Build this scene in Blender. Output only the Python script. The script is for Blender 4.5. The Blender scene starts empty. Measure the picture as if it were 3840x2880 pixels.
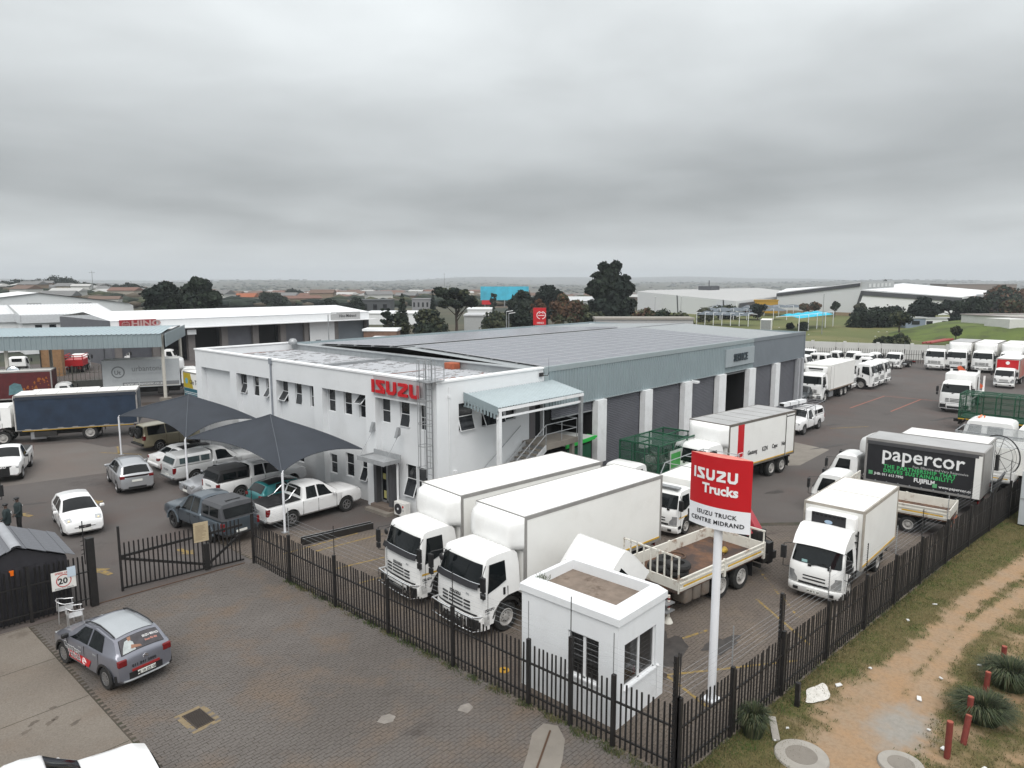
import bpy,bmesh,math,random
import numpy as np
from mathutils import Vector,Matrix,Euler
random.seed(7);RNG=np.random.default_rng(11)
scene=bpy.context.scene
C=scene.collection
R=math.radians
PI=math.pi
# camera
CAM_H=11.6;FOC=2690.0;HORIZ=1056.0;AZ=R(42.3)
PITCH=math.atan((1440.0-HORIZ)/FOC)
cam_data=bpy.data.cameras.new('camera');cam=bpy.data.objects.new('camera',cam_data);C.objects.link(cam)
cam_data.sensor_width=36.0;cam_data.lens=36.0*FOC/3840.0
cam_data.clip_start=0.1;cam_data.clip_end=40000
cam.location=(0,0,CAM_H)
cam.rotation_euler=(PI/2-PITCH,0,AZ-PI/2)
scene.camera=cam
# world: overcast sky over a weak clear-sky base
world=bpy.data.worlds.new('World');scene.world=world;world.use_nodes=True
wn=world.node_tree;wn.nodes.clear()
def wnode(t,**kw):
 n=wn.nodes.new(t)
 for k,v in kw.items():setattr(n,k,v)
 return n
wl=wn.links.new
SUN_EL,SUN_ROT=R(52),R(224)
sky=wnode('ShaderNodeTexSky',sky_type='NISHITA',sun_disc=False,sun_elevation=SUN_EL,sun_rotation=SUN_ROT,dust_density=3.0)
bg_sky=wnode('ShaderNodeBackground');bg_sky.inputs['Strength'].default_value=0.07
wl(sky.outputs[0],bg_sky.inputs['Color'])
tc=wnode('ShaderNodeTexCoord');sep=wnode('ShaderNodeSeparateXYZ');wl(tc.outputs['Generated'],sep.inputs[0])
def wmath(op,a,b=None,clamp=False):
 n=wnode('ShaderNodeMath',operation=op,use_clamp=clamp)
 for i,s in enumerate((a,b)):
  if s is None:continue
  if isinstance(s,(int,float)):n.inputs[i].default_value=s
  else:wl(s,n.inputs[i])
 return n.outputs[0]
zc=wmath('MAXIMUM',sep.outputs[2],0.0)
den=wmath('ADD',zc,0.11)
comb=wnode('ShaderNodeCombineXYZ')
wl(wmath('DIVIDE',sep.outputs[0],den),comb.inputs[0]);wl(wmath('DIVIDE',sep.outputs[1],den),comb.inputs[1])
def wnoise(scale,detail,rough,dist=0.0,off=0.0):
 n=wnode('ShaderNodeTexNoise');n.inputs['Scale'].default_value=scale;n.inputs['Detail'].default_value=detail
 n.inputs['Roughness'].default_value=rough;n.inputs['Distortion'].default_value=dist
 m=wnode('ShaderNodeMapping');m.inputs['Location'].default_value=(off,off*0.37,off*0.11)
 wl(comb.outputs[0],m.inputs[0]);wl(m.outputs[0],n.inputs['Vector'])
 return n.outputs[0]
n_big=wnoise(0.40,3,0.45,0.2,3.1);n_mid=wnoise(1.05,5,0.48,0.25,7.7)
ramp=wnode('ShaderNodeValToRGB');wl(zc,ramp.inputs[0])
cr=ramp.color_ramp;cr.interpolation='B_SPLINE'
stops=[(0.0,.58),(.022,.58),(.055,.45),(.11,.31),(.17,.38),(.24,.53),(.31,.68),(.40,.78),(.65,.98),(1.0,1.15)]
cr.elements[0].position=0;cr.elements[1].position=1
for p,v in stops[1:-1]:cr.elements.new(p)
for e,(p,v)in zip(sorted(cr.elements,key=lambda e:e.position),stops):e.position=p;e.color=(v*.955,v*1.0,v*1.01,1)
amp=wnode('ShaderNodeMapRange');wl(wmath('ADD',wmath('MULTIPLY',n_big,0.62),wmath('MULTIPLY',n_mid,0.38)),amp.inputs[0])
for i,v in zip((1,2,3,4),(0.33,0.68,0.70,1.34)):amp.inputs[i].default_value=v
fade=wnode('ShaderNodeMapRange');wl(zc,fade.inputs[0])
for i,v in zip((1,2,3,4),(0.0,0.09,0.15,1.0)):fade.inputs[i].default_value=v
ampf=wmath('ADD',wmath('MULTIPLY',wmath('SUBTRACT',amp.outputs[0],1.0),fade.outputs[0]),1.0)
mul=wnode('ShaderNodeVectorMath',operation='SCALE');wl(ramp.outputs[0],mul.inputs[0]);wl(ampf,mul.inputs['Scale'])
bg_cloud=wnode('ShaderNodeBackground');wl(mul.outputs[0],bg_cloud.inputs['Color']);bg_cloud.inputs['Strength'].default_value=1.0
mixw=wnode('ShaderNodeMixShader');mixw.inputs[0].default_value=0.93
wl(bg_sky.outputs[0],mixw.inputs[1]);wl(bg_cloud.outputs[0],mixw.inputs[2])
wout=wnode('ShaderNodeOutputWorld');wl(mixw.outputs[0],wout.inputs['Surface'])
sun_data=bpy.data.lights.new('sun','SUN');sun=bpy.data.objects.new('sun',sun_data);C.objects.link(sun)
sun_data.energy=1.5;sun_data.angle=R(40);sun_data.color=(1.0,.97,.93)
sun.rotation_euler=Vector((-.70*math.cos(SUN_EL),-.714*math.cos(SUN_EL),math.sin(SUN_EL))).to_track_quat('Z','Y').to_euler()
vs=scene.view_settings
vs.view_transform='Standard';vs.look='None';vs.exposure=0.48;vs.gamma=1.0;vs.use_curve_mapping=False
scene.render.engine='CYCLES'
scene.cycles.max_bounces=6;scene.cycles.transparent_max_bounces=12;scene.cycles.use_denoising=True
# photo <-> ground
_fw=np.array([math.cos(AZ),math.sin(AZ)]);_rt=np.array([math.sin(AZ),-math.cos(AZ)])
_F=np.array([_fw[0]*math.cos(PITCH),_fw[1]*math.cos(PITCH),-math.sin(PITCH)])
_Rv=np.array([_rt[0],_rt[1],0.0]);_U=np.cross(_Rv,_F)
DS=3840.0/2212.0
def g(x,y,z=0.0):
 """ground point (on height z) seen at x, y of the 2212 x 1659 view of the photograph"""
 d=_F+_Rv*(x*DS-1920)/FOC-_U*(y*DS-1440)/FOC
 t=(z-CAM_H)/d[2]
 return float(d[0]*t),float(d[1]*t)
def at_dist(x,dist):
 """point at ground distance dist along the view column x"""
 a=AZ-math.atan((x*DS-1920)/math.hypot(FOC,384))
 return dist*math.cos(a),dist*math.sin(a)
def z_at(y,dist):
 return CAM_H-(y*DS-HORIZ)/FOC*dist
# mesh builder
class MB:
 def __init__(s):s.v=[];s.f=[];s.m=[]
 def add(s,vs_,fs_,m=0):
  o=len(s.v);s.v.extend([tuple(p)for p in vs_]);s.f.extend([tuple(i+o for i in f)for f in fs_]);s.m.extend([m]*len(fs_))
  return s
 def box(s,x0,x1,y0,y1,z0,z1,m=0):
  if x0>x1:x0,x1=x1,x0
  if y0>y1:y0,y1=y1,y0
  if z0>z1:z0,z1=z1,z0
  return s.add([(x0,y0,z0),(x1,y0,z0),(x1,y1,z0),(x0,y1,z0),(x0,y0,z1),(x1,y0,z1),(x1,y1,z1),(x0,y1,z1)],[(0,3,2,1),(4,5,6,7),(0,1,5,4),(1,2,6,5),(2,3,7,6),(3,0,4,7)],m)
 def bar(s,a,b,w,h,up=(0,0,1),m=0):
  a=Vector(a);b=Vector(b);d=(b-a).normalized();up=Vector(up)
  if abs(d.dot(up))>.99:up=Vector((1,0,0))
  sd=d.cross(up).normalized()*(w/2);u=sd.cross(d).normalized()*(h/2)
  p=[a-sd-u,a+sd-u,a+sd+u,a-sd+u,b-sd-u,b+sd-u,b+sd+u,b-sd+u]
  return s.add(p,[(0,1,2,3),(4,7,6,5),(0,4,5,1),(1,5,6,2),(2,6,7,3),(3,7,4,0)],m)
 def cyl(s,a,b,r,n=10,r2=None,m=0,caps=True):
  a=Vector(a);b=Vector(b);d=(b-a).normalized();up=Vector((0,0,1))if abs(d.z)<.9 else Vector((1,0,0))
  u=d.cross(up).normalized();w=u.cross(d);r2=r if r2 is None else r2
  p=[]
  for c,rr in((a,r),(b,r2)):
   for i in range(n):
    t=2*PI*i/n;p.append(c+(u*math.cos(t)+w*math.sin(t))*rr)
  f=[(i,n+i,n+(i+1)%n,(i+1)%n)for i in range(n)]
  if caps:f+=[tuple(range(n)),tuple(reversed(range(n,2*n)))]
  return s.add(p,f,m)
 def tube(s,pts,r,n=6,m=0):
  for a,b in zip(pts[:-1],pts[1:]):s.cyl(a,b,r,n,m=m)
  return s
 def poly(s,pts,m=0):return s.add(pts,[tuple(range(len(pts)))],m)
 def grid(s,rows,m=0,close=False):
  nr,nc=len(rows),len(rows[0]);p=[q for r in rows for q in r]
  f=[(i*nc+j,i*nc+(j+1)%nc,(i+1)*nc+(j+1)%nc,(i+1)*nc+j)for i in range(nr-1)for j in range(nc if close else nc-1)]
  return s.add(p,f,m)
 def prism(s,poly,h0,h1,fn=None,m=0):
  """poly of (a, b) pushed from h0 to h1; fn(a, b, h) -> point (default a, b, h)"""
  fn=fn or(lambda a,b,h:(a,b,h));n=len(poly)
  p=[fn(a,b,h0)for a,b in poly]+[fn(a,b,h1)for a,b in poly]
  return s.add(p,[tuple(reversed(range(n))),tuple(range(n,2*n))]+[(i,(i+1)%n,n+(i+1)%n,n+i)for i in range(n)],m)
 def lathe(s,prof,n=20,axis='y',m=0):
  rows=[]
  for r_,h in prof:
   rows.append([((r_*math.cos(2*PI*i/n),h,r_*math.sin(2*PI*i/n))if axis=='y' else(r_*math.cos(2*PI*i/n),r_*math.sin(2*PI*i/n),h))for i in range(n)])
  return s.grid(rows,m,close=True)
 def sphere(s,c,r,nu=8,nv=6,m=0,sc=(1,1,1)):
  rows=[]
  for j in range(nv+1):
   t=PI*j/nv
   rows.append([(c[0]+sc[0]*r*math.sin(t)*math.cos(2*PI*i/nu),c[1]+sc[1]*r*math.sin(t)*math.sin(2*PI*i/nu),c[2]+sc[2]*r*math.cos(t))for i in range(nu)])
  return s.grid(rows,m,close=True)
 def merge(s,o,m=0,tf=None):
  return s.add([tuple(tf@Vector(p))for p in o.v]if tf else o.v,o.f,m)
 def mesh(s,name,mats=(),smooth=None,bevel=None,bseg=2,fixn=False):
  me=bpy.data.meshes.new(name);me.from_pydata(s.v,[],s.f)
  for mt in mats:me.materials.append(mt)
  if len(mats)>1:me.polygons.foreach_set('material_index',s.m)
  if bevel or fixn:
   bm=bmesh.new();bm.from_mesh(me)
   bmesh.ops.remove_doubles(bm,verts=bm.verts,dist=1e-5)
   if fixn:bmesh.ops.recalc_face_normals(bm,faces=bm.faces)
   if bevel:bmesh.ops.bevel(bm,geom=[e for e in bm.edges if e.is_manifold and e.calc_face_angle(0)>.5],offset=bevel,segments=bseg,affect='EDGES',profile=.5,clamp_overlap=True)
   bm.to_mesh(me);bm.free()
  if smooth:
   me.polygons.foreach_set('use_smooth',[True]*len(me.polygons));me.set_sharp_from_angle(angle=R(smooth))
  me.update();return me
def link(name,me,parent=None,loc=None,rot=None):
 o=bpy.data.objects.new(name,me);C.objects.link(o)
 if parent is not None:o.parent=parent
 if loc is not None:o.location=loc
 if rot is not None:o.rotation_euler=rot
 return o
def tag(o,label=None,cat=None,group=None,kind=None):
 if label:o['label']=label
 if cat:o['category']=cat
 if group:o['group']=group
 if kind:o['kind']=kind
 return o
def thing(name,label,cat,loc=(0,0,0),rz=0.0,group=None):
 o=link(name,None,None,loc,(0,0,rz));o.empty_display_size=.3
 return tag(o,label,cat,group)
def part(name,mb,mat,parent,smooth=None,bevel=None,loc=None,rot=None,bseg=2,fixn=False,kind=None):
 mats=mat if isinstance(mat,(list,tuple))else[mat]
 o=link(name,mb.mesh(name,mats,smooth,bevel,bseg,fixn),parent,loc,rot)
 if kind:o['kind']=kind
 return o
def struct(name,mb,mat,**kw):
 return tag(part(name,mb,mat,None,**kw),kind='structure')
def copy_tree(o,parent=None):
 c=o.copy();C.objects.link(c);c.parent=parent
 for ch in list(KIDS.get(o.name,()))or[k for k in o.children]:copy_tree(ch,c)
 return c
KIDS={}
# text
def text_mb(txt,size=1.0,bold=0.0,extrude=0.0,align='LEFT',spacing=1.0,shear=0.0):
 cu=bpy.data.curves.new('lettering','FONT');cu.body=txt;cu.size=size;cu.offset=bold*size;cu.extrude=extrude
 cu.align_x=align;cu.resolution_u=2;cu.space_character=spacing;cu.shear=shear
 o=bpy.data.objects.new('lettering',cu);C.objects.link(o)
 bpy.context.view_layer.update()
 me=bpy.data.meshes.new_from_object(o.evaluated_get(bpy.context.evaluated_depsgraph_get()))
 mb=MB();mb.add([v.co[:]for v in me.vertices],[tuple(p.vertices)for p in me.polygons])
 bpy.data.objects.remove(o);bpy.data.curves.remove(cu);bpy.data.meshes.remove(me)
 return mb
def place(mb,origin,right,up):
 r_=Vector(right).normalized();u=Vector(up).normalized();n=r_.cross(u);o=Vector(origin)
 mb.v=[tuple(o+r_*p[0]+u*p[1]+n*p[2])for p in mb.v];return mb
def letters(name,txt,size,parent,mat,origin,right,up=(0,0,1),bold=0.0,extrude=0.004,align='LEFT',spacing=1.0,sx=1.0,shear=0.0):
 mb=text_mb(txt,size,bold,extrude,align,spacing,shear)
 if sx!=1:mb.v=[(p[0]*sx,p[1],p[2])for p in mb.v]
 return part(name,place(mb,origin,right,up),mat,parent)
def logo_mb(h=1.0,depth=.03):
 def rr(pts):return[(x*h,y*h)for x,y in pts]
 L={'I':(.26,[rr([(0,0),(.24,0),(.24,1),(0,1)])]),'S':(.98,[rr([(.08,.78),(.08,1),(.92,1),(.92,.78),(.42,.78),(.92,.30),(.92,0),(.02,0),(.02,.22),(.60,.22),(.08,.70)])]),'Z':(.98,[rr([(.04,1),(.78,1),(.92,.90),(.92,.64),(.40,.22),(.92,.22),(.92,0),(.02,0),(.02,.28),(.62,.76),(.04,.76)])]),'U':(.98,[rr([(0,1),(.25,1),(.25,.36),(.32,.24),(.60,.24),(.67,.36),(.67,1),(.92,1),(.92,.22),(.72,0),(.20,0),(0,.22)])])}
 mb=MB();x=0
 for ch in 'ISUZU':
  w,ps=L[ch]
  for p in ps:mb.prism([(a+x,b)for a,b in p],0,depth)
  x+=(w+.12)*h
 return mb,x-.12*h
def logo(name,h,parent,mat,origin,right,up=(0,0,1),depth=.01,sx=1.0):
 mb,w=logo_mb(h,depth);mb.v=[(p[0]*sx,p[1],p[2])for p in mb.v]
 return part(name,place(mb,origin,right,up),mat,parent)
# materials
MATS={}
def mat(name,col,rough=.6,metal=0.0,var=.08,vscale=3.0,bump=0.0,bscale=20.0,dirt=0.0,dcol=(.09,.07,.05),dscale=1.2,coat=0.0,spec=.5,alpha=1.0,trans=0.0,space='Object',dlo=.5,dhi=.75):
 if name in MATS:return MATS[name]
 m=bpy.data.materials.new(name);m.use_nodes=True;nt=m.node_tree;b=nt.nodes['Principled BSDF'];L=nt.links.new
 b.inputs['Roughness'].default_value=rough;b.inputs['Metallic'].default_value=metal
 b.inputs['Coat Weight'].default_value=coat;b.inputs['Specular IOR Level'].default_value=spec
 b.inputs['Coat Roughness'].default_value=.08
 tcn=nt.nodes.new('ShaderNodeTexCoord')
 src=tcn.outputs['Object']
 if space=='World':
  gn=nt.nodes.new('ShaderNodeNewGeometry');src=gn.outputs['Position']
 def noise(sc,det=5,ro=.6):
  n=nt.nodes.new('ShaderNodeTexNoise');n.inputs['Scale'].default_value=sc;n.inputs['Detail'].default_value=det;n.inputs['Roughness'].default_value=ro
  L(src,n.inputs['Vector']);return n.outputs[0]
 def mixc(f,a,bb):
  mx=nt.nodes.new('ShaderNodeMix');mx.data_type='RGBA'
  if hasattr(f,'links'):L(f,mx.inputs[0])
  else:mx.inputs[0].default_value=f
  for s_,v in((6,a),(7,bb)):
   if hasattr(v,'links'):L(v,mx.inputs[s_])
   else:mx.inputs[s_].default_value=(*v,1)
  return mx.outputs[2]
 def rng(s_,lo,hi,a=0.0,bb=1.0):
  r_=nt.nodes.new('ShaderNodeMapRange');L(s_,r_.inputs[0])
  for i,v in zip((1,2,3,4),(lo,hi,a,bb)):r_.inputs[i].default_value=v
  return r_.outputs[0]
 out=None
 if var>0:
  out=mixc(rng(noise(vscale),.3,.7),tuple(c*(1-var)for c in col),tuple(min(1,c*(1+var))for c in col))
 if dirt>0:
  out=mixc(rng(noise(dscale,8,.7),dlo,dhi,0,dirt),out if out is not None else col,dcol)
 if out is not None:L(out,b.inputs['Base Color'])
 else:b.inputs['Base Color'].default_value=(*col,1)
 if bump>0:
  bp=nt.nodes.new('ShaderNodeBump');bp.inputs['Strength'].default_value=bump;bp.inputs['Distance'].default_value=.02
  L(noise(bscale,6),bp.inputs['Height']);L(bp.outputs[0],b.inputs['Normal'])
 if alpha<1:b.inputs['Alpha'].default_value=alpha
 if trans>0:b.inputs['Transmission Weight'].default_value=trans
 MATS[name]=m;return m
def flat(name,col,rough=.5,**kw):return mat(name,col,rough,var=0,**kw)
WHITE=mat('truck_white',(.80,.80,.79),.35,coat=.3,var=.03,dirt=.18,dcol=(.42,.40,.36),dscale=1.0)
BOXW=mat('box_panel_white',(.78,.775,.75),.45,var=.03,vscale=.7,dirt=.2,dcol=(.5,.47,.42),dscale=.8)
ALU=mat('aluminium_trim',(.30,.29,.28),.5,.3,var=.1)
ROOFG=mat('box_roof_grey',(.36,.36,.36),.6,var=.1,vscale=.8)
BLACK=mat('black_plastic',(.014,.014,.015),.45,var=.1)
CHAS=mat('chassis_black',(.018,.017,.016),.6,var=.2,dirt=.4,dcol=(.06,.045,.035))
TYRE=mat('tyre_rubber',(.016,.016,.016),.85,var=.2,dirt=.25,dcol=(.06,.05,.045),dscale=4)
RIMW=mat('rim_white',(.40,.39,.375),.5,var=.1,dirt=.6,dcol=(.10,.075,.06),dscale=5)
RIMS=mat('rim_silver',(.42,.42,.43),.3,.8,var=.08)
CHROME=mat('chrome',(.75,.75,.76),.12,1.0,var=.03)
GLASS=mat('vehicle_glass',(.006,.008,.009),.07,var=0.0,spec=.32)
GLASSL=mat('vehicle_glass_light',(.06,.085,.09),.05,var=.3,vscale=2.0,spec=.7)
WINGL=mat('window_glass',(.02,.022,.025),.05,var=.5,vscale=1.5,spec=.4)
LAMPG=mat('lamp_glass',(.45,.46,.47),.1,.5,var=.1,vscale=9)
LAMPR=mat('lamp_red',(.16,.008,.01),.2,var=.1)
ORANGE=mat('lamp_orange',(.8,.16,.01),.3,var=0)
YELLOW=mat('reflective_yellow',(.60,.36,.03),.5,var=.1)
PLATE=mat('number_plate',(.72,.72,.68),.5,var=.02)
INK=flat('ink_black',(.02,.02,.022),.6)
INKW=flat('ink_white',(.8,.8,.8),.6)
INKG=mat('ink_grey',(.22,.23,.24),.6,var=0)
RED=mat('sign_red',(.50,.006,.012),.42,var=.03)
REDBOX=mat('truck_red',(.42,.015,.02),.4,var=.1)
GREENC=mat('cage_green',(.008,.075,.036),.5,var=.15)
RUST=mat('rusty_deck',(.13,.065,.035),.85,var=.35,vscale=2.5,dirt=.85,dcol=(.035,.028,.028),dscale=1.1,dlo=.42,dhi=.62)
RUSTW=mat('worn_white_steel',(.64,.62,.56),.6,var=.06,dirt=.8,dcol=(.20,.09,.035),dscale=2.2,dlo=.56,dhi=.68)
FENCE=mat('fence_black',(.011,.010,.010),.55,var=.3,vscale=8,dirt=.3,dcol=(.05,.035,.028),dscale=3)
STEEL=mat('galvanised_steel',(.32,.33,.34),.5,.5,var=.15,vscale=4)
PLASTER=mat('white_plaster',(.70,.715,.73),.8,var=.035,vscale=.6,bump=.15,bscale=30,dirt=.22,dcol=(.38,.37,.35),dscale=.55,dlo=.52,dhi=.8)
PLASTER2=mat('hut_plaster',(.72,.735,.75),.8,var=.035,vscale=.8,bump=.2,bscale=30,dirt=.3,dcol=(.36,.35,.33),dscale=.9,dlo=.55,dhi=.8)
CLAD=mat('cladding_bluegrey',(.26,.315,.335),.45,.2,var=.05,vscale=.5)
CLADD=mat('cladding_grey',(.19,.215,.24),.45,.2,var=.05,vscale=.5)
SHUT=mat('shutter_grey',(.115,.118,.135),.5,.2,var=.1,vscale=.8)
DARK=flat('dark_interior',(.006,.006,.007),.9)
ROOFT=mat('roof_sheet_pale',(.46,.47,.48),.55,.1,var=.1,vscale=1.5)
PANEL=mat('solar_glass',(.15,.155,.185),.30,var=.08,vscale=.3,spec=.8,coat=.3)
PANELF=mat('solar_frame',(.6,.6,.62),.4,.4,var=0)
SHADE=mat('shade_net_charcoal',(.034,.040,.051),.95,var=.12,vscale=.8,bump=.1,bscale=60)
NAVY=mat('curtain_navy',(.012,.026,.052),.7,var=.25,vscale=1.2,bump=.3,bscale=3)
CURT=mat('curtain_black',(.013,.013,.016),.6,var=.2,bump=.2,bscale=3)
BLUEN=mat('shade_net_turquoise',(.01,.40,.56),.8,var=.1)
WOODB=mat('ply_brown',(.26,.15,.075),.8,var=.2)
CONC=mat('concrete_pale',(.20,.18,.155),.9,var=.12,vscale=1.1,bump=.2,bscale=15,dirt=.55,dcol=(.12,.10,.085),dscale=.9,space='World')
CONC2=mat('concrete_cap',(.30,.28,.25),.85,var=.1,vscale=3,bump=.2)
TRUNK=mat('bark',(.06,.045,.035),.9,var=.2)
MIRR=mat('mirror_glass',(.6,.62,.64),.05,1.0,var=0)
YEL_P=mat('paint_yellow_worn',(.25,.17,.05),.85,var=.2,vscale=6,dirt=.9,dcol=(.10,.09,.085),dscale=5,space='World',dlo=.48,dhi=.6)
RED_P=mat('paint_red_worn',(.30,.11,.075),.85,var=.2,vscale=3,dirt=.7,dcol=(.10,.09,.09),dscale=3,space='World',dlo=.5,dhi=.62)
WHT_P=mat('paint_white_worn',(.34,.33,.32),.85,var=.2,dirt=.7,dcol=(.11,.1,.1),dscale=3,space='World',dlo=.48,dhi=.6)
def ground_mat(name,cols,scale=.12,dark=None,bump=.3,streak=None):
 """several tones of one surface mixed by large and small noise at its place in the world"""
 m=bpy.data.materials.new(name);m.use_nodes=True;nt=m.node_tree;b=nt.nodes['Principled BSDF'];L=nt.links.new
 b.inputs['Roughness'].default_value=.88;b.inputs['Specular IOR Level'].default_value=.3
 gn=nt.nodes.new('ShaderNodeNewGeometry');src=gn.outputs['Position']
 def noise(sc,det=6,ro=.62,off=0,stretch=None):
  n=nt.nodes.new('ShaderNodeTexNoise');n.inputs['Scale'].default_value=sc;n.inputs['Detail'].default_value=det;n.inputs['Roughness'].default_value=ro
  mp=nt.nodes.new('ShaderNodeMapping');mp.inputs['Location'].default_value=(off,off*.7,0)
  if stretch:mp.inputs['Scale'].default_value=(*stretch,1)
  L(src,mp.inputs[0]);L(mp.outputs[0],n.inputs['Vector']);return n.outputs[0]
 def ramp_(s_,lo,hi,a=0.0,bb=1.0):
  r_=nt.nodes.new('ShaderNodeMapRange');L(s_,r_.inputs[0])
  for i,v in zip((1,2,3,4),(lo,hi,a,bb)):r_.inputs[i].default_value=v
  return r_.outputs[0]
 def mixc(f,a,bb):
  mx=nt.nodes.new('ShaderNodeMix');mx.data_type='RGBA';L(f,mx.inputs[0])
  for s_,v in((6,a),(7,bb)):
   if hasattr(v,'links'):L(v,mx.inputs[s_])
   else:mx.inputs[s_].default_value=(*v,1)
  return mx.outputs[2]
 out=mixc(ramp_(noise(scale),.36,.64),cols[0],cols[1])
 if len(cols)>2:out=mixc(ramp_(noise(scale*2.3,off=13),.48,.66),out,cols[2])
 if streak:out=mixc(ramp_(noise(.35,off=31,stretch=streak),.52,.72,0,.6),out,cols[0])
 fine=noise(22,4,.7,3)
 mx=nt.nodes.new('ShaderNodeMix');mx.data_type='RGBA';mx.blend_type='MULTIPLY';mx.inputs[0].default_value=1
 cl=nt.nodes.new('ShaderNodeCombineColor')
 fv=ramp_(fine,.25,.75,.72,1.28)
 for i in range(3):L(fv,cl.inputs[i])
 L(out,mx.inputs[6]);L(cl.outputs[0],mx.inputs[7]);out=mx.outputs[2]
 if dark:
  out=mixc(ramp_(noise(dark[0],7,.7,57),dark[1],dark[2],0,dark[3]),out,dark[4])
 L(out,b.inputs['Base Color'])
 bp=nt.nodes.new('ShaderNodeBump');bp.inputs['Strength'].default_value=bump;bp.inputs['Distance'].default_value=.02
 L(fine,bp.inputs['Height']);L(bp.outputs[0],b.inputs['Normal'])
 MATS[name]=m;return m
ASPH=ground_mat('asphalt',[(.080,.071,.067),(.106,.095,.090),(.096,.074,.067)],.09,(.16,.58,.70,.7,(.045,.038,.037)),.3,(1,.12))
ASPL=ground_mat('asphalt_pale',[(.125,.109,.099),(.148,.136,.126),(.135,.112,.10)],.12,None,.3,(1,.15))
PAVE=ground_mat('paver_grey',[(.100,.088,.080),(.130,.117,.108),(.135,.105,.083)],.22,(.55,.62,.74,.7,(.05,.042,.038)),.4)
PAVEY=ground_mat('paver_yard',[(.145,.122,.104),(.115,.096,.083),(.155,.125,.10)],.25,(.28,.60,.68,.8,(.045,.036,.032)),.4)
JOINT=ground_mat('paver_joint',[(.05,.044,.036),(.075,.06,.045),(.04,.042,.025)],.8,None,.3)
CONCA=ground_mat('concrete_apron',[(.145,.125,.105),(.185,.162,.137),(.155,.128,.104)],.2,(.9,.60,.68,.65,(.11,.09,.075)),.3)
LAWN=ground_mat('lawn_field',[(.085,.098,.030),(.105,.118,.036),(.15,.14,.055)],.03,None,.5)
BANK=ground_mat('grass_bank',[(.07,.10,.022),(.10,.135,.028),(.055,.07,.022)],.12,None,.5)
VELD=ground_mat('veld',[(.075,.07,.045),(.05,.058,.036),(.12,.085,.058)],.006,(.013,.5,.58,.85,(.025,.034,.026)),.2)
# kits: parts built once, attached to any number of things
def item(name,mb,mat,smooth=None,bevel=None,loc=None,rot=None,kids=(),fixn=False,bseg=2):
 mats=mat if isinstance(mat,(list,tuple))else[mat]
 return(name,mb.mesh(name,mats,smooth,bevel,bseg,fixn),loc,rot,list(kids))
def attach(kit,parent,tf=None):
 for name,me,loc,rot,kids in kit:
  o=link(name,me,parent,loc,rot)
  if tf is not None:
   o.matrix_local=tf@(Matrix.Translation(loc or(0,0,0))@Euler(rot or(0,0,0)).to_matrix().to_4x4())
  for k in kids:link(k[0],k[1],o,k[2],k[3])
def lerp(a,b,t):return a+(b-a)*t
def clamp(x,a=0.0,b=1.0):return max(a,min(b,x))
_WH={}
def wheel_item(r,w,rim='white',spokes=0,x=0,y=0,side=1):
 """tyre with a rim; outer face towards +y (side 1) or -y (side -1)"""
 key=(r,w,rim,spokes)
 if key not in _WH:
  t=MB();rr=r*.60
  t.lathe([(rr,-w/2),(r*.9,-w/2),(r*.98,-w*.38),(r,-w*.2),(r,w*.2),(r*.98,w*.38),(r*.9,w/2),(rr,w*.47),(rr*.97,w*.2)],22)
  m=MB();rm=RIMW if rim=='white' else RIMS if rim=='silver' else BLACK
  if spokes:
   m.lathe([(rr*1.02,w*.47),(rr*.9,w*.5),(rr*.86,w*.2)],22,m=0)
   d=MB();m.lathe([(rr*.88,w*.16),(0.001,w*.16)],22,m=1)
   for k in range(spokes):
    a=2*PI*k/spokes
    m.bar((rr*.08*math.cos(a),w*.38,rr*.08*math.sin(a)),(rr*.92*math.cos(a),w*.44,rr*.92*math.sin(a)),rr*.2,.02,up=(0,1,0),m=0)
   m.lathe([(rr*.2,w*.42),(.001,w*.44)],10,m=0)
  else:
   m.lathe([(rr*1.02,w*.47),(rr*.93,w*.5),(rr*.85,w*.30),(rr*.62,w*.18),(rr*.58,w*.30),(rr*.34,w*.34),(rr*.32,w*.5),(.001,w*.52)],20,m=0)
   for k in range(8):
    a=2*PI*k/8;m.cyl((rr*.47*math.cos(a),w*.28,rr*.47*math.sin(a)),(rr*.47*math.cos(a),w*.4,rr*.47*math.sin(a)),rr*.05,6,m=1)
  _WH[key]=(t.mesh('wheel',[TYRE],40),m.mesh('rim',[rm,CHAS],40))
 tm,rmesh=_WH[key]
 return('wheel',tm,(x,y,r),(0,0,0 if side>0 else PI),[('rim',rmesh,None,None)])
# truck cabs (front bumper at x = 0, nose towards +x)
CABP={'F':dict(W=2.36,zr=2.82,zb=1.62,L=1.86,tum=.13,axle=-1.28,wr=.50,pts=[(-.04,.86),(-.03,1.25),(-.05,1.62),(-.09,1.78),(-.36,2.55),(-.44,2.68),(-.62,2.77),(-.95,2.82),(-1.45,2.82),(-1.72,2.75),(-1.82,2.58),(-1.86,2.2),(-1.86,1.28),(-1.72,1.30),(-1.30,1.28),(-.96,1.16),(-.80,.98),(-.70,.62),(-.66,.50),(-.16,.50),(-.10,.84)],ws=((-.105,1.81),(-.345,2.52))),'N':dict(W=1.92,zr=2.2,zb=1.25,L=1.62,tum=.12,axle=-1.06,wr=.39,pts=[(-.04,.62),(-.02,.95),(-.05,1.20),(-.11,1.33),(-.43,1.98),(-.52,2.08),(-.68,2.15),(-.95,2.19),(-1.35,2.18),(-1.52,2.12),(-1.60,1.98),(-1.62,1.7),(-1.62,.98),(-1.5,1.0),(-1.08,.98),(-.80,.90),(-.66,.76),(-.58,.52),(-.55,.42),(-.14,.42),(-.09,.60)],ws=((-.125,1.37),(-.42,1.95)))}
_CAB={}
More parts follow.
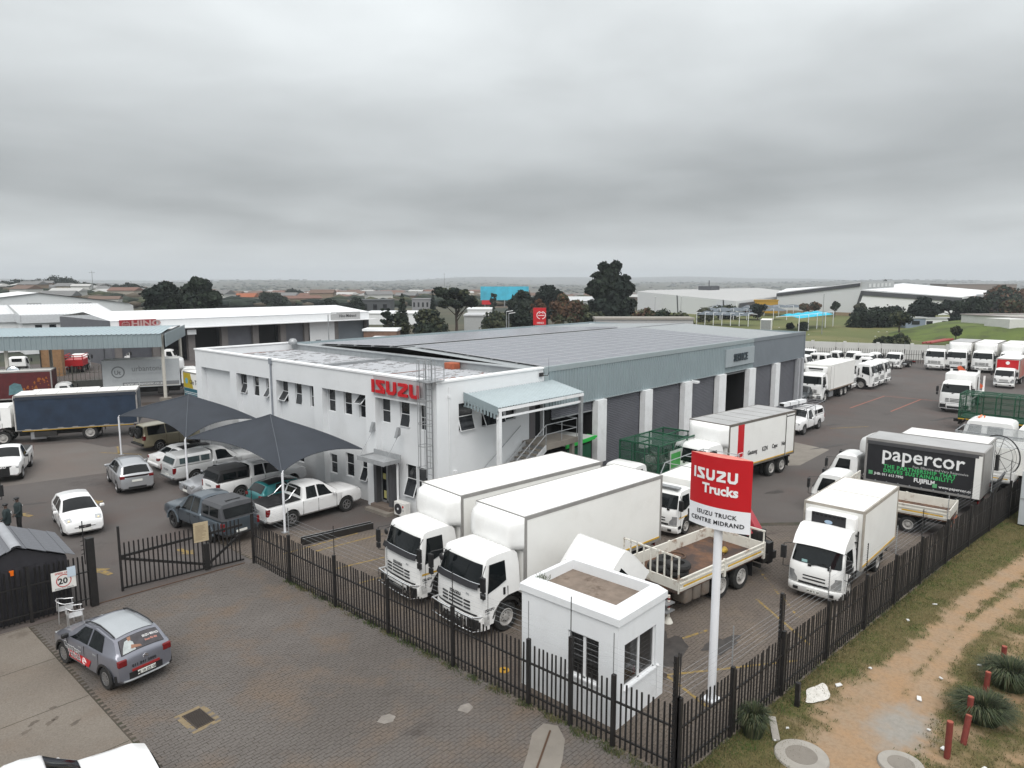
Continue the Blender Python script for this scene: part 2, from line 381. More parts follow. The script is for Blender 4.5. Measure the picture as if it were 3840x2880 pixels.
def cab_kit(kind,crew=False,paint=None,bullbar=False,lettering=False,visor=False,stripe=False):
 key=(kind,crew,paint and paint.name,bullbar,lettering,visor,stripe)
 if key in _CAB:return _CAB[key]
 p=CABP[kind];W,zr,zb=p['W'],p['zr'],p['zb'];ext=(1.08 if kind=='F' else.95)if crew else 0.0
 paint=paint or WHITE
 pts=[(x if x>-.99 else x-ext if x<-1.2 or z>zb else x,z)for x,z in p['pts']]
 if crew:
  pts=[]
  for x,z in p['pts']:
   pts.append((x-ext if(x<-1.4 and z>zb*.9)else x,z))
  i=max(k for k,q in enumerate(pts)if q[0]<-1.6 and q[1]>zb*.9)+1
  a=p['axle'];r=p['wr']+.14
  low=.62 if kind=='F' else.5
  pts=pts[:i]+[(-p['L']-ext,low),(a-r-.02,low)]+[(a+r*math.cos(t),p['wr']+r*math.sin(t))for t in[PI*.93,PI*.8,PI*.62,PI*.45,PI*.3,PI*.16]]+pts[-3-1:]
 hw=lambda z:W/2*(1-p['tum']*clamp((z-zb)/(zr-zb))**1.3)
 def S(x,z,t,off=0.0):
  fx=clamp(1+x/.62);a=abs(t)
  xx=x-.17*fx*a**5*(1 if z>.7 else.8)
  top=clamp((z-(zr-.16))/.16)
  zz=z-.09*top*clamp((a-.72)/.28)**2
  return(xx,t*(hw(z)+off),zz)
 lay=[-1,-.992,-.96,-.88,-.72,-.4,0,.4,.72,.88,.96,.992,1]
 b=MB();n=len(pts)
 rows=[[S(x,z,t)for t in lay]for x,z in pts];rows.append(rows[0])
 b.grid(rows);b.poly([S(x,z,1)for x,z in pts]);b.poly([S(x,z,-1)for x,z in reversed(pts)])
 kit=[item('cab',b,paint,smooth=38,fixn=True)]
 (wx0,wz0),(wx1,wz1)=p['ws']
 def front(t,u,off=.014):
  x,z=lerp(wx0,wx1,u),lerp(wz0,wz1,u);q=S(x,z,t);return(q[0]+off,q[1],q[2]+off*.4)
 tl=[-.93,-.85,-.6,-.3,0,.3,.6,.85,.93]
 w_=MB();w_.grid([[front(t*(1 if 0<u<1 else.985),u)for t in tl]for u in(0,.08,.5,.92,1)])
 kit.append(item('windscreen',w_,GLASSL if kind=='X' else GLASS,smooth=40))
 for s in(1,-1):
  sw=MB();zt,z0=wz1-.03,wz0-.02
  def side(x,z):return(x,s*(hw(z)+.010),z)
  xs0,xs1,xe=wx0-.30,wx1-.22,-p['L']+(.62 if kind=='F' else.38)
  sw.grid([[side(lerp(xs0,xs1,u),lerp(z0-(.22 if kind=='F' else.10)*(1),zt,u)),side(lerp(xs0-.42,xs1-.25,u),lerp(z0-.10,zt,u)),side(xe,lerp(z0+.04,zt,u))]for u in(0,.33,.66,1)])
  kit.append(item('side_window',sw,GLASS))
  if crew:
   sw=MB();x0,x1=xe-.32,xe-.32-(.85 if kind=='F' else.72)
   sw.grid([[side(x0,lerp(z0+.05,zt-.02,u)),side(x1,lerp(z0+.05,zt-.02,u))]for u in(0,.5,1)])
   kit.append(item('side_window',sw,GLASS))
  dh=MB();hx=xe+.06;dh.box(hx,hx+.08,s*(hw(zb)-.01),s*(hw(zb)+.022),zb-.26,zb-.02)
  if crew:dh.box(hx-1.15,hx-1.07,s*(hw(zb)-.01),s*(hw(zb)+.022),zb-.26,zb-.02)
  kit.append(item('door_handle',dh,BLACK))
  dl=MB()
  for xx in([xs0-.02,xe-.07]+([xe-.25,xe-1.25]if crew else[])):
   zl=max(.70 if kind=='F' else.55,1.24 if(kind=='F' and xx<-.95)else.5)if not crew else.7
   dl.box(xx-.008,xx+.008,s*(hw(zb)-.02),s*(hw(zb)+.004),zl,zb-.02)
  kit.append(item('door_gap',dl,INK))
  mr=MB();mx,my=wx0+.06,s*(W/2+.20)
  mr.box(mx-.05,mx+.05,my-.10,my+.10,wz0+.02,wz0+.50);
  if kind=='F':mr.box(mx-.05,mx+.05,my-.09,my+.09,wz0-.22,wz0-.02)
  mr.tube([(wx1-.1,s*(hw(wz1)-.02),wz1-.02),(mx,my,wz0+.58),(mx,my,wz0-.28),(wx0-.2,s*(W/2-.02),wz0-.35)],.016,5)
  kit.append(item('mirror',mr,BLACK,bevel=.02,bseg=1))
 g_=MB();fx=.004
 def slot(y0,y1,z0,z1,d=.02):
  n_=4
  for k in range(n_):
   ya,yb=lerp(y0,y1,k/n_),lerp(y0,y1,(k+1)/n_)
   qa=S(-.03,(z0+z1)/2,ya/hw(z0));qb=S(-.03,(z0+z1)/2,yb/hw(z0))
   g_.add([(qa[0]-.02,ya,z0),(qb[0]-.02,yb,z0),(qb[0]-.02,yb,z1),(qa[0]-.02,ya,z1),(qa[0]+d,ya,z0),(qb[0]+d,yb,z0),(qb[0]+d,yb,z1),(qa[0]+d,ya,z1)],[(4,5,6,7),(0,4,7,3),(1,2,6,5),(3,7,6,2),(0,1,5,4)])
 if kind=='F':
  for z in(1.24,1.12,1.0):
   slot(-.36,.36,z,z+.055,.012)
   for s in(1,-1):slot(s*.42,s*.72,z,z+.055,.012)if s>0 else slot(-.72,-.42,z,z+.055,.012)
  slot(-1.0,1.0,.85,.90,.02)
 else:
  for z in(.92,.80):slot(-.40,.40,z,z+.05,.012)
  slot(-.55,.55,.63,.70,.012)
 kit.append(item('grille',g_,BLACK))
 wp=MB()
 for y in(-.25,.45):
  q0=front((y+.05)/hw(wz0),-.06,.03);q1=front((y+.55)/hw(wz0)if y<.3 else(y-.15)/hw(wz0),.16,.03)
  wp.bar(q0,q1,.025,.02);wp.box(q0[0]-.03,q0[0]+.01,q0[1]-.06,q0[1]+.06,q0[2]-.05,q0[2]+.02)
 kit.append(item('wiper',wp,BLACK))
 bz0,bz1=(.36,.82)if kind=='F' else(.26,.58)
 bp=MB();rows=[]
 for z,o in((bz0,-.06),(bz0+.05,-.01),(bz1-.06,0.02),(bz1,-.02)):
  rows.append([(o-.20*abs(t)**6,t*W/2,z)for t in tl_b]if False else[(o-.16*abs(t)**6,t*W/2,z)for t in(-1,-.96,-.85,-.5,0,.5,.85,.96,1)])
 rows=[[(-.45,q[1],q[2])for q in(rows[0][0],)]+r_+[(-.45,r_[-1][1],r_[-1][2])]if False else r_ for r_ in rows]
 bp.grid(rows)
 for s in(1,-1):bp.grid([[(r_[0 if s<0 else-1][0],s*W/2,r_[0][2])for r_ in rows],[(-.50,s*W/2,r_[0][2])for r_ in rows]])
 bp.grid([rows[-1],[(-.5,q[1],q[2])for q in rows[-1]]]);bp.grid([[(-.5,q[1],q[2])for q in rows[0]],rows[0]])
 kids=[]
 kit.append(item('bumper',bp,paint,smooth=40,fixn=True))
 if kind=='F':
  for s in(1,-1):
   h=MB();h.box(-.10,.018,s*.80,s*1.08,.50,.72);kit.append(item('headlight',h,[LAMPG],bevel=.02,bseg=1))
   h=MB();h.box(-.10,.012,s*.77,s*1.11,.465,.755);kit.append(item('headlight_surround',h,BLACK))
  h=MB();h.box(-.06,.030,-.55,.55,.54,.62);kit.append(item('intake',h,BLACK))
  h=MB();h.box(.03,.040,-.24,.24,.47,.59);kit.append(item('number_plate',h,PLATE))
 else:
  for s in(1,-1):
   h=MB();ys=(.60,.78,.93)
   rows=[[(S(-.03,z,s*y/hw(z))[0]+.016,s*y*1.005,z)for y in(ys if z<.95 else(.72,.82,.93))]for z in(.66,.8,.95,1.05)]
   h.grid(rows);kit.append(item('headlight',h,LAMPG))
   h=MB();h.box(-.06,.028,s*.55,s*.72,.36,.46);kit.append(item('fog_lamp',h,BLACK))
  h=MB();h.box(.02,.032,-.24,.24,.36,.48);kit.append(item('number_plate',h,PLATE))
 if kind=='F':
  rb=MB()
  for k in range(9):
   y=-.8+k*.2
   rb.bar((-.72,y,2.775),(-1.66,y,2.775),.05,.10)
  rb.v=[(x,y,z-.02*(abs(y)/.9)**2+.004)for x,y,z in rb.v]
  kit.append(item('roof_rib',rb,paint))
  m=MB();m.tube([(wx1+.02,-.62,wz1+.1),(wx1+.34,-.70,wz1+.02)],.015,5);m.sphere((wx1+.36,-.70,wz1-.1),.12,8,6,sc=(.4,1,1))
  kit.append(item('lookdown_mirror',m,BLACK))
 st=MB()
 for s in(1,-1):st.box(-.62,-.25,s*(W/2-.25),s*(W/2-.03),bz0,bz0+.06)
 kit.append(item('step',st,BLACK))
 a,wr=p['axle'],p['wr']
 sk=MB();r0,r1=wr+.12,wr+.20
 if not crew and kind=='F':
  for s in(1,-1):
   rows=[]
   for k in range(9):
    t=PI*(.08+.84*k/8)
    rows.append([(a+r0*math.cos(t),s*(W/2-.2),wr+r0*math.sin(t)),(a+r1*math.cos(t),s*(W/2-.2),wr+r1*math.sin(t)),(a+r1*math.cos(t),s*(W/2-.0),wr+r1*math.sin(t)),(a+r0*math.cos(t),s*(W/2-.0),wr+r0*math.sin(t))])
   sk.grid(rows)
  kit.append(item('mudguard',sk,CHAS,fixn=True))
 if bullbar:
  bb=MB()
  for z,r_ in((.42,.022),(.90,.034)):bb.tube([(-.16,-1.15,z-.04),(.14,-1.07,z),(.19,-.6,z),(.19,.6,z),(.14,1.07,z),(-.16,1.15,z-.04)],r_,7)
  for y in(-1.07,-.62,.62,1.07):bb.tube([(.17,y,.42),(.17,y,.90)],.022,6)
  kb=MB()
  for s in(1,-1):kb.box(.02,.06,s*.66,s*1.12,.46,.80)
  kb.box(.06,.16,-.5,.5,.44,.62);kit.append(item('bull_bar_plate',kb,BLACK,bevel=.02,bseg=1))
  kit.append(item('bull_bar',bb,CHROME,smooth=60))
 if visor:
  vz=MB();rows=[[front(t,u,.02+.10*(1-u)*1)for t in tl]for u in(-.10,.02,.16)];vz.grid(rows);kit.append(item('stone_guard',vz,CURT,smooth=60))
  vz=MB();vz.tube([front(t,.17,.055)for t in tl],.012,5);kit.append(item('guard_rim',vz,CHROME))
 if lettering:
  h=.105;mb,w=logo_mb(h,.01);mb.v=[(x*1.15,y,z)for x,y,z in mb.v];w*=1.15
  place(mb,(-.012,-w/2,1.36),(0,1,0),(0,0,1));kit.append(item('badge',mb,INK))
  mb=text_mb('FVZ',.09,.02,.003);place(mb,(-.02,.55,1.50),(0,1,0),(0,0,1));kit.append(item('badge',mb,INKG))
  for s in(1,-1):
   mb,w=logo_mb(.085,.006);
   o=(-.66,-hw(1.1)-.004,.98)if s<0 else(-.66+w,hw(1.1)+.004,.98)
   o=(-.74,-hw(1.1)-.004,.98)if s<0 else(-.30,hw(1.1)+.004,.98)
   place(mb,o,(1,0,0)if s<0 else(-1,0,0),(0,0,1));kit.append(item('badge',mb,INK))
   mb=text_mb('1400',.10,.0,.003);place(mb,(o[0],o[1],.88),(1,0,0)if s<0 else(-1,0,0),(0,0,1));kit.append(item('badge',mb,INKG))
 if stripe:
  for s in(1,-1):
   h=MB();h.box(-.28,-1.02,s*(hw(1.2)-.01),s*(hw(1.2)+.006),zb-.44 if kind=='F' else zb-.33,(zb-.37)if kind=='F' else zb-.29);kit.append(item('reflective_strip',h,YELLOW))
 for s in(1,-1):kit.append(wheel_item(wr,.28 if kind=='F' else.22,'white',0,a,s*(W/2-.16-(.02 if kind=='F' else 0)),s))
 _CAB[key]=kit;return kit
# truck bodies
def chassis_parts(t,x0,x1,W,zf,axles,r,tank=True):
 c=MB()
 for s in(1,-1):c.box(x0,x1,s*.36,s*.44,zf-.30,zf-.06)
 for k in range(6):
  x=lerp(x0-.3,x1+.2,k/5);c.box(x-.05,x+.05,-.40,.40,zf-.26,zf-.10)
 c.box(axles[0]+.3,x0-.2,-.34,.34,.45,.95)
 part('chassis',c,CHAS,t)
 if tank:
  for s in(1,-1):
   m=MB();xc=lerp(x0,axles[0],.32);L_=min(.5,abs(axles[0]-x0)*.22)
   m.box(xc-L_,xc+L_,s*(W/2-.60),s*(W/2-.12),zf-.78 if zf>1 else zf-.5,zf-.22)
   part('fuel_tank' if s>0 else 'battery_box',m,STEEL if s>0 else CHAS,t,bevel=.06)
 for a in axles:
  m=MB();m.cyl((a,-W/2+.2,r),(a,W/2-.2,r),.10,8);part('axle',m,CHAS,t)
  for s in(1,-1):
   attach([wheel_item(r,.26,'white',0,a,s*(W/2-.18),s),wheel_item(r,.26,'white',0,a,s*(W/2-.50),s)],t)
 for s in(1,-1):
  m=MB();a=axles[-1]-r-.22;m.box(a-.02,a,s*(W/2-.6),s*(W/2-.05),.32,zf-.1);part('mudflap',m,BLACK,t)
  m=MB();m.box(x1-.03,x1+.03,s*(W/2-.55),s*(W/2-.12),zf-.26,zf-.12);part('tail_light',m,LAMPR,t)
 m=MB();m.box(x1+.02,x1+.10,-W/2+.1,W/2-.1,.45,.60);part('underride_bar',m,CHAS,t)
def box_body(t,x0,L,W,z0,z1,wallm=None,roofm=None,nose=None,trim=None,seams=0,side_door=False,doors=True,strip=True,yoff=0):
 wallm=wallm or BOXW;roofm=roofm or BOXW;trim=trim or ALU;x1=x0-L
 b=MB();b.box(x0,x1,-W/2,W/2,z0,z1-.03);part('box_body',b,wallm,t)
 rp=MB();rp.box(x0+.0,x1,-W/2+.05,W/2-.05,z1-.03,z1+.006);part('roof_panel',rp,roofm,t)
 tr=MB();e=.012
 for s in(1,-1):
  tr.box(x0+e,x1-e,s*(W/2-.05),s*(W/2+e),z1-.12,z1+.012)
  tr.box(x0+e,x1-e,s*(W/2-.05),s*(W/2+e),z0-.02,z0+.09)
  for x in(x0-.04,x1+.04):tr.box(x-.055,x+.055,s*(W/2-.05),s*(W/2+e*1.3),z0-.02,z1+.005)
 for x in(x0,x1):tr.box(x-.05 if x==x1 else x-.03,x+.03 if x==x1 else x+.05*0+e,-W/2,W/2,z1-.09,z1+.009)
 part('edge_trim',tr,trim,t)
 if seams:
  for k in range(1,seams+1):
   m=MB();x=lerp(x0,x1,k/(seams+1));m.box(x-.018,x+.018,-W/2+.05,W/2-.05,z1+.0,z1+.012);part('roof_seam',m,trim,t)
 if strip:
  for s in(1,-1):
   m=MB();m.box(x0-.1,x1+.1,s*(W/2+.002),s*(W/2+e+.004),z0+.10,z0+.16);part('reflective_strip',m,YELLOW,t)
 if doors:
  for s in(1,-1):
   m=MB();m.box(x1-.03,x1-.005,s*.02,s*(W/2-.08),z0+.05,z1-.1);part('rear_door',m,wallm,t)
   m=MB()
   for y in(.25,W/2-.35):m.cyl((x1-.05,s*y,z0),(x1-.05,s*y,z1-.1),.02,6)
   part('locking_bar',m,STEEL,t)
 if side_door:
  m=MB();m.box(x0-.15,x0-1.0,-(W/2+.002),-(W/2+.02),z0+.1,z1-.15);part('side_door',m,wallm,t)
  m=MB()
  for x in(x0-.12,x0-1.03):m.box(x-.015,x+.015,-(W/2),-(W/2+.022),z0+.1,z1-.13)
  m.box(x0-.12,x0-1.03,-W/2,-(W/2+.022),z1-.15,z1-.13);part('door_gap',m,ALU,t)
 if nose:
  n0,n1,d=nose;rows=[];m=MB();N=12;M=9
  for i in range(N+1):
   u=i/N;row=[]
   for j in range(M+1):
    v=j/M;yy=lerp(-W/2,W/2,u)
    ed=min(1,(1-abs(2*u-1)**7));ez=(1-abs(2*v-1)**5)
    row.append((x0+.02+d*max(0,ed)**.5*max(0,ez)**.5*(1-.25*v**3),yy,lerp(n0,n1-.0,v)))
   rows.append(row)
  m.grid(rows);part('wind_deflector',m,WHITE,t,smooth=70,fixn=True)
 return x1
def flatbed(t,x0,L,W,zf,hb,head=1.0,deckm=None,sidem=None,bars=7,stripe=True,nosides=False):
 deckm=deckm or RUST;sidem=sidem or RUSTW;x1=x0-L
 m=MB();m.box(x0,x1,-W/2+.03,W/2-.03,zf-.12,zf);part('deck',m,deckm,t)
 for s in(1,-1):
  n=2
  for k in range(n):
   xa,xb=lerp(x0-.05,x1,k/n)-.02,lerp(x0-.05,x1,(k+1)/n)+.04
   m=MB();y=s*(W/2-.02);m.box(xa,xb,y-.02,y+.02,zf-.05,zf+hb)
   for z in(zf+.02,zf+hb*.5,zf+hb-.05):m.box(xa,xb,y+s*.02,y+s*.045,z,z+.05)
   part('side_board',m,sidem,t)
   if stripe:
    m=MB();m.box(xa-.2,xb+.2,y+s*.028,y+s*.036,zf+.09,zf+.15);part('reflective_strip',m,YELLOW,t)
  m=MB()
  for x in(lerp(x0-.05,x1,.5),x1+.03):m.box(x-.05,x+.05,s*(W/2-.06),s*(W/2+.035),zf-.22,zf+hb+.03)
  part('side_post',m,sidem,t)
 m=MB();m.box(x1,x1+.04,-W/2+.05,W/2-.05,zf-.02,zf+hb);part('tailboard',m,sidem,t)
 h=MB();h.box(x0-.05,x0,-W/2,W/2,zf-.1,zf+.35)
 for k in range(bars+2):
  y=lerp(-W/2+.03,W/2-.03,k/(bars+1));h.box(x0-.05,x0-.01,y-.025,y+.025,zf+.35,zf+head)
 h.box(x0-.06,x0,-W/2,W/2,zf+head-.05,zf+head);part('headboard',h,sidem,t)
 return x1
def cage(t,x0,L,W,z0,z1,nb=5,sheet=False):
 x1=x0-L;e=.035
 m=MB();m.box(x0,x1,-W/2,W/2,z0-.12,z0);part('deck',m,GREENC,t)
 for s in(1,-1):
  for k in range(nb+1):
   x=lerp(x0-e,x1+e,k/nb);q=MB();q.box(x-e,x+e,s*(W/2)-e,s*W/2+e,z0,z1);part('cage_post',q,GREENC,t)
  for z in(z0+.03,z1-e):
   q=MB();q.box(x0,x1,s*W/2-e*1.1,s*W/2+e*1.1,z-e,z+e);part('cage_rail',q,GREENC,t)
  q=MB()
  for k in range(1,4):z=lerp(z0,z1,k/4);q.box(x0,x1,s*W/2-.015,s*W/2+.015,z-.015,z+.015)
  part('side_bar',q,GREENC,t)
  q=MB();q.box(x0,x1,s*(W/2-.012),s*(W/2-.008),z0,z1);part('mesh_side',q,NET,t)
 for k in range(nb+1):
  x=lerp(x0-e,x1+e,k/nb);q=MB();q.box(x-e,x+e,-W/2,W/2,z1-e*1.4,z1+e*.6);part('roof_bar',q,GREENC,t)
 q=MB();q.box(x0,x1,-.03,.03,z1-.04,z1+.028)
 part('roof_ridge',q,GREENC,t)
 q=MB();q.box(lerp(x0,x1,.0),lerp(x0,x1,.55)if not sheet else x1,-W/2,W/2,z1+.03,z1+.034);part('mesh_roof',q,NET,t)
 for x in(x0,x1):
  q=MB()
  for k in range(4):y=lerp(-W/2,W/2,k/3);q.box(x-.02,x+.02,y-.02,y+.02,z0,z1)
  for k in range(1,4):z=lerp(z0,z1,k/4);q.box(x-.02,x+.02,-W/2,W/2,z-.015,z+.015)
  part('end_frame',q,GREENC,t)
  q=MB();q.box(x-.003,x+.003,-W/2,W/2,z0,z1);part('mesh_end',q,NET,t)
 return x1
NET=mat('green_mesh',(.010,.075,.038),.7,var=0,alpha=.22)
def fridge_unit(t,x0,W,z0,z1,black=False):
 m=MB();m.box(x0,x0+.42,-W*.42,W*.42,z0,z1);part('fridge_unit',m,WHITE,t,bevel=.09,bseg=3,smooth=50)
 q=MB()
 if black:
  q.box(x0+.36,x0+.445,-W*.30,W*.27,z0+.04,z1-.05);part('unit_grille',q,CURT,t,bevel=.03)
  q=MB()
  for k in range(8):y=lerp(-W*.27,W*.22,k/7);q.box(x0+.43,x0+.452,y-.05,y+.05,z1-.16,z1-.09)
  part('unit_vent',q,DARK,t)
  q=MB();q.sphere((x0+.45,-.02,(z0+z1)/2),.15,14,6,sc=(.08,1,.5));part('unit_badge',q,mat('badge_blue',(.3,.4,.52),.3,var=0),t)
 else:
  q.box(x0+.38,x0+.432,-W*.28,W*.28,z1-.28,z1-.13);q.box(x0+.38,x0+.432,-W*.26,W*.26,z1-.40,z1-.35);part('unit_vent',q,DARK,t)
def truck(name,label,x,y,h,cab='F',group=None,cat='truck',**ck):
 t=thing(name,label,cat,(x,y,0),R(h),group)
 if cab:attach(cab_kit(cab,**ck),t)
 return t
# cars: a body lofted from its side profile
def paintm(name,col,metal=0.0,rough=.3):return mat('paint_'+name,col,rough,metal,var=.03,coat=.6,dirt=.1,dcol=(.25,.23,.2))
class Car:
 def __init__(s,t,L,W,top,belt,paint,wb,fo,r=.32,z0=.22,roofz=None,tum=.42,taper=.13,trim=None,rim='silver',spokes=5,tw=.21):
  """top: [(x, z)] front (x = 0) to rear; belt: (z front, z rear)"""
  s.t,s.L,s.W,s.top,s.belt,s.tum,s.taper,s.z0,s.r=t,L,W,top,belt,tum,taper,z0,r
  s.ax=(-fo,-fo-wb)
  xs=sorted(set([round(-L*k/70,3)for k in range(71)]+[round(a+r*1.16*math.cos(PI*q/14),3)for a in s.ax for q in range(15)]+[p[0]for p in top]),reverse=True)
  b=MB();rows=[]
  for x in xs:
   if x<-L:continue
   rows.append(s.section(x))
  b.grid(rows);b.poly(rows[0]);b.poly(list(reversed(rows[-1])))
  part('body',b,paint,t,smooth=32,fixn=True)
  if trim:
   for a in s.ax:
    for sd in(1,-1):
     m=MB();rows=[]
     for q in range(13):
      an=PI*q/12;r0,r1=r*1.12,r*1.34
      yy=sd*(s.hw(a)+.012)
      rows.append([(a+r0*math.cos(an),yy-sd*.10,r+r0*math.sin(an)),(a+r0*math.cos(an),yy,r+r0*math.sin(an)),(a+r1*math.cos(an),yy-sd*.005,r+r1*math.sin(an)),(a+r1*math.cos(an),yy-sd*.03,r+r1*math.sin(an))])
     m.grid(rows);part('arch_trim',m,trim,t,smooth=40)
  u=MB();u.box(-.4,-L+.35,-W*.36,W*.36,z0-.04,z0+.22);part('underbody',u,CHAS,t)
  wl_=MB()
  for a in s.ax:wl_.box(a-r*1.1,a+r*1.1,-W/2+.26,W/2-.26,z0+.05,r*2.05)
  part('wheel_well',wl_,DARK,t)
  for a in s.ax:
   for sd in(1,-1):attach([wheel_item(r,tw,rim,spokes,a,sd*(s.hw(a)-tw/2-.015),sd)],t)
 def zt(s,x):
  p=s.top
  if x>=p[0][0]:return p[0][1]
  for(x0,z0),(x1,z1)in zip(p[:-1],p[1:]):
   if x1<=x<=x0:
    u=(x-x0)/(x1-x0)if x1!=x0 else 0;return lerp(z0,z1,u)
  return p[-1][1]
 def zb(s,x):return lerp(s.belt[0],s.belt[1],clamp(-x/s.L))
 def hw(s,x):
  e=min(-x,s.L+x)/(.22*s.L);k=clamp(1-e)
  return s.W/2*(1-s.taper*k**2.2)
 def section(s,x):
  w=s.hw(x);zt,zb=s.zt(x),s.zb(x);cab=max(0,zt-zb);z0=s.z0
  end=clamp(1-min(-x,s.L+x)/.12);z0+=.10*end
  arch=0
  for a in s.ax:
   d=abs(x-a);R_=s.r*1.16
   if d<R_:arch=max(arch,s.r+math.sqrt(R_*R_-d*d)*.98)
  zA=max(z0,arch);wr=w*.95-s.tum*cab
  z4=min(zb,zt-.09);z4=max(z4,zA+.06);z3=max(lerp(z0,z4,.55),zA+.03)
  crown=.035 if cab<.1 else.045
  half=[(0,zA if not arch else zA),(w*.86,zA),(w*.975,max(z0+.10,zA+.01)),(w,z3),(w*.985,z4),(w*.955,max(min(zb+.04,zt-.035),z4+.015)),(wr,max(zt-.035,z4+.03)),(max(wr-.12,wr*.7),max(zt-.002,z4+.04)),(wr*.45,max(zt+crown*.75,z4+.045)),(0,max(zt+crown,z4+.05))]
  return[(x,y,z)for y,z in half]+[(x,-y,z)for y,z in reversed(half[1:-1])]+[(x,0,half[0][1])]
 def side(s,x,u,sd,off=.01):
  q=s.section(x);a,b=q[5],q[6]
  return(x,sd*(lerp(a[1],b[1],u)+off),lerp(a[2],b[2],u)+off*.3)
 def topp(s,x,v,off=.012):
  q=s.section(x);half=q[6:10];y=abs(v)*half[0][1]*.985
  for(x0,y0,z0),(x1,y1,z1)in zip(half[:-1],half[1:]):
   if y1<=y<=y0+1e-6:
    u=(y-y0)/(y1-y0)if abs(y1-y0)>1e-6 else 0;z=lerp(z0,z1,u);break
  else:z=half[-1][2]
  dx=.03;sl=(s.zt(x+dx)-s.zt(x-dx))/(2*dx);n=math.hypot(1,sl)
  return(x-sl/n*off,y*(1 if v>=0 else-1),z+off/n)
 def windows(s,spans,glass=None,ulo=.06,uhi=.93,slant=None):
  for sd in(1,-1):
   for(x0,x1,s0,s1)in spans:
    m=MB();rows=[]
    for k in range(5):
     u=lerp(ulo,uhi,k/4);xa,xb=lerp(x0,x0+s0,k/4),lerp(x1,x1+s1,k/4)
     rows.append([s.side(lerp(xa,xb,j/6),u,sd)for j in range(7)])
    m.grid(rows);part('side_window',m,glass or GLASS,s.t)
 def screen(s,name,x0,x1,glass=None,v=.93,v1=None,matl=None):
  m=MB();v1=v1 or v;m.grid([[s.topp(lerp(x0,x1,k/5),lerp(-1,1,j/8)*lerp(v,v1,k/5))for j in range(9)]for k in range(6)])
  return part(name,m,matl or glass or GLASS,s.t,smooth=50)
 def blob(s,name,x,y,z,dx,dy,dz,m,bev=.02,both=True,rz=0.0):
  for sd in((1,-1)if both else(1,)):
   q=MB();q.box(-dx,dx,-dy,dy,-dz,dz);part(name,q,m,s.t,bevel=bev,loc=(x,sd*y,z),rot=(0,0,sd*rz),bseg=1)
 def mirrors(s,x,m):
  for sd in(1,-1):
   q=MB();y=s.hw(x)+.09;z=s.zb(x)+.06
   q.box(x-.05,x+.06,sd*(y-.10),sd*(y+.10),z-.01,z+.13);part('mirror',q,m,s.t,bevel=.035,bseg=2,smooth=50)
 def handles(s,xs,m,dz=-.10):
  for sd in(1,-1):
   for x in xs:
    q=MB();y=s.hw(x)*.99;q.box(x-.09,x+.09,sd*(y-.01),sd*(y+.015),s.zb(x)+dz-.02,s.zb(x)+dz+.02);part('door_handle',q,m,s.t)
 def gaps(s,xs,zlo=.34):
  for sd in(1,-1):
   q=MB()
   for x in xs:
    z4=s.section(x)[4];q.box(x-.006,x+.006,sd*(s.hw(x)-.03),sd*(s.hw(x)+.0025),max(zlo,s.section(x)[1][2]+.05),z4[2])
   part('door_gap',q,INK,s.t)
 def plate(s,x,z,d,txt=None):
  q=MB();q.box(x,x+d*.015,-.26,.26,z-.06,z+.06);part('number_plate',q,PLATE,s.t)
  if txt:
   mb=text_mb(txt,.105,.02,.002,'CENTER');place(mb,(x+d*.019,0,z-.036),(0,d,0),(0,0,1));part('plate_text',mb,INK,s.t)
# ground
def sheet(name,pts,z,m):return struct(name,MB().poly([(x,y,z)for x,y in pts]),m)
def hill(x,y):
 d=math.hypot(x,y);a=math.atan2(y,x)
 v=-13*clamp((d-420)/900)+6*clamp((d-500)/400)*math.sin(a*7+1.3)*.6
 v+=clamp((d-1800)/2500)*(20+9*math.sin(a*9+d/900)+6*math.sin(a*23+2))
 v+=clamp((d-5200)/2500)*(30+22*math.sin(a*6.2+4.2)+8*math.sin(a*17+1)+4*math.sin(a*41))
 v+=9*clamp((d-330)/250)*clamp((a-R(62))/R(12))*clamp((900-d)/300)
 return v
m=MB();rad=[0,40,90,140,200,260,320,380,440,520,620,740,880,1050,1250,1500,1800,2200,2700,3300,4000,4800,5700,6700,7700,8600]
angs=[R(-40+1.25*k)for k in range(133)]
m.grid([[(max(r_,.01)*math.cos(a),max(r_,.01)*math.sin(a),-.10+(hill(r_*math.cos(a),r_*math.sin(a))if r_>300 else 0))for a in angs]for r_ in rad])
m.poly([(-9000,-3000,-.3),(3000,-9000,-.3),(0,0,-.14),(-3000,9000,-.3)])
struct('ground',m,VELD,smooth=80)
sheet('asphalt_yard',[(-30,-8),(123,-8),(123,30),(112,56),(100,118),(-30,118)],0.0,ASPH)
sheet('pale_tarmac',[(2,51.5),(9.64,48.3),(14.55,47.2),(17.2,46.9),(18.9,50),(18.6,54.4),(17.5,54.4),(16.7,57.9),(2,65)],.004,ASPL)
sheet('concrete_apron',[(-18,-6),(5.9,-6),(5.9,27.6),(-18,28.2)],.010,CONCA)
m=MB()
for k in range(7):
 y=27.55-k*3.0;m.box(-18,5.88,y-.012,y+.012,.006,.0125)
part('expansion_joint',m,JOINT,bpy.data.objects['concrete_apron'])
sheet('slab',[(51.8,19.5),(51.0,16.5),(45.3,16.4),(43.6,17.9),(44.0,20.3)],.006,CONC)
sheet('lawn',[(123.4,2),(120.6,34),(112,60),(150,110),(235,150),(300,120),(330,40),(330,-60),(140,-60)],-.02,LAWN)
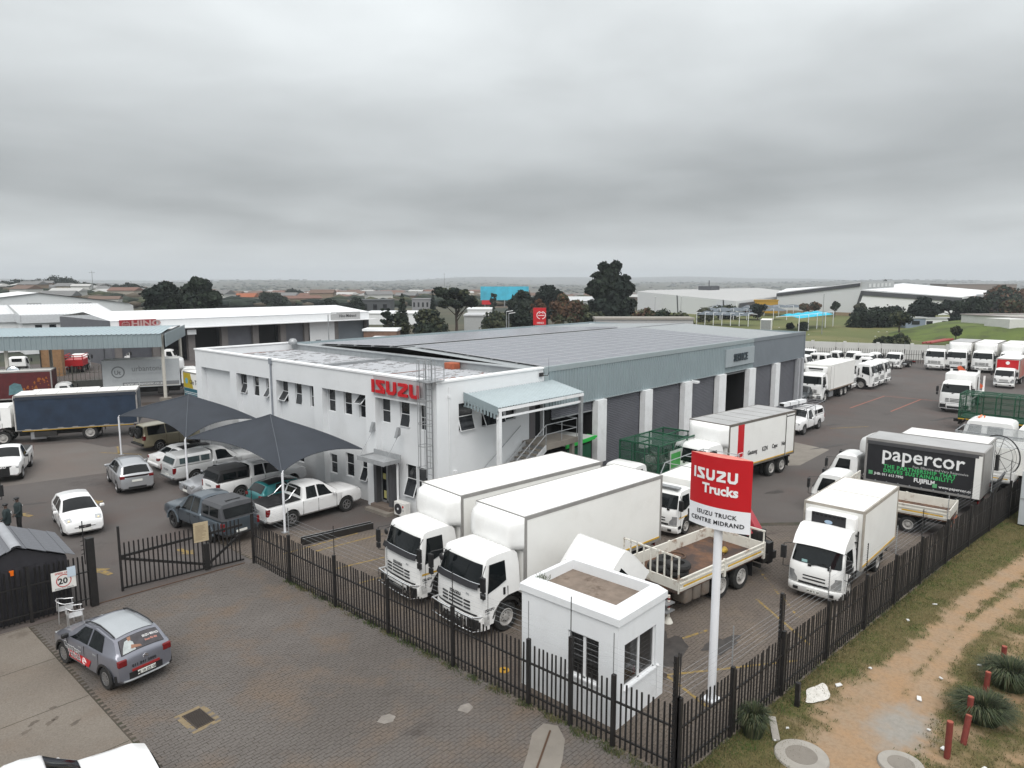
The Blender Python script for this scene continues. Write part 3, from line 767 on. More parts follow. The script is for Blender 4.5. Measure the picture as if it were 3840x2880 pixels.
def paving(name,inside,x0,x1,y0,y1,pm,base_pts,near,L_=.225,W_=.115):
 base=sheet(name,base_pts,.004,JOINT)
 cells=[]
 ny=int((y1-y0)/W_)
 for j in range(ny):
  y=y0+j*W_;off=(j%2)*L_/2+RNG.uniform(-.01,.01)
  n=int((x1-x0)/L_)+1
  for i in range(n):
   x=x0+off+i*L_
   if inside(x+L_/2,y+W_/2):cells.append((x,y))
 cells=np.array(cells);d=np.hypot(cells[:,0]-near[0],cells[:,1]-near[1]);order=np.argsort(d)
 def block(idx):
  c=cells[idx];n=len(c);gpx=.006
  h=.012+RNG.uniform(-.0028,.0028,n);tx=RNG.uniform(-.002,.002,n);ty=RNG.uniform(-.0015,.0015,n)
  jx=RNG.uniform(-.004,.004,n);jy=RNG.uniform(-.003,.003,n)
  X0=c[:,0]+gpx+jx;X1=c[:,0]+L_-gpx+jx;Y0=c[:,1]+gpx+jy;Y1=c[:,1]+W_-gpx+jy
  v=np.zeros((n,8,3))
  for k,(xx,yy,sx,sy)in enumerate(((X0,Y0,-1,-1),(X1,Y0,1,-1),(X1,Y1,1,1),(X0,Y1,-1,1))):
   v[:,k,0]=xx;v[:,k,1]=yy;v[:,k,2]=-.01
   v[:,k+4,0]=xx;v[:,k+4,1]=yy;v[:,k+4,2]=h+sx*tx+sy*ty
  f=np.array([(4,5,6,7),(0,1,5,4),(1,2,6,5),(2,3,7,6),(3,0,4,7)])
  F=(f[None]+(np.arange(n)*8)[:,None,None]).reshape(-1,4)
  return v.reshape(-1,3),F
 first=order[:290]
 for k in first:
  v,F=block([k]);ctr=v.mean(0);me=bpy.data.meshes.new('brick');me.from_pydata((v-ctr).tolist(),[],F.tolist());me.materials.append(pm)
  link('brick',me,base,tuple(ctr))
 v,F=block(order[290:]);me=bpy.data.meshes.new('bricks');me.from_pydata(v.tolist(),[],F.tolist());me.materials.append(pm);me.update()
 o=link('bricks',me,base);o['kind']='stuff'
 return base
fence_x=lambda y:13.9+(24.2-y)*.0
def in_fore(x,y):return 5.93<x<13.95 and(y<27.5-.02*(x-6))and not(7.2<x<7.75 and 17.72<y<18.62)and x+y>13.5
paving('forecourt_paving',in_fore,5.93,13.95,6.2,27.5,PAVE,[(5.9,5),(14.0,5),(14.0,27.35),(5.9,27.55)],(11.0,11.3))
rf=lambda x:7.45-.0855*(x-14.1)
def in_yard(x,y):return(13.95<x<36 and rf(x)<y<31.0-max(0,x-15.5)*1.0-max(0,x-21.8)*.05)and not(14.65<x<16.85 and 9.65<y<12.85)and not(x>21.8 and y>24.5)
paving('yard_paving',in_yard,13.95,36,5.4,31.0,PAVEY,[(13.95,7.3),(36,5.5),(36,10.6),(21.8,24.6),(15.5,31),(13.95,31)],(18.5,8.8))
m=MB();_k=random.Random(6);m.poly([(x+_k.uniform(-.08,.08),y+_k.uniform(-.08,.08),.018)for x,y in((9.0,8.0),(10.4,8.7),(11.6,9.25),(12.7,9.85),(13.4,10.3),(13.75,10.8),(13.5,11.2),(13.0,11.1),(12.4,10.7),(11.6,10.35),(10.6,10.0),(9.6,9.6),(8.8,9.3))]);struct('concrete_threshold',m,CONC)
m=MB();m.bar((9.2,8.7,.03),(13.4,10.85,.03),.045,.02);tag(part('gate_rail',m,mat('rail_rust',(.09,.05,.03),.8,.3),None),'thin rusty steel rail set in the concrete by the tall gate post','rail')
for k,pts in enumerate([[(10.6,14.5),(10.85,14.62),(11.05,14.55),(11.1,14.33),(10.9,14.2),(10.68,14.28)],[(12.4,13.3),(12.62,13.4),(12.85,13.32),(12.8,13.08),(12.5,13.0)]]):sheet('mortar_patch',pts,.0175,mat('mortar',(.21,.19,.17),.9,var=.2,vscale=5))
def strip(name,a,b,w,m_,z=.016):
 a,b=Vector((*a,z)),Vector((*b,z));n=(b-a).normalized().cross(Vector((0,0,1)))*w/2
 return struct(name,MB().poly([a-n,b-n,b+n,a+n]),m_)
for a,b in[((16.3,26.35),(19.6,25.95)),((15.7,24.1),(17.9,23.6)),((15.6,22.2),(17.6,21.8)),((15.2,27.1),(18.9,26.9))]:strip('yellow_line',a,b,.11,YEL_P)
for a,b in[((17.1,8.2),(17.8,10.0)),((17.8,10.0),(21.3,7.4)),((22.5,7.5),(24.6,10.2)),((19.3,11.0),(21.2,10.4)),((29.2,12.2),(26.6,13.3))]:strip('yellow_line',a,b,.10,YEL_P)
for a,b in[((79.3,20.6),(69.5,20.9)),((79.6,17.3),(70.1,17.6)),((79.3,20.6),(79.6,13.5))]:strip('red_line',a,b,.14,RED_P,.008)
for a,b in[((58.6,19.0),(61.5,17.0)),((24.2,8.5),(28.0,11.9)),((31.5,13.9),(28.3,15.3)),((16.5,53.2),(18.2,50.5)),((18.0,54.3),(17.2,51.7))]:strip('yellow_line',a,b,.12,YEL_P if a[0]!=31.5 else WHT_P,.010)
def arrow(x,y,rz,s=1.0):
 pts=[(-.13,-.55),(.13,-.55),(.13,.05),(.34,.05),(0,.6),(-.34,.05),(-.13,.05)]
 c_,s_=math.cos(rz),math.sin(rz)
 struct('painted_arrow',MB().poly([(x+s*(a*c_-b*s_),y+s*(a*s_+b*c_),.009)for a,b in pts]),YEL_P)
arrow(9.2,41.5,R(20));arrow(9.3,30.8,R(10));arrow(12.5,30.5,R(190));arrow(12.4,41.2,R(190))
OIL=mat('oil_stain',(.040,.034,.031),.6,var=.4,vscale=4)
def stain(x,y,rx,ry,rot=0,m_=OIL,z=.0165,seed=1):
 r_=random.Random(seed);n=26;ph=[r_.uniform(0,6)for _ in range(4)];pts=[]
 for k in range(n):
  t=2*PI*k/n;q=1+.18*math.sin(3*t+ph[0])+.12*math.sin(5*t+ph[1])+.10*math.sin(9*t+ph[2]);a,b=rx*q*math.cos(t),ry*q*math.sin(t)
  pts.append((x+a*math.cos(rot)-b*math.sin(rot),y+a*math.sin(rot)+b*math.cos(rot),z))
 struct('oil_stain',MB().poly(pts),m_)
BRN=mat('brown_stain',(.045,.032,.025),.8,var=.3,vscale=4)
stain(18.9,10.9,1.5,.75,R(20),OIL,.0165,2);stain(17.7,10.2,.42,.22,R(30),BRN,.0165,3);stain(20.6,9.6,.8,.35,R(-10),OIL,.0165,4)
for k,(x,y,a,b)in enumerate([(33.9,17.0,.7,.28),(36.0,17.6,.45,.2),(31.5,15.9,.9,.3),(38.5,15.2,.6,.25),(52.2,16.8,1.8,.2),(60.4,19.4,.9,.2),(69.5,13.2,1.8,.25),(9.5,43.5,1.2,.12),(27,71.5,2.2,.9)]):stain(x,y,a,b,R(-20),OIL if k!=8 else BRN,.007,20+k)
for k,(x,y)in enumerate([(5.0,21.6),(4.75,20.9),(4.45,21.2),(4.9,21.0),(4.2,20.9),(5.2,20.4)]):stain(x,y,.10+.03*(k%3),.07,R(30),mat('stain_soft',(.10,.082,.066),.85,var=.3),.0135,40+k)
# verge beyond the right fence: grass, sandy track, worn patches
PATH1=[(15.2,5.2),(17.0,4.9),(19.3,4.95),(21.5,4.9),(23.3,4.85),(26.2,4.6),(30.0,4.25),(34.0,3.6),(40,2.6)]
PATH2=[(17.2,4.6),(19.0,4.2),(21.2,4.1),(23.7,4.15),(26.5,3.95),(29.5,3.4),(33.5,2.7),(40,1.6)]
def dist_path(P,x,y):
 best=np.full(x.shape,1e9)
 for(x0,y0),(x1,y1)in zip(P[:-1],P[1:]):
  dx,dy=x1-x0,y1-y0;t=np.clip(((x-x0)*dx+(y-y0)*dy)/(dx*dx+dy*dy),0,1)
  best=np.minimum(best,np.hypot(x-x0-t*dx,y-y0-t*dy))
 return best
_ph=RNG.uniform(0,6.28,(10,2));_dr=RNG.uniform(-1,1,(10,2))
def fnoise(x,y,f=1.0):
 v=0*x
 for k in range(10):
  fr=f*(1.0+k*.65);v=v+np.sin(fr*(x*_dr[k,0]+y*_dr[k,1])*2+_ph[k,0])*np.cos(fr*(x*_dr[k,1]-y*_dr[k,0])*1.7+_ph[k,1])/(1+.45*k)
 return v/2.2
def dirt_mask(x,y):
 n=fnoise(x,y,1.5);n2=fnoise(x+7,y-3,4.0)
 d1=dist_path(PATH1,x,y);d2=dist_path(PATH2,x,y)
 wide=.48+.9*np.exp(-((x-19.3)/2.8)**2)
 m_=np.clip(1.15-d1/(wide*.95)+.42*n+.22*n2,0,1)
 m_=np.maximum(m_,np.clip(1.1-d2/(.42+.62*np.exp(-((x-19.5)/2.5)**2))+.42*n+.22*n2,0,1))
 m_=np.maximum(m_,np.clip(.55*(n+.3)*(y<3.2),0,1))
 return np.clip(m_*1.6,0,1)
nx,ny=330,110
xs=np.linspace(14.0,60.0,nx);xs=14.0+(xs-14.0)**1.25/(46**.25);ys=np.linspace(-6,0,ny)
X,T=np.meshgrid(xs,np.linspace(0,1,ny),indexing='ij')
top=np.where(X<14.2,7.4,7.42-.0855*(X-14.1));Y=-5+(top+5)*T
M=dirt_mask(X,Y);Z=.03+.05*(1-M)*(.6+.4*fnoise(X,Y,3))*np.clip((top-Y)*2,0,1)-.01
tone=np.clip(.5+.5*fnoise(X+31,Y+11,.9),0,1)
cx,cy=X-19.7,Y-4.15;CONCP=np.clip(1.5-np.hypot(cx/1.25,cy/.75)*1.2+.4*fnoise(X,Y,3),0,1)*np.clip(M*1.5+.3,0,1)
me=bpy.data.meshes.new('verge');P=np.stack([X,Y,Z],-1).reshape(-1,3)
idx=np.arange(nx*ny).reshape(nx,ny);F=np.stack([idx[:-1,:-1],idx[1:,:-1],idx[1:,1:],idx[:-1,1:]],-1).reshape(-1,4)
me.from_pydata(P.tolist(),[],F.tolist())
ca=me.color_attributes.new('cover','FLOAT_COLOR','POINT')
ca.data.foreach_set('color',np.stack([M,tone,CONCP,np.ones_like(M)],-1).reshape(-1).astype(np.float32))
vm=bpy.data.materials.new('verge');vm.use_nodes=True;nt=vm.node_tree;b_=nt.nodes['Principled BSDF'];b_.inputs['Roughness'].default_value=.95;b_.inputs['Specular IOR Level'].default_value=.1
def vn(t):return nt.nodes.new(t)
at_=vn('ShaderNodeVertexColor');at_.layer_name='cover';sp=vn('ShaderNodeSeparateColor');nt.links.new(at_.outputs[0],sp.inputs[0])
def vmix(f,a,bb):
 q=vn('ShaderNodeMix');q.data_type='RGBA';nt.links.new(f,q.inputs[0])
 for i,v in((6,a),(7,bb)):
  if hasattr(v,'links'):nt.links.new(v,q.inputs[i])
  else:q.inputs[i].default_value=(*v,1)
 return q.outputs[2]
gp=vn('ShaderNodeNewGeometry')
def vnoise(s,lo,hi):
 q=vn('ShaderNodeTexNoise');q.inputs['Scale'].default_value=s;q.inputs['Detail'].default_value=6;q.inputs['Roughness'].default_value=.68;nt.links.new(gp.outputs['Position'],q.inputs['Vector'])
 r_=vn('ShaderNodeMapRange');nt.links.new(q.outputs[0],r_.inputs[0]);r_.inputs[1].default_value=lo;r_.inputs[2].default_value=hi;return r_.outputs[0]
grass=vmix(sp.outputs[1],(.115,.095,.045),(.075,.088,.026));grass=vmix(vnoise(5,.35,.65),grass,(.14,.115,.055));grass=vmix(vnoise(19,.5,.7),grass,(.045,.045,.018))
sand=vmix(vnoise(.8,.35,.65),(.33,.215,.125),(.30,.225,.155));sand=vmix(vnoise(9,.45,.75),sand,(.24,.165,.105))
out=vmix(sp.outputs[0],grass,sand);out=vmix(sp.outputs[2],out,vmix(vnoise(6,.3,.7),(.30,.28,.25),(.24,.225,.20)))
nt.links.new(out,b_.inputs['Base Color'])
bp=vn('ShaderNodeBump');bp.inputs['Strength'].default_value=.5;bp.inputs['Distance'].default_value=.03;nt.links.new(vnoise(30,0,1),bp.inputs['Height']);nt.links.new(bp.outputs[0],b_.inputs['Normal'])
me.materials.append(vm);me.polygons.foreach_set('use_smooth',[True]*len(me.polygons));o=link('verge',me);tag(o,kind='structure')
def blades(name,n,area,mask,hgt,cols,parent=None,z=.03):
 pts=[]
 while sum(len(p)for p in pts)<n:
  q=area(4*n);k=mask(q[:,0],q[:,1])<RNG.uniform(0,1,len(q))*.9;pts.append(q[k])
 q=np.concatenate(pts)[:n];a=RNG.uniform(0,2*PI,n);h=hgt*RNG.uniform(.4,1.3,n);w=RNG.uniform(.006,.014,n);ln=RNG.uniform(-.7,.7,(n,2))*h[:,None]
 v=np.zeros((n,3,3));v[:,0,0]=q[:,0]-w*np.cos(a);v[:,0,1]=q[:,1]-w*np.sin(a);v[:,1,0]=q[:,0]+w*np.cos(a);v[:,1,1]=q[:,1]+w*np.sin(a)
 v[:,:2,2]=z;v[:,2,0]=q[:,0]+ln[:,0];v[:,2,1]=q[:,1]+ln[:,1];v[:,2,2]=z+h
 me=bpy.data.meshes.new(name);me.from_pydata(v.reshape(-1,3).tolist(),[],np.arange(3*n).reshape(-1,3).tolist())
 for c in cols:me.materials.append(c)
 big=fnoise(q[:,0]+31,q[:,1]+11,.9);mi=np.clip(np.round((big*.5+.5)*len(cols)-.5+RNG.normal(0,.7,n)),0,len(cols)-1).astype(int);me.polygons.foreach_set('material_index',mi)
 return tag(link(name,me,parent),kind='stuff')
GB=[mat('blade_straw',(.20,.16,.075),.9,var=0),mat('blade_dry',(.125,.11,.048),.9,var=0),mat('blade_olive',(.075,.085,.026),.9,var=0),mat('blade_green',(.05,.095,.018),.9,var=0)]
def verge_area(n):
 x=14.3+RNG.uniform(0,1,n)**1.6*30;y=RNG.uniform(0,1,n)*(rf(x)-.02-1.0)+1.0;return np.stack([x,y],1)
tag(blades('grass',70000,verge_area,dirt_mask,.075,GB),'short dry and green grass on the verge beside the fence','grass')
WEED=[mat('weed_dark',(.03,.045,.014),.9,var=0),mat('weed_green',(.055,.08,.02),.9,var=0),GB[1]]
def fence_area(n):
 k=RNG.uniform(0,1,n)<.55;t=RNG.uniform(0,1,n)
 x=np.where(k,13.85+RNG.normal(0,.10,n),14.2+t*30);y=np.where(k,7.6+t*17,rf(14.2+t*30)+RNG.normal(-.05,.12,n));return np.stack([x,y],1)
tag(blades('weeds',9000,fence_area,lambda x,y:np.clip(.35-.9*fnoise(x,y,2.2),0,.98),.10,WEED,z=.01),'dark weeds growing along the foot of the palisade fence','weeds')
# main building
def cells(mb,us,zs,skip,fn):
 """wall of boxes between the breaks us x zs, leaving out the openings"""
 for u0,u1 in zip(us[:-1],us[1:]):
  run=None
  for z0,z1 in list(zip(zs[:-1],zs[1:]))+[(None,None)]:
   hole=z0 is None or any(a-1e-6<=u0 and u1<=b+1e-6 and c-1e-6<=z0 and z1<=d+1e-6 for a,b,c,d in skip)
   if hole:
    if run:fn(mb,u0,u1,run[0],run[1]);run=None
   else:run=(run[0],z1)if run else(z0,z1)
FR_W=mat('window_frame_white',(.72,.73,.74),.5,var=.03)
BLIND=mat('blind_pale',(.25,.26,.26),.8,var=.2,vscale=5)
def window(parent,O,ux,n,w,z0,z1,opening=0.0,split=.5,top_open=False,lit=False):
 """steel window at O (corner), along ux, facing n: two panes, the lower one hinged out by opening"""
 O,ux,n=Vector(O),Vector(ux),Vector(n);f=MB();t=.035
 def bx(a0,a1,b0,b1,d0=-.03,d1=.02):
  p=[O+ux*a+n*d+Vector((0,0,b))for d in(d0,d1)for a,b in((a0,b0),(a1,b0),(a1,b1),(a0,b1))]
  f.add(p,[(0,3,2,1),(4,5,6,7),(0,1,5,4),(1,2,6,5),(2,3,7,6),(3,0,4,7)])
 zm=lerp(z0,z1,split)
 bx(0,t,z0,z1);bx(w-t,w,z0,z1);bx(t,w-t,z0,z0+t);bx(t,w-t,z1-t,z1);bx(t,w-t,zm-t/2,zm+t/2)
 fr=part('window',f,FR_W,parent)
 def pane(b0,b1,ang,nm='pane'):
  g_=MB();h=b1-b0;top_=O+Vector((0,0,b1));dn=Vector((0,0,-1))*math.cos(ang)+n*math.sin(ang);off=n*.012
  p=[top_+ux*(t*.6)+off,top_+ux*(w-t*.6)+off,top_+ux*(w-t*.6)+dn*h+off,top_+ux*(t*.6)+dn*h+off]
  g_.poly([p[3],p[2],p[1],p[0]]);part('pane',g_,WINGL,fr)
  if ang>.02:
   s_=MB()
   for a,b in((0,1),(1,2),(2,3),(3,0)):s_.bar(p[a],p[b],.035,.035,up=n)
   part('sash',s_,FR_W,fr)
 pane(z0,zm,0 if top_open else opening);pane(zm,z1,opening if top_open else 0)
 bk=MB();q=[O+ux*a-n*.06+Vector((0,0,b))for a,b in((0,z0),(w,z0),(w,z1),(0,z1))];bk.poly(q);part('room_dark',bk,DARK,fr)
 si=MB();p0=O+Vector((0,0,z0-.03));si.bar(p0+n*.02-ux*.03,p0+n*.02+ux*(w+.03),.10,.04);part('sill',si,PLASTER,fr)
 return fr
BX,BY,BZ=21.9,24.65,7.0
bld=thing('workshop_building','white two storey office joined to long blue grey clad truck workshop','building',(BX,BY,0))
def BP(name,mb,m_,**k):
 mb.v=[(x-BX,y-BY,z)for x,y,z in mb.v];return part(name,mb,m_,bld,**k)
RI=22.25
recess=[(48.89,44.76),(43.92,39.84),(39.01,34.97),(34.13,30.15),(29.33,25.37)]
m=MB()
edges=[49.74]+[v for r_ in recess for v in r_]+[BY]
for a,b in zip(edges[0::2],edges[1::2]):m.box(BX,RI,max(b,BY+.004),a,0,5.8)
m.box(BX,RI,BY+.004,49.74,5.8,6.93)
m.box(RI,22.6,BY+.01,49.73,5.8,6.6)
uw=[(43.94,.72),(42.38,.68),(40.82,.6),(39.0,.74),(37.48,.72),(35.9,.52),(34.10,.72),(32.58,.74),(31.2,.64),(29.30,.74),(27.80,.76),(26.28,.62)]
lw=[(34.10,.70,.95,2.05),(32.58,.76,1.05,2.35),(31.15,.62,1.05,2.35),(27.42,.80,1.0,2.6),(26.55,.8,1.0,2.6),(42.4,.7,1.0,2.2),(40.8,.6,1.0,2.2),(37.5,.7,1.0,2.2)]
holes=[(y-w,y,4.47,5.72)for y,w in uw]+[(y-w,y,a,b)for y,w,a,b in lw]+[(28.1,29.33,.3,2.6)]
us=sorted(set([25.37,48.89]+[v for h in holes for v in h[:2]]+[v for r_ in recess for v in r_]));zs=sorted(set([0,5.8]+[v for h in holes for v in h[2:]]))
pier=[(b,a,0,9)for a,b in[(edges[i],edges[i+1])for i in range(0,len(edges),2)]]
cells(m,us,zs,holes+[(b,a,0,9)for a,b in[(44.76,43.92),(39.84,39.01),(34.97,34.13),(30.15,29.33)]],lambda mb,u0,u1,z0,z1:mb.box(RI,RI+.25,u0,u1,z0,z1))
w1=BP('wall',m,PLASTER)
m=MB();Y2=BY+.0
f2=[(23.30,24.30,4.45,5.82),(24.86,26.30,4.45,5.55),(26.62,27.35,4.5,5.55),(23.35,24.2,1.2,2.3),(24.9,26.1,1.2,2.3),(28.45,29.62,3.25,5.35)]
us=sorted(set([BX+.002,29.70]+[v for h in f2 for v in h[:2]]));zs=sorted(set([0,6.93]+[v for h in f2 for v in h[2:]]))
cells(m,us,zs,f2,lambda mb,u0,u1,z0,z1:mb.box(u0,u1,Y2,Y2+.28,z0,z1))
BP('wall',m,PLASTER)
m=MB();m.box(22.2,29.6,49.45,49.74,0,6.9);m.box(29.72,67.35,49.1,49.35,0,6.8);m.box(67.1,67.35,25.0,49.1,0,6.85);BP('wall',m,PLASTER)
m=MB();e=.05
m.box(BX-e,BX+.38,BY-e,49.74+e,6.93,7.02);m.box(BX+.38,29.75,BY-e,BY+.38,6.931,7.021);m.box(BX+.38,29.4,49.4,49.74+e,6.931,7.021);BP('coping',m,mat('coping_white',(.80,.81,.82),.6,var=.03,dirt=.25,dcol=(.35,.33,.3),dscale=1.5))
for(y,w),op in zip(uw,[.35,.12,.62,.62,.18,0,0,0,.8,0,.22,0]):window(bld,(RI+.12-BX,y-BY,0),(0,-1,0),(-1,0,0),w,4.47,5.72,op,top_open=(op==.8))
for(y,w,a,b),op in zip(lw,[0,0,.4,.35,0,0,0,0]):window(bld,(RI+.12-BX,y-BY,0),(0,-1,0),(-1,0,0),w,a,b,op,split=.55)
for(x0,x1,z0,z1),op in zip(f2[:5],[.30,.45,0,0,.3]):window(bld,(x0-BX,.10,0),(1,0,0),(0,-1,0),x1-x0,z0,z1,op,split=.52 if z1>5.7 else.86)
m=MB();m.box(28.45,29.62,BY+.22,BY+.3,3.25,5.35);BP('doorway',m,DARK)
m=MB();m.box(28.47,28.95,BY-.0,BY+.06,3.25,5.3);BP('door',m,mat('door_taupe',(.12,.11,.115),.6))
m=MB();m.cyl((BX-.06,39.45,.2),(BX-.06,39.45,7.0),.055,8);m.box(BX-.13,BX,39.33,39.57,6.72,7.06);BP('downpipe',m,mat('pipe_grey',(.24,.26,.29),.5,var=.1))
m=MB();m.cyl((22.65,BY-.04,.1),(22.65,BY-.04,6.7),.025,6);m.box(22.58,22.72,BY-.09,BY,6.2,6.32);m.box(22.9,23.08,BY-.12,BY,2.35,2.6);m.cyl((22.98,BY-.06,.1),(22.98,BY-.06,2.4),.02,6);BP('conduit',m,FR_W)
ORF=mat('office_roof_sheet',(.44,.45,.47),.6,.1,var=.08,vscale=2,dirt=.85,dcol=(.14,.075,.045),dscale=1.3,dlo=.60,dhi=.70)
m=MB();ys=np.arange(25.0,49.4,.25)
rows=[]
for x in(22.25,24.5,27,29.35):rows.append([(x,y+d,6.42+.03*(x-22.2)/7+h)for y in ys for d,h in((0,0),(.15,0),(.17,.035),(.23,.035))])
m.grid(rows);BP('roof',m,ORF)
m=MB();m.box(22.3,29.0,37.5,37.95,6.40,6.63);BP('roof_beam',m,STEEL)
m=MB();m.box(29.25,29.72,25.0,49.4,6.30,6.86);m.box(29.15,29.80,24.99,49.41,6.86,6.90);BP('gutter',m,mat('gutter_grey',(.33,.35,.36),.5,.3,var=.1))
rs=random.Random(5);m=MB()
for k in range(330):
 x=rs.uniform(22.6,29.0);y=25.1+.25*rs.randint(0,95)+.2;m.box(x,x+rs.uniform(.12,.6),y-.02,y+.02,6.455+.03*(x-22.2)/7,6.472+.03*(x-22.2)/7)
o=BP('sheet_lap',m,mat('lap_dark',(.13,.12,.12),.7,var=.3));o['kind']='stuff'
m=MB()
for k in range(60):
 x=rs.uniform(24.5,29.1);y=25.1+.25*rs.randint(0,12)+.2;m.box(x,x+rs.uniform(.15,.7),y-.03,y+.03,6.457+.03*(x-22.2)/7,6.476+.03*(x-22.2)/7)
for k in range(22):
 x=22.7+.22*k;m.box(x,x+.2,31.9,31.97,6.458,6.478)
 m.box(22.5+.3*k,22.74+.3*k,48.6+.2*rs.random(),48.72+.2,6.457,6.478)
o=BP('rust_streak',m,mat('rust_red',(.20,.065,.03),.9,var=.35,vscale=3));o['kind']='stuff'
m=MB();m.box(28.6,29.2,30.7,31.5,6.46,6.85);BP('rusty_vent',m,mat('rust_orange',(.32,.085,.04),.8,var=.2),bevel=.05)
m=MB();m.lathe([(.001,0),(.3,0),(.34,.12),(.3,.3),(.2,.42),(.001,.46)],16,'z');m.v=[(x+28.9,y+48.7,z+6.9)for x,y,z in m.v];BP('roof_ventilator',m,STEEL,smooth=60)
def rz_(y):return 6.78+.50*(1-abs(y-37.2)/12.3)
def corr(name,y0,y1,x0,x1,m_):
 m=MB();xs=np.arange(x0,x1,.30);rows=[]
 for y in(y0,y1):rows.append([(x+d,y,rz_(y)+h)for x in xs for d,h in((0,0),(.20,0),(.22,.03),(.28,.03))])
 m.grid(rows);return BP(name,m,m_)
WR=mat('workshop_roof',(.34,.36,.37),.5,.25,var=.06)
corr('roof',24.75,37.2,29.85,67.3,WR);corr('roof',37.2,49.3,29.85,67.3,WR)
m=MB();m.bar((29.85,37.2,7.33),(67.3,37.2,7.33),.35,.03);BP('ridge_cap',m,STEEL)
pm=MB();pm.box(-.985,.985,-.485,.485,0,.035);panel_me=pm.mesh('solar_panel',[PANEL])
fm=MB()
for s in(1,-1):fm.box(-1,1,s*.485,s*.5,-.01,.042);fm.box(s*.985,s*1.0,-.485,.485,-.01,.042)
frame_me=fm.mesh('panel_frame',[PANELF])
sl=math.atan(.50/12.3);cnt=0
for i in range(13):
 for j in range(11):
  x=31.6+i*2.03;y=25.75+j*1.02
  if x<31.0+max(0,(30-y))*.0:continue
  o=link('solar_panel',panel_me,bld,(x-BX,y-BY,rz_(y)+.12),(sl,0,0));link('panel_frame',frame_me,o);cnt+=1
for i in range(13):
 for j in range(9):
  x=30.9+i*2.03;y=38.1+j*1.02
  o=link('solar_panel',panel_me,bld,(x-BX,y-BY,rz_(y)+.13),(-sl,0,0));link('panel_frame',frame_me,o)
m=MB()
for j in range(6):y=25.4+j*2;m.box(30.4,57.3,y-.03,y+.03,rz_(y)+.03,rz_(y)+.10)
for j in range(5):y=38.0+j*2;m.box(29.7,56.5,y-.03,y+.03,rz_(y)+.03,rz_(y)+.12)
BP('panel_rail',m,STEEL)
FY=BY-.02
def ribs(name,x0,x1,z0,z1,m_,y=FY,step=.25):
 m=MB();xs=np.arange(x0,x1-.01,step);prof=[]
 for x in xs:prof+=[(x,0),(x+step*.56,0),(x+step*.66,-.045),(x+step*.9,-.045)]
 prof.append((min(x1,xs[-1]+step),0))
 m.grid([[(a,y+d,z)for a,d in prof]for z in(z0,z1)])
 return BP(name,m,m_)
ribs('cladding',29.95,56.2,4.69,6.78,CLAD);ribs('cladding',56.2,67.4,4.69,6.80,CLADD)
m=MB();m.box(29.72,67.4,FY+.01,BY+.25,4.72,6.95);BP('cladding_backing',m,CLADD)
m=MB();m.box(29.6,56.2,FY-.06,BY+.12,6.74,7.02);m.box(29.68,29.98,FY-.055,FY+.01,4.68,6.76);m.box(29.72,56.2,FY-.05,FY+.02,4.64,4.70);BP('flashing',m,mat('flashing_bluegrey',(.31,.36,.375),.4,.2,var=.05))
m=MB();m.box(56.2,67.45,FY-.062,BY+.12,6.76,7.04);m.box(67.3,67.45,FY-.06,FY+.02,0,6.8);m.box(56.2,67.4,FY-.05,FY+.02,4.64,4.70);BP('flashing',m,CLADD)
m=MB();m.box(67.36,67.44,BY-.02,49.3,6.6,7.02);m.box(29.3,67.4,49.28,49.4,6.55,6.98);BP('parapet',m,CLAD)
cols=[(34.32,35.23),(39.53,40.44),(44.70,45.74),(49.87,51.03),(55.14,56.34),(60.41,61.31)]
WPOST=mat('post_white',(.72,.73,.74),.7,var=.04,dirt=.3,dcol=(.3,.29,.27))
for a,b in cols:
 m=MB();m.box(a,b,BY-.30,BY+.1,.85,4.64);BP('post',m,WPOST);m=MB();m.box(a-.01,b+.01,BY-.31,BY+.1,0,.85);BP('plinth',m,SHUT)
m=MB();m.box(65.75,66.05,BY-.25,BY+.1,0,4.64);m.box(66.55,67.0,BY-.25,BY+.1,0,4.64);BP('post',m,mat('post_grey',(.34,.35,.37),.6))
bays=[(30.5,34.32),(35.23,39.53),(40.44,44.70),(45.74,49.87),(51.03,55.14),(56.34,60.41),(61.31,65.75)]
for k,(a,b)in enumerate(bays):
 zlo={0:4.05,4:4.5}.get(k,0.0);m=MB();zs_=np.arange(zlo,4.66,.11);prof=[]
 for z in zs_:prof+=[(z,0),(z+.035,-.028),(z+.08,-.028),(z+.105,0)]
 m.grid([[(x,BY+.16+d,z)for z,d in prof]for x in(a,b)]);BP('shutter',m,SHUT)
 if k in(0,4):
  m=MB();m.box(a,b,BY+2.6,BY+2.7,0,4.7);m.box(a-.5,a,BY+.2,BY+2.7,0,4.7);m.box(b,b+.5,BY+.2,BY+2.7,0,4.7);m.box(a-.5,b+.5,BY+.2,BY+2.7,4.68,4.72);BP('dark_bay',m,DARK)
  m=MB();m.box(a,b,BY+.10,BY+.22,zlo-.07,zlo);BP('shutter_rail',m,STEEL)
m=MB();m.box(51.1,56.1,FY-.16,FY-.06,5.1,6.45);sg=BP('service_sign',m,mat('sign_grey',(.30,.34,.36),.5,var=.04))
letters('letter','SERVICE',.78,bld,mat('letter_dark',(.02,.035,.045),.4),(52.35-BX,FY-.20-BY,5.50),(1,0,0),bold=.03,extrude=.035,sx=.86)
m=MB();m.box(45.9,46.3,BY-.55,BY-.1,4.45,4.62);m.cyl((46.1,BY-.3,4.5),(46.1,BY,4.7),.03,6);BP('flood_lamp',m,FR_W,bevel=.03)
m=MB();m.box(BX-.03,BX-.002,25.36,29.38,5.92,6.91);BP('logo_board',m,mat('board_grey',(.40,.40,.41),.6,var=.05))
lb,w_=logo_mb(.66,.06);sxx=3.76/w_
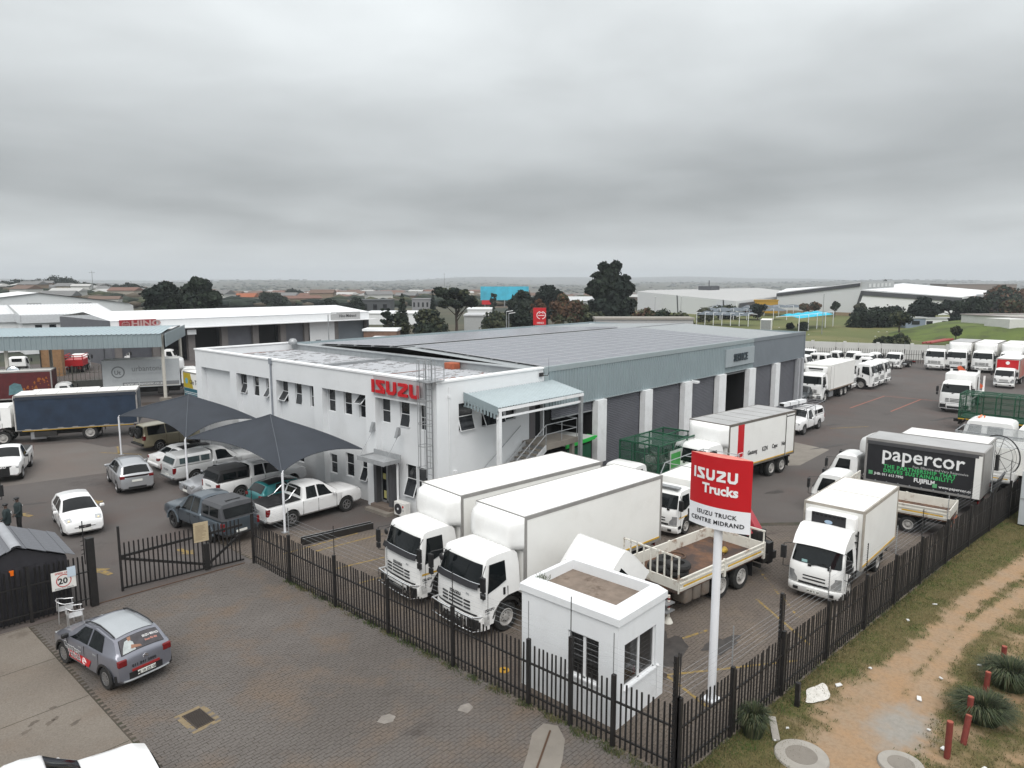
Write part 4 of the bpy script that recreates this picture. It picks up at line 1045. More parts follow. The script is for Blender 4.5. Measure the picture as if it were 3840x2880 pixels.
place_mb=lb;lb.v=[(x*sxx,y,z)for x,y,z in lb.v];place(lb,(BX-.032,29.40,6.08),(0,-1,0),(0,0,1));lb.v=[(x-.07,y,z)for x,y,z in lb.v];BP('logo_letters',lb,RED)
m=MB();m.box(21.75,22.3,29.2,29.42,0,2.72);m.box(21.75,22.3,27.95,28.2,0,2.72);m.box(21.75,22.3,28.2,29.2,2.55,2.72);BP('portal',m,mat('portal_grey',(.07,.07,.075),.6))
m=MB();m.box(22.1,22.14,28.22,29.18,.36,2.54);dr=BP('door',m,GLASS)
m=MB()
for y in(28.22,28.66,28.74,29.16):m.box(22.06,22.15,y-.03,y+.03,.34,2.55)
m.box(22.06,22.15,28.2,29.18,.34,.44);m.cyl((22.02,28.60,1.2),(22.02,28.60,1.75),.02,6);BP('door_frame',m,STEEL)
m=MB();m.box(22.085,22.098,28.84,29.08,1.55,1.85);m.box(22.085,22.098,28.82,29.02,.55,.95);BP('door_notice',m,mat('notice_yellow',(.45,.42,.16),.6))
STEP=mat('step_brown',(.15,.12,.10),.9,var=.2,bump=.2)
m=MB();m.box(21.2,22.1,27.7,29.5,0,.16);BP('step',m,CONC);m=MB();m.box(21.5,22.1,27.85,29.4,.16,.32);BP('step',m,STEP)
m=MB();m.box(20.85,21.9,27.35,29.45,2.82,2.86);m.box(20.80,20.86,27.33,29.47,2.72,2.95);m.box(20.86,21.9,27.33,27.38,2.74,2.93);m.box(20.86,21.9,29.42,29.47,2.74,2.93);m.box(21.82,21.9,27.35,29.45,2.86,3.12);pr=BP('porch_roof',m,mat('porch_grey',(.30,.31,.32),.7,var=.2,vscale=4,dirt=.5,dcol=(.08,.07,.06),dscale=2))
for y in(29.45,27.42):
 m=MB();m.cyl((20.95,y,2.9),(21.86,y,4.15),.014,5);m.prism([(21.62,4.0),(21.9,4.12),(21.9,4.5),(21.8,4.5)],y-.09,y+.09,lambda a,b,h:(a,h,b));BP('porch_rod',m,STEEL)
m=MB();m.tube([(21.75,27.62,2.75),(21.82,27.55,2.6),(21.82,27.55,.2)],.06,8);BP('downpipe',m,FR_W)
m=MB();lx,ly=21.45,24.95
def P_(a,z):return(lx+.33*math.cos(a)-.02,ly+.33*math.sin(a),z)
for s in(-.21,.21):m.box(lx+.22,lx+.27,ly+s-.025,ly+s+.025,2.4,8.05)
BP('ladder_rail',m,STEEL)
for k in range(17):
 m=MB();m.cyl((lx+.245,ly-.21,2.6+k*.29),(lx+.245,ly+.21,2.6+k*.29),.013,5);BP('rung',m,STEEL)
m=MB()
for z in(3.0,4.05,5.1,6.2,7.1,8.05):
 pts=[(lx+.25,ly-.24,z)]+[P_(R(-90-22.5*k)if False else R(270-22.5*k),z)for k in range(9)]+[(lx+.25,ly+.24,z)]
 m.tube(pts,.018,5)
for k in range(0,9,2):m.tube([P_(R(270-22.5*k),3.0),P_(R(270-22.5*k),8.05)],.014,5)
BP('safety_hoop',m,STEEL)
m=MB();m.box(lx-.3,lx+.75,ly-.5,ly+.45,7.04,7.08)
for x,y in((lx+.75,ly-.5),(lx+.75,ly+.4),(lx+.2,ly-.5)):m.cyl((x,y,7.05),(x,y,8.05),.02,5)
BP('ladder_platform',m,STEEL)
PZ0,PZ1=6.25,5.80
m=MB();ys=np.arange(0,1.001,.5);xs=np.arange(23.7,30.25,.19);rows=[]
for t_ in(0,.5,1):rows.append([(x+d,lerp(BY-.02,22.45,t_),lerp(PZ0,PZ1,t_)+h)for x in xs for d,h in((0,0),(.10,0),(.12,.03),(.17,.03))])
m.grid(rows);BP('stair_roof',m,mat('stair_roof_sheet',(.40,.46,.48),.45,.2,var=.05))
m=MB();m.box(23.62,23.70,22.4,BY,5.62,5.70);m.prism([(22.4,5.50),(24.63,5.92),(24.63,6.34),(22.4,5.88)],23.60,23.66,lambda a,b,h:(h,a,b));BP('barge_board',m,CLAD)
m=MB()
for k in range(10):y=22.5+k*.215;m.box(23.585,23.60,y,y+.12,5.30+.2*(y-22.4)*.9,5.62+.2*(y-22.4))
BP('side_cladding',m,CLAD)
m=MB();m.box(23.66,30.3,22.42,22.52,5.62,5.76);m.box(23.66,30.3,22.46,22.52,5.28,5.38);m.box(30.2,30.3,22.5,24.6,5.64,5.76);BP('eaves_beam',m,WPOST)
for x in(23.85,30.15):m=MB();m.box(x-.09,x+.09,22.42,22.60,0,5.62);BP('stair_post',m,WPOST if x<25 else STEEL)
m=MB();m.box(27.9,30.6,23.0,BY-.02,3.12,3.26);m.box(27.9,30.6,22.95,23.02,3.0,3.3);m.box(30.1,30.3,23.0,23.2,0,3.1);BP('landing',m,CONC)
for k in range(16):
 x=27.9-(k+1)*.30;z=3.12-(k+1)*.19
 if z<.05:break
 m=MB();m.box(x,x+.29,23.1,24.4,z,z+.05);BP('tread',m,CONC)
m=MB()
for y in(23.02,24.45):m.prism([(27.9,3.26),(27.9,2.95),(23.0,-.1),(22.9,.16)],y-.04,y+.04,lambda a,b,h:(a,h,b))
BP('stringer',m,mat('stringer_grey',(.42,.43,.44),.6,var=.1))
m=MB()
def sz(x):return 3.26-max(0,27.9-x)*.633
for h in(.55,1.05):m.tube([(23.0,23.02,sz(23.0)+h),(27.9,23.02,sz(27.9)+h),(29.6,23.02,3.26+h),(30.5,23.02,3.26+h),(30.5,24.5,3.26+h)],.024,6)
for x in(23.0,24.2,25.4,26.6,27.9,29.2,30.5):m.cyl((x,23.02,sz(x)),(x,23.02,sz(x)+1.05),.022,6)
m.tube([(23.6,24.5,sz(23.6)+.2),(23.6,24.5,sz(23.6)+1.1),(24.6,24.5,sz(24.6)+1.05),(27.6,24.5,sz(27.6)+1.05)],.02,5)
BP('handrail',m,STEEL,smooth=60)
m=MB();m.box(29.2,29.5,BY-.12,BY-.05,6.55,6.75);m.tube([(29.3,BY-.15,6.62),(29.5,BY-.4,6.62),(29.55,BY-.42,6.75)],.02,5);m.cyl((29.55,BY-.42,6.7),(29.55,BY-.42,7.6),.012,5,r2=.004);BP('aerial',m,BLACK)
ac=thing('air_conditioner','white outdoor air conditioner with red badge beside the entrance steps','air conditioner',(21.75,27.15,0),R(180))
m=MB();m.box(-.18,.18,-.42,.42,.12,.80);part('casing',m,mat('ac_white',(.70,.69,.66),.5),ac,bevel=.02)
m=MB();m.cyl((.18,-.10,.46),(.195,-.10,.46),.27,24);part('fan_grille',m,mat('grille_dark',(.035,.035,.04),.5),ac)
m=MB();m.cyl((.19,-.10,.46),(.21,-.10,.46),.06,12);part('fan_hub',m,FR_W,ac)
m=MB();m.cyl((.18,.27,.62),(.19,.27,.62),.06,14);part('badge',m,RED,ac);letters('badge_text','LG',.12,ac,INKG,(.184,.20,.40),(0,1,0))
m=MB();m.box(-.15,.15,-.35,-.3,0,.12);m.box(-.15,.15,.3,.35,0,.12);part('foot',m,CONC,ac)
# gate hut by the sign
hut=thing('guard_hut','small white plastered hut with flat roof inside the fence corner','hut',(14.6,9.6,0))
hx0,hx1,hy0,hy1=0,2.3,0,3.3
wo=[(.62,1.62,1.05,2.15)];
m=MB()
us=[hy0,.60,1.62,hy1];cells(m,us,[0,1.0,2.25,2.9],[(.60,1.62,1.0,2.25)],lambda mb,u0,u1,a,b:mb.box(0,.16,u0,u1,a,b))
us=[.16,.30,1.86,2.3];cells(m,us,[0,1.0,2.25,2.9],[(.30,1.86,1.0,2.25)],lambda mb,u0,u1,a,b:mb.box(u0,u1,0,.16,a,b))
m.box(2.14,2.3,.16,hy1,0,2.9);m.box(.16,2.14,hy1-.16,hy1,0,2.9)
part('wall',m,PLASTER2,hut)
ring=lambda i,z:[(hx0-.05+i,hy0-.05+i,z),(hx1+.05-i,hy0-.05+i,z),(hx1+.05-i,hy1+.05-i,z),(hx0-.05+i,hy1+.05-i,z)]
m=MB();m.grid([ring(.05,2.86),ring(0,2.88),ring(0,3.08),ring(.20,3.26),ring(.34,3.26),ring(.34,2.92)],close=True);part('parapet',m,PLASTER2,hut)
m=MB();m.box(hx0+.2,hx1-.2,hy0+.2,hy1-.2,2.80,2.96);part('roof',m,mat('hut_roof_screed',(.19,.15,.12),.95,var=.2,vscale=3,bump=.3,dirt=.8,dcol=(.075,.05,.035),dscale=1.6,dlo=.55,dhi=.66),hut)
m=MB()
for s in range(40):a=random.random();m.cyl((.35+.03*random.random(),3.0-.5*random.random(),2.95),(.35-.05+.2*(random.random()-.5),3.0-.5*random.random(),3.3+.15*random.random()),.004,3)
part('weed',m,WEED[1],hut)
def hutwin(O,ux,n,w):
 O,ux,n=Vector(O),Vector(ux),Vector(n);f=MB()
 for a0,a1,b0,b1 in((0,.05,1.0,2.25),(w-.05,w,1.0,2.25),(0,w,1.0,1.05),(0,w,2.20,2.25),(w/2-.04,w/2+.04,1.0,2.25)):
  p=[O+ux*a+n*d+Vector((0,0,b))for d in(-.03,.03)for a,b in((a0,b0),(a1,b0),(a1,b1),(a0,b1))];f.add(p,[(0,3,2,1),(4,5,6,7),(0,1,5,4),(1,2,6,5),(2,3,7,6),(3,0,4,7)])
 fr=part('window',f,FR_W,hut)
 for a0,a1 in((.05,w/2-.04),(w/2+.04,w-.05)):
  q=MB();q.poly([O+ux*a0+Vector((0,0,1.05)),O+ux*a1+Vector((0,0,1.05)),O+ux*a1+Vector((0,0,2.2)),O+ux*a0+Vector((0,0,2.2))]);part('pane',q,HUTG,fr)
 q=MB()
 for k in range(1,9):z=1.05+k*.13;q.cyl(O+ux*.05+Vector((0,0,z))-n*.05,O+ux*(w-.05)+Vector((0,0,z))-n*.05,.0035,4)
 part('burglar_bar',q,FR_W,fr)
 si=MB();p0=O+Vector((0,0,.98))+n*.05;si.bar(p0-ux*.02,p0+ux*(w+.02),.16,.05);part('sill',si,PLASTER2,fr)
HUTG=mat('hut_glass',(.02,.02,.02),.03,var=0,alpha=.72,spec=.6)
hutwin((.09,1.62,0),(0,-1,0),(-1,0,0),1.02);hutwin((.30,.09,0),(1,0,0),(0,-1,0),1.56)
m=MB();m.box(.17,2.13,.17,hy1-.17,0.0,.02);m.box(.17,2.13,.17,hy1-.17,2.7,2.78);part('floor',m,mat('hut_inside',(.05,.045,.042),.9),hut)
m=MB();m.box(.5,1.9,.3,.8,.7,.75);part('desk',m,WOODB,hut)
o=tag(part('bottle',MB().lathe([(.001,0),(.045,0),(.045,.16),(.02,.2),(.02,.24),(.001,.24)],10,'z'),RED,None,loc=(16.15,10.1,.75)),'red bottle standing on the desk behind the hut window','bottle')
o=tag(part('bottle',MB().lathe([(.001,0),(.045,0),(.045,.16),(.02,.2),(.02,.24),(.001,.24)],10,'z'),mat('bottle_blue',(.05,.15,.4),.2),None,loc=(15.35,10.05,.75)),'blue bottle standing on the desk behind the hut window','bottle')
m=MB();m.cyl((1.95,-.03,.1),(1.95,-.03,1.0),.02,6);m.sphere((1.95,-.03,1.02),.05);part('standpipe',m,FR_W,hut)
# palisade fences
_pale={}
def pale_mesh(h,w=.055,name='pale',m_=None):
 k=(round(h,2),w,name)
 if k not in _pale:
  b=MB();p=[(-w/2,.012),(-w*.22,-.012),(w*.22,-.012),(w/2,.012)]
  b.grid([[(x,y,0)for x,y in p],[(x,y,h-.04)for x,y in p],[(x*.75,y,h)for x,y in p]])
  b.grid([[(x,y+.006,0)for x,y in reversed(p)],[(x,y+.006,h-.04)for x,y in reversed(p)],[(x*.75,y+.006,h)for x,y in reversed(p)]])
  _pale[k]=b.mesh(name,[m_ or FENCE])
 return _pale[k]
RAILLIT=mat('fence_rail',(.014,.013,.013),.4,var=.3)
def palisade(name,label,posts,h=1.82,step=.155,tall=(),elec=True,post_h=1.95,m_=None,cat='fence',group=None,maxp=290,wires=0):
 """posts: ground points; pales between them, two rails, electric-fence stays on the posts"""
 root=thing(name,label,cat,(*posts[0],0),0,group);o0=Vector((*posts[0],0));FM=m_ or FENCE;n=0;rest=MB()
 pm=pale_mesh(h-.08,m_=FM)
 for i,p in enumerate(posts):
  q=Vector((*p,0))-o0;ph=tall[i]if i<len(tall)and tall[i]else post_h
  b=MB();b.box(q.x-.05,q.x+.05,q.y-.05,q.y+.05,0,ph);part('post',b,FM,root)
  if elec:
   b=MB();b.cyl((q.x+.06,q.y+.06,.9),(q.x+.06,q.y+.06,ph+1.05),.014,5)
   for k in range(14):
    z=ph+.02+k*.075;b.cyl((q.x+.06,q.y+.06,z),(q.x+.10,q.y+.09,z),.014,5)
   part('electric_stay',b,STEEL if i%2 else FM,root)
 for a,b_ in zip(posts[:-1],posts[1:]):
  A,B=Vector((*a,0))-o0,Vector((*b_,0))-o0;L_=(B-A).length;d=(B-A)/L_;rz=math.atan2(d.y,d.x)
  for z in(.32,h*.68):
   r_=MB();r_.bar(A+d*.05+Vector((0,0,z))+Vector((-d.y,d.x,0))*.025,B-d*.05+Vector((0,0,z))+Vector((-d.y,d.x,0))*.025,.045,.045);part('rail',r_,FM,root)
  k=int((L_-.15)/step)
  for j in range(k):
   pos=A+d*(.13+(j+.5)*(L_-.26)/k);rr=random.Random(j+int(L_*977)+len(posts))
   if n<maxp:link('pale',pm,root,(pos.x,pos.y,.06+rr.uniform(-.012,.012)),(rr.uniform(-.012,.012),rr.uniform(-.010,.010),rz));n+=1
   else:rest.box(pos.x-.028,pos.x+.028,pos.y-.01,pos.y+.01,.06,h)
  for w in range(wires):
   z=post_h+.06+w*.15;b=MB();b.cyl(A+Vector((.09,.08,z)),B+Vector((.09,.08,z)),.0028,3);part('fence_wire',b,STEEL,root)
 if rest.v:o=part('pales',rest,FM,root);o['kind']='stuff'
 return root
LF=[(13.85,27.1),(13.80,24.2),(13.80,21.15),(13.84,18.15),(13.88,15.05),(13.92,12.05),(13.95,10.62),(13.98,9.3),(14.05,7.55)]
palisade('palisade_fence','black steel palisade fence between brick forecourt and truck yard',LF,tall=[2.15,0,0,0,0,0,2.5,0,2.05],wires=5)
RFp=[(14.05,7.50),(16.31,7.27),(19.05,7.05),(21.9,6.80),(24.8,6.55),(27.4,6.32),(30.1,6.10),(33.0,5.82),(35.9,5.52),(38.8,5.2),(41.7,4.86),(44.6,4.5)]
palisade('palisade_fence','black steel palisade fence along the grass verge and sandy track',RFp,tall=[2.05],wires=5)
for(x,y),lb in(((14.02,7.62),'tall black electric fence post at the fence corner below the sign'),((19.0,7.15),'tall black electric fence post on the verge fence near the gravel patch')):
 t=thing('electric_fence_post',lb,'post',(x,y,0),0,'tall electric fence posts')
 m=MB();m.box(-.05,.05,-.04,.04,0,3.05);part('pole',m,FENCE,t)
 m=MB()
 for k in range(16):
  z=.5+k*.16
  for s in(1,-1):m.cyl((s*.05,0,z),(s*.13,0,z+.03),.018,5)
 part('insulator',m,BLACK,t)
GM=FENCE
gate=thing('sliding_gate','black steel palisade gate standing half open across the drive','gate',(9.15,28.25,0),math.atan2(27.55-28.25,13.7-9.15))
L_=4.55;m=MB();m.box(-.04,.04,-.04,.04,0,2.55);part('post',m,GM,gate);m=MB();m.box(L_*.655,L_*.655+.22,-.05,.05,.05,1.15);part('post',m,GM,gate)
for a,b in(((0,0,.12),(L_,0,.12)),((0,0,1.36),(L_,0,1.62)),((0,0,1.30),(L_*.66,0,.30)),((L_*.66,0,.18),(L_,0,1.30))):
 m=MB();m.bar(a,b,.05,.10 if a[2]!=.12 else.07);part('rail',m,GM,gate)
pm=pale_mesh(1.80)
for k in range(27):link('pale',pm,gate,(.16+k*.163,-.04,.10),(0,0,0))
nb=tag(part('notice_board',MB().box(-.28,.28,-.012,.012,0,.80),mat('notice_paper',(.42,.34,.22),.8,var=.1,dirt=.4,dcol=(.30,.22,.13)),None,loc=(12.0,27.72,1.30),rot=(0,0,math.atan2(-.7,4.55))),'tan paper notice board fixed on the open palisade gate','notice')
m=MB();rr=random.Random(3)
for k in range(13):m.box(-.22,.22-rr.random()*.2,-.0145,-.013,.66-k*.047,.675-k*.047)
part('notice_text',m,mat('notice_ink',(.22,.16,.10),.8,var=0),nb)
palisade('palisade_fence','black steel palisade fence in front of the dark gate cabin',[(7.95,27.72),(6.1,27.86),(4.2,28.0),(2.3,28.15),(.4,28.3)],elec=False,h=1.95,post_h=2.0,step=.15)
gp_=thing('gate_post','thick black gate post with electric fence stay beside the cabin','post',(8.0,27.7,0))
m=MB();m.box(-.11,.13,-.11,.11,0,2.55);part('pole',m,FENCE,gp_);m=MB();m.cyl((-.16,.05,1.6),(-.16,.05,3.2),.02,5)
for k in range(7):m.cyl((-.16,.05,2.0+k*.16),(-.26,.02,2.0+k*.16),.016,5)
part('electric_stay',m,FENCE,gp_)
m=MB();m.bar((7.95,27.75,.012),(13.6,27.42,.012),.05,.02);tag(part('gate_track',m,mat('rail_rust',(.09,.05,.03),.8),None),'steel gate track let into the drive below the open gate','rail')
ss=thing('speed_sign','white speed limit sign with red ring and 20 on fence','sign',(7.12,27.74,.92),R(-4.5))
m=MB();m.box(-.37,.37,-.025,-.012,0,.66);part('board',m,mat('sign_white',(.70,.69,.66),.5),ss)
m=MB();rows=[[(r_*math.cos(2*PI*k/28),-.028,.31+r_*math.sin(2*PI*k/28))for k in range(28)]for r_ in(.235,.205)];m.grid(rows,close=True);part('ring',m,mat('sign_ring_red',(.45,.03,.03),.6),ss)
letters('letter','20',.30,ss,INK,(-.03,-.03,.205),(1,0,0),bold=.03,align='CENTER',extrude=.001);letters('letter','SPEED LIMIT',.095,ss,mat('sign_ring_red',(.45,.03,.03),.6),(0,-.03,.565),(1,0,0),align='CENTER',bold=.02,extrude=.001);letters('letter','STRICTLY 20km/h',.075,ss,INKG,(0,-.03,.02),(1,0,0),align='CENTER',bold=.02,extrude=.001)
o=tag(part('paper_sheet',MB().box(-.13,.13,-.004,.004,0,.36),mat('paper_blue',(.50,.58,.66),.7),None,loc=(7.36,27.675,1.32),rot=(0,0,R(-4.5))),'pale blue paper stuck over the corner of the speed sign','paper')
gc=thing('gate_cabin','dark timber cabin with grey tiled gable roof behind the left fence','cabin',(6.0,29.6,0),R(-4))
CW,CD=1.45,1.45
m=MB();m.box(-CW,CW,-CD,CD,0,2.0);m.prism([(-CW,2.0),(CW,2.0),(0,2.62)],-CD,CD,lambda a,b,h:(a,h,b));part('wall',m,mat('cabin_dark',(.022,.021,.026),.7,var=.2),gc)
TILE=mat('roof_tile_grey',(.13,.135,.15),.7,var=.15,vscale=5)
tmb=MB();tmb.box(-.16,.16,-.21,.21,0,.018);tme=tmb.mesh('tile',[TILE])
for s in(1,-1):
 for i in range(6):
  for j in range(8):
   u=(i+.5)/6;x=s*(u*(CW+.25));z=2.70-u*.72+.012*(i%2)
   link('tile',tme,gc,(x,-CD-.1+(j+.5)*.385,z),(0,s*math.atan2(.72,CW+.25)+s*.04,random.uniform(-.01,.01)))
m=MB();m.box(-CW-.22,CW+.22,-CD-.18,-CD-.12,1.98,2.02)
m=MB();rows=[[(.17*math.cos(a),y,2.68+.10*math.sin(a))for a in[PI*k/6 for k in range(7)]]for y in(-CD-.2,CD+.2)];m.grid(rows);part('ridge_cap',m,mat('ridge_pale',(.30,.31,.33),.6),gc,smooth=60)
for k in range(9):m=MB();x=-CW+.17+k*.325;m.box(x-.14,x+.14,-CD-.022,-CD-.002,.05,1.95);part('plank',m,MATS['cabin_dark'],gc)
m=MB();m.box(-.25,-.12,-CD-.06,-CD-.02,1.72,1.90);part('orange_lamp',m,ORANGE,gc)
# aluminium chairs
def chair(x,y,rz,label):
 t=thing('chair',label,'chair',(x,y,.012),rz,'aluminium chairs outside the cabin');A=mat('chair_aluminium',(.72,.72,.73),.3,.7,var=.05)
 m=MB();m.box(-.21,.21,-.21,.20,.43,.45)
 for k in range(5):m.box(-.2+k*.085,-.14+k*.085,-.21,.2,.45,.456)
 part('seat',m,A,t)
 for sx,sy in((-1,-1),(1,-1),(-1,1),(1,1)):m=MB();m.cyl((sx*.24,sy*.22,0),(sx*.22,sy*.20,.66 if sy<0 else.68),.014,6);part('leg',m,A,t)
 m=MB();m.tube([(-.24,-.25,.66)]+[(.27*math.cos(a),.02+.25*math.sin(a),.68+.10*math.sin(a))for a in[PI-PI*k/10 for k in range(11)]]+[(.24,-.25,.66)],.017,7);part('armrest',m,A,t,smooth=60)
 m=MB();m.tube([(-.2,.24,.78),(-.19,.25,.46)],.012,5);m.tube([(.2,.24,.78),(.19,.25,.46)],.012,5)
 for k in range(3):m.box(-.2,.2,.245,.255,.52+k*.09,.57+k*.09)
 part('backrest',m,A,t)
chair(6.95,27.15,R(75),'aluminium chair standing against the palisade fence under the speed sign');chair(7.0,26.35,R(80),'aluminium chair nearer to the grey courtesy car')
# drain grate
dg=thing('drain_grate','dark steel storm drain grate set in the paving by the courtesy car','drain',(7.48,18.17,0),R(2))
m=MB();m.box(-.40,.40,-.56,.56,-.005,.013);part('surround',m,mat('grate_surround',(.19,.145,.085),.9,var=.2,vscale=6,bump=.3),dg)
m=MB();m.box(-.235,.235,-.40,.40,.0132,.0145);part('pit',m,DARK,dg)
for k in range(15):m=MB();m.box(-.23,.23,-.385+k*.055-.011,-.385+k*.055+.011,.014,.026);part('bar',m,mat('grate_iron',(.07,.055,.045),.6,.4),dg)
m=MB()
for s in(1,-1):m.box(s*.225,s*.25,-.41,.41,.013,.028);m.box(-.25,.25,s*.395,s*.415,.013,.028)
part('frame',m,MATS['grate_iron'],dg)
# pylon sign
py=thing('pylon_sign','tall red and white curved brand sign on a white pole by the fence','sign',(17.55,8.42,0),R(0))
m=MB();m.lathe([(.115,0),(.115,5.1),(.001,5.1)],20,'z');m.box(-.2,.2,-.2,.2,0,.06);part('pole',m,mat('pole_white',(.74,.75,.78),.5,var=.03,dirt=.15,dcol=(.4,.38,.35)),py,smooth=50)
def lens(y):return.20*(1-(y/.88)**2)
ys=[.88*math.sin(PI/2*(k/8-1))for k in range(17)]
def face(z0,z1,s,off=0):return[[(s*(lens(y)+off)-.0,y,z)for y in ys]for z in(z0,z1)]
m=MB()
for s in(-1,1):m.grid(face(5.62,7.0,s))
part('red_panel',m,RED,py,smooth=60)
m=MB()
for s in(-1,1):m.grid(face(5.02,5.62,s))
part('white_panel',m,mat('sign_panel_white',(.78,.79,.82),.4,var=.02),py,smooth=60)
m=MB();m.poly([(-lens(y),y,7.0)for y in ys]+[(lens(y),y,7.0)for y in reversed(ys)]);part('top_cap',m,mat('sign_cap',(.60,.18,.14),.6,var=.2,vscale=5,dirt=.5,dcol=(.6,.5,.42),dscale=4),py)
m=MB();m.poly([(-lens(y),y,5.02)for y in reversed(ys)]+[(lens(y),y,5.02)for y in ys]);part('bottom_cap',m,FR_W,py)
def curve_on(mb,off=.008):
 mb.v=[(-(lens(-x)+off+z),-x,y)for x,y,z in mb.v];return mb
lb,w_=logo_mb(.30,.004);sx=1.30/w_;lb.v=[(x*sx-.74,y+6.34,z)for x,y,z in lb.v];part('logo_letters',curve_on(lb),INKW,py)
lb=text_mb('Trucks',.36,.035,.002,'RIGHT');lb.v=[(x+.57,y+5.99,z)for x,y,z in lb.v];part('lettering',curve_on(lb),INKW,py)
for k,(t_,z)in enumerate((('ISUZU TRUCK',5.37),('CENTRE MIDRAND',5.16))):
 lb=text_mb(t_,.165,.022,.002,'CENTER',1.12);lb.v=[(x-.02,y+z,zz)for x,y,zz in lb.v];part('lettering',curve_on(lb),INK,py)
# charcoal shade tents
def tent(label,c,pk,posts):
 """c: corners (x, y, z) in order, pk: peak"""
 o=Vector((c[0][0],c[0][1],0));t=thing('shade_canopy',label,'canopy',o,0,'charcoal shade canopies over the parked cars');P=Vector(pk);N=14
 for A,B in zip(c,c[1:]+c[:1]):
  A,B=Vector(A),Vector(B);mid=(A+B)/2;inn=(Vector((P.x,P.y,mid.z))-mid).normalized();rows=[];m=MB()
  for j in range(N+1):
   v=j/N;row=[]
   for i in range(N+1):
    u=i/N;k=4*u*(1-u);E_=A.lerp(B,u)+inn*.55*k+Vector((0,0,.30*k))
    q=E_.lerp(P,v);q.z=E_.z+(P.z-E_.z)*(.80*(1-(1-v)**1.7)+.20*v**6)-.12*k*4*v*(1-v)
    row.append(q-o)
   rows.append(row)
  m.grid(rows);part('fabric',m,SHADE,t,smooth=70)
  m=MB();m.tube([Vector(q)+Vector((0,0,-.01))for q in rows[0]],.018,5);part('edge_cable',m,SHADE,t)
  m=MB();m.tube([Vector(r_[0])+Vector((0,0,.012))for r_ in rows],.022,5);part('ridge_seam',m,mat('seam_pale',(.085,.095,.11),.9,var=0),t)
 for(x,y,h)in posts:
  q=MB();q.cyl((x-o.x,y-o.y,0),(x-o.x,y-o.y,h),.055,10);q.cyl((x-o.x,y-o.y,h),(x-o.x+.06,y-o.y,h+.12),.03,8);part('post',q,mat('pole_white',(.74,.75,.78),.5),t,smooth=50)
  q=MB();q.box(x-o.x-.14,x-o.x+.14,y-o.y-.14,y-o.y+.14,0,.03);part('base_plate',q,STEEL,t)
tent('charcoal shade net canopy nearer the left truck yard with beige car below',[(17.25,51.3,2.66),(16.75,39.85,2.95),(21.75,41.3,3.15),(21.8,51.3,2.9)],(19.5,45.6,4.5),[(17.25,51.4,2.6),(16.66,39.75,2.9)])
tent('charcoal shade net canopy nearer the entrance with white pickup below',[(16.7,39.65,2.95),(16.7,29.6,2.85),(21.72,30.3,2.98),(21.7,39.6,2.9)],(19.4,35.3,4.5),[(16.67,29.5,2.85)])
# steel channels lying by the bay, bollards, tufts, verge things
bm_=thing('steel_channel','long dark steel channel lying on the paving by white trucks','beam',(19.75,26.95,.016),math.atan2(.56,-3.4))
m=MB();m.box(0,3.45,-.14,.14,0,.05);m.box(0,3.45,-.14,-.11,.05,.30);m.box(0,3.45,.11,.14,.05,.30);part('channel',m,mat('beam_dark',(.02,.018,.017),.5,var=.2),bm_)
m=MB();m.box(0,3.46,-.145,-.105,.30,.305);m.box(0,3.46,.105,.145,.30,.305);part('worn_edge',m,STEEL,bm_)
RB=mat('bollard_red',(.17,.03,.022),.7,var=.15,vscale=6,dirt=.4,dcol=(.09,.03,.02))
for k,(x,y,h,lean,lb)in enumerate([(19.1,2.96,.98,(0,0),'red wooden bollard standing alone nearest the camera on the sand'),(20.0,2.78,.75,(.10,.22),'red wooden bollard leaning over beside an upright one'),(20.95,2.86,.82,(.03,.03),'red upright wooden bollard in front of the nearer grass tuft'),(23.1,2.80,.62,(.04,.05),'red wooden bollard between the two big grass tufts'),(25.45,2.72,.5,(0,0),'red wooden bollard behind the farther grass tuft')]):
 t=thing('bollard',lb,'bollard',(x,y,.02),0,'red wooden bollards along the verge');t.rotation_euler=(lean[0],lean[1],.2)
 m=MB();m.cyl((0,0,-.05),(0,0,h),.075,12);part('post',m,RB,t,bevel=.01,bseg=1)
 m=MB();m.cyl((0,0,h),(0,0,h+.006),.07,12);part('top',m,mat('bollard_top',(.30,.07,.04),.7),t)
def tuft(x,y,r,h,n,label,seed):
 t=thing('grass_tuft',label,'grass tuft',(x,y,.02),0,'big grass tufts on the verge');rr=np.random.default_rng(seed)
 TU=[mat('tuft_dark',(.020,.030,.014),.8,var=0),mat('tuft_green',(.045,.062,.024),.8,var=0),mat('tuft_pale',(.10,.10,.05),.8,var=0)]
 m=MB()
 for k in range(n):
  a=rr.uniform(0,2*PI);b=rr.uniform(0,1)**.6;rb=r*.45*b;hh=h*rr.uniform(.6,1.1);out_=r*(.25+.95*b)*rr.uniform(.7,1.1)
  p0=Vector((rb*math.cos(a),rb*math.sin(a),0));p1=Vector((lerp(rb,out_,.45)*math.cos(a+.1),lerp(rb,out_,.45)*math.sin(a+.1),hh*.75));p2=Vector((out_*math.cos(a+.15),out_*math.sin(a+.15),hh*(1.05-.45*b)))
  sd=Vector((-math.sin(a),math.cos(a),0))*rr.uniform(.006,.012);mi=int(rr.choice([0,0,1,1,1,2]))
  m.add([p0-sd,p0+sd,p1+sd*.8,p1-sd*.8],[(0,1,2,3)],mi);m.add([p1-sd*.8,p1+sd*.8,p2],[(0,1,2)],mi)
 part('blades',m,TU,t)
tuft(21.5,2.62,.85,.75,2600,'dark grass tuft on the sand behind the upright red bollard',1);tuft(23.9,2.35,.90,.85,2600,'dark grass tuft farther along the verge past the two bollards',2);tuft(16.75,6.85,.50,.95,1300,'dark reedy tuft growing against the fence near the corner',3)
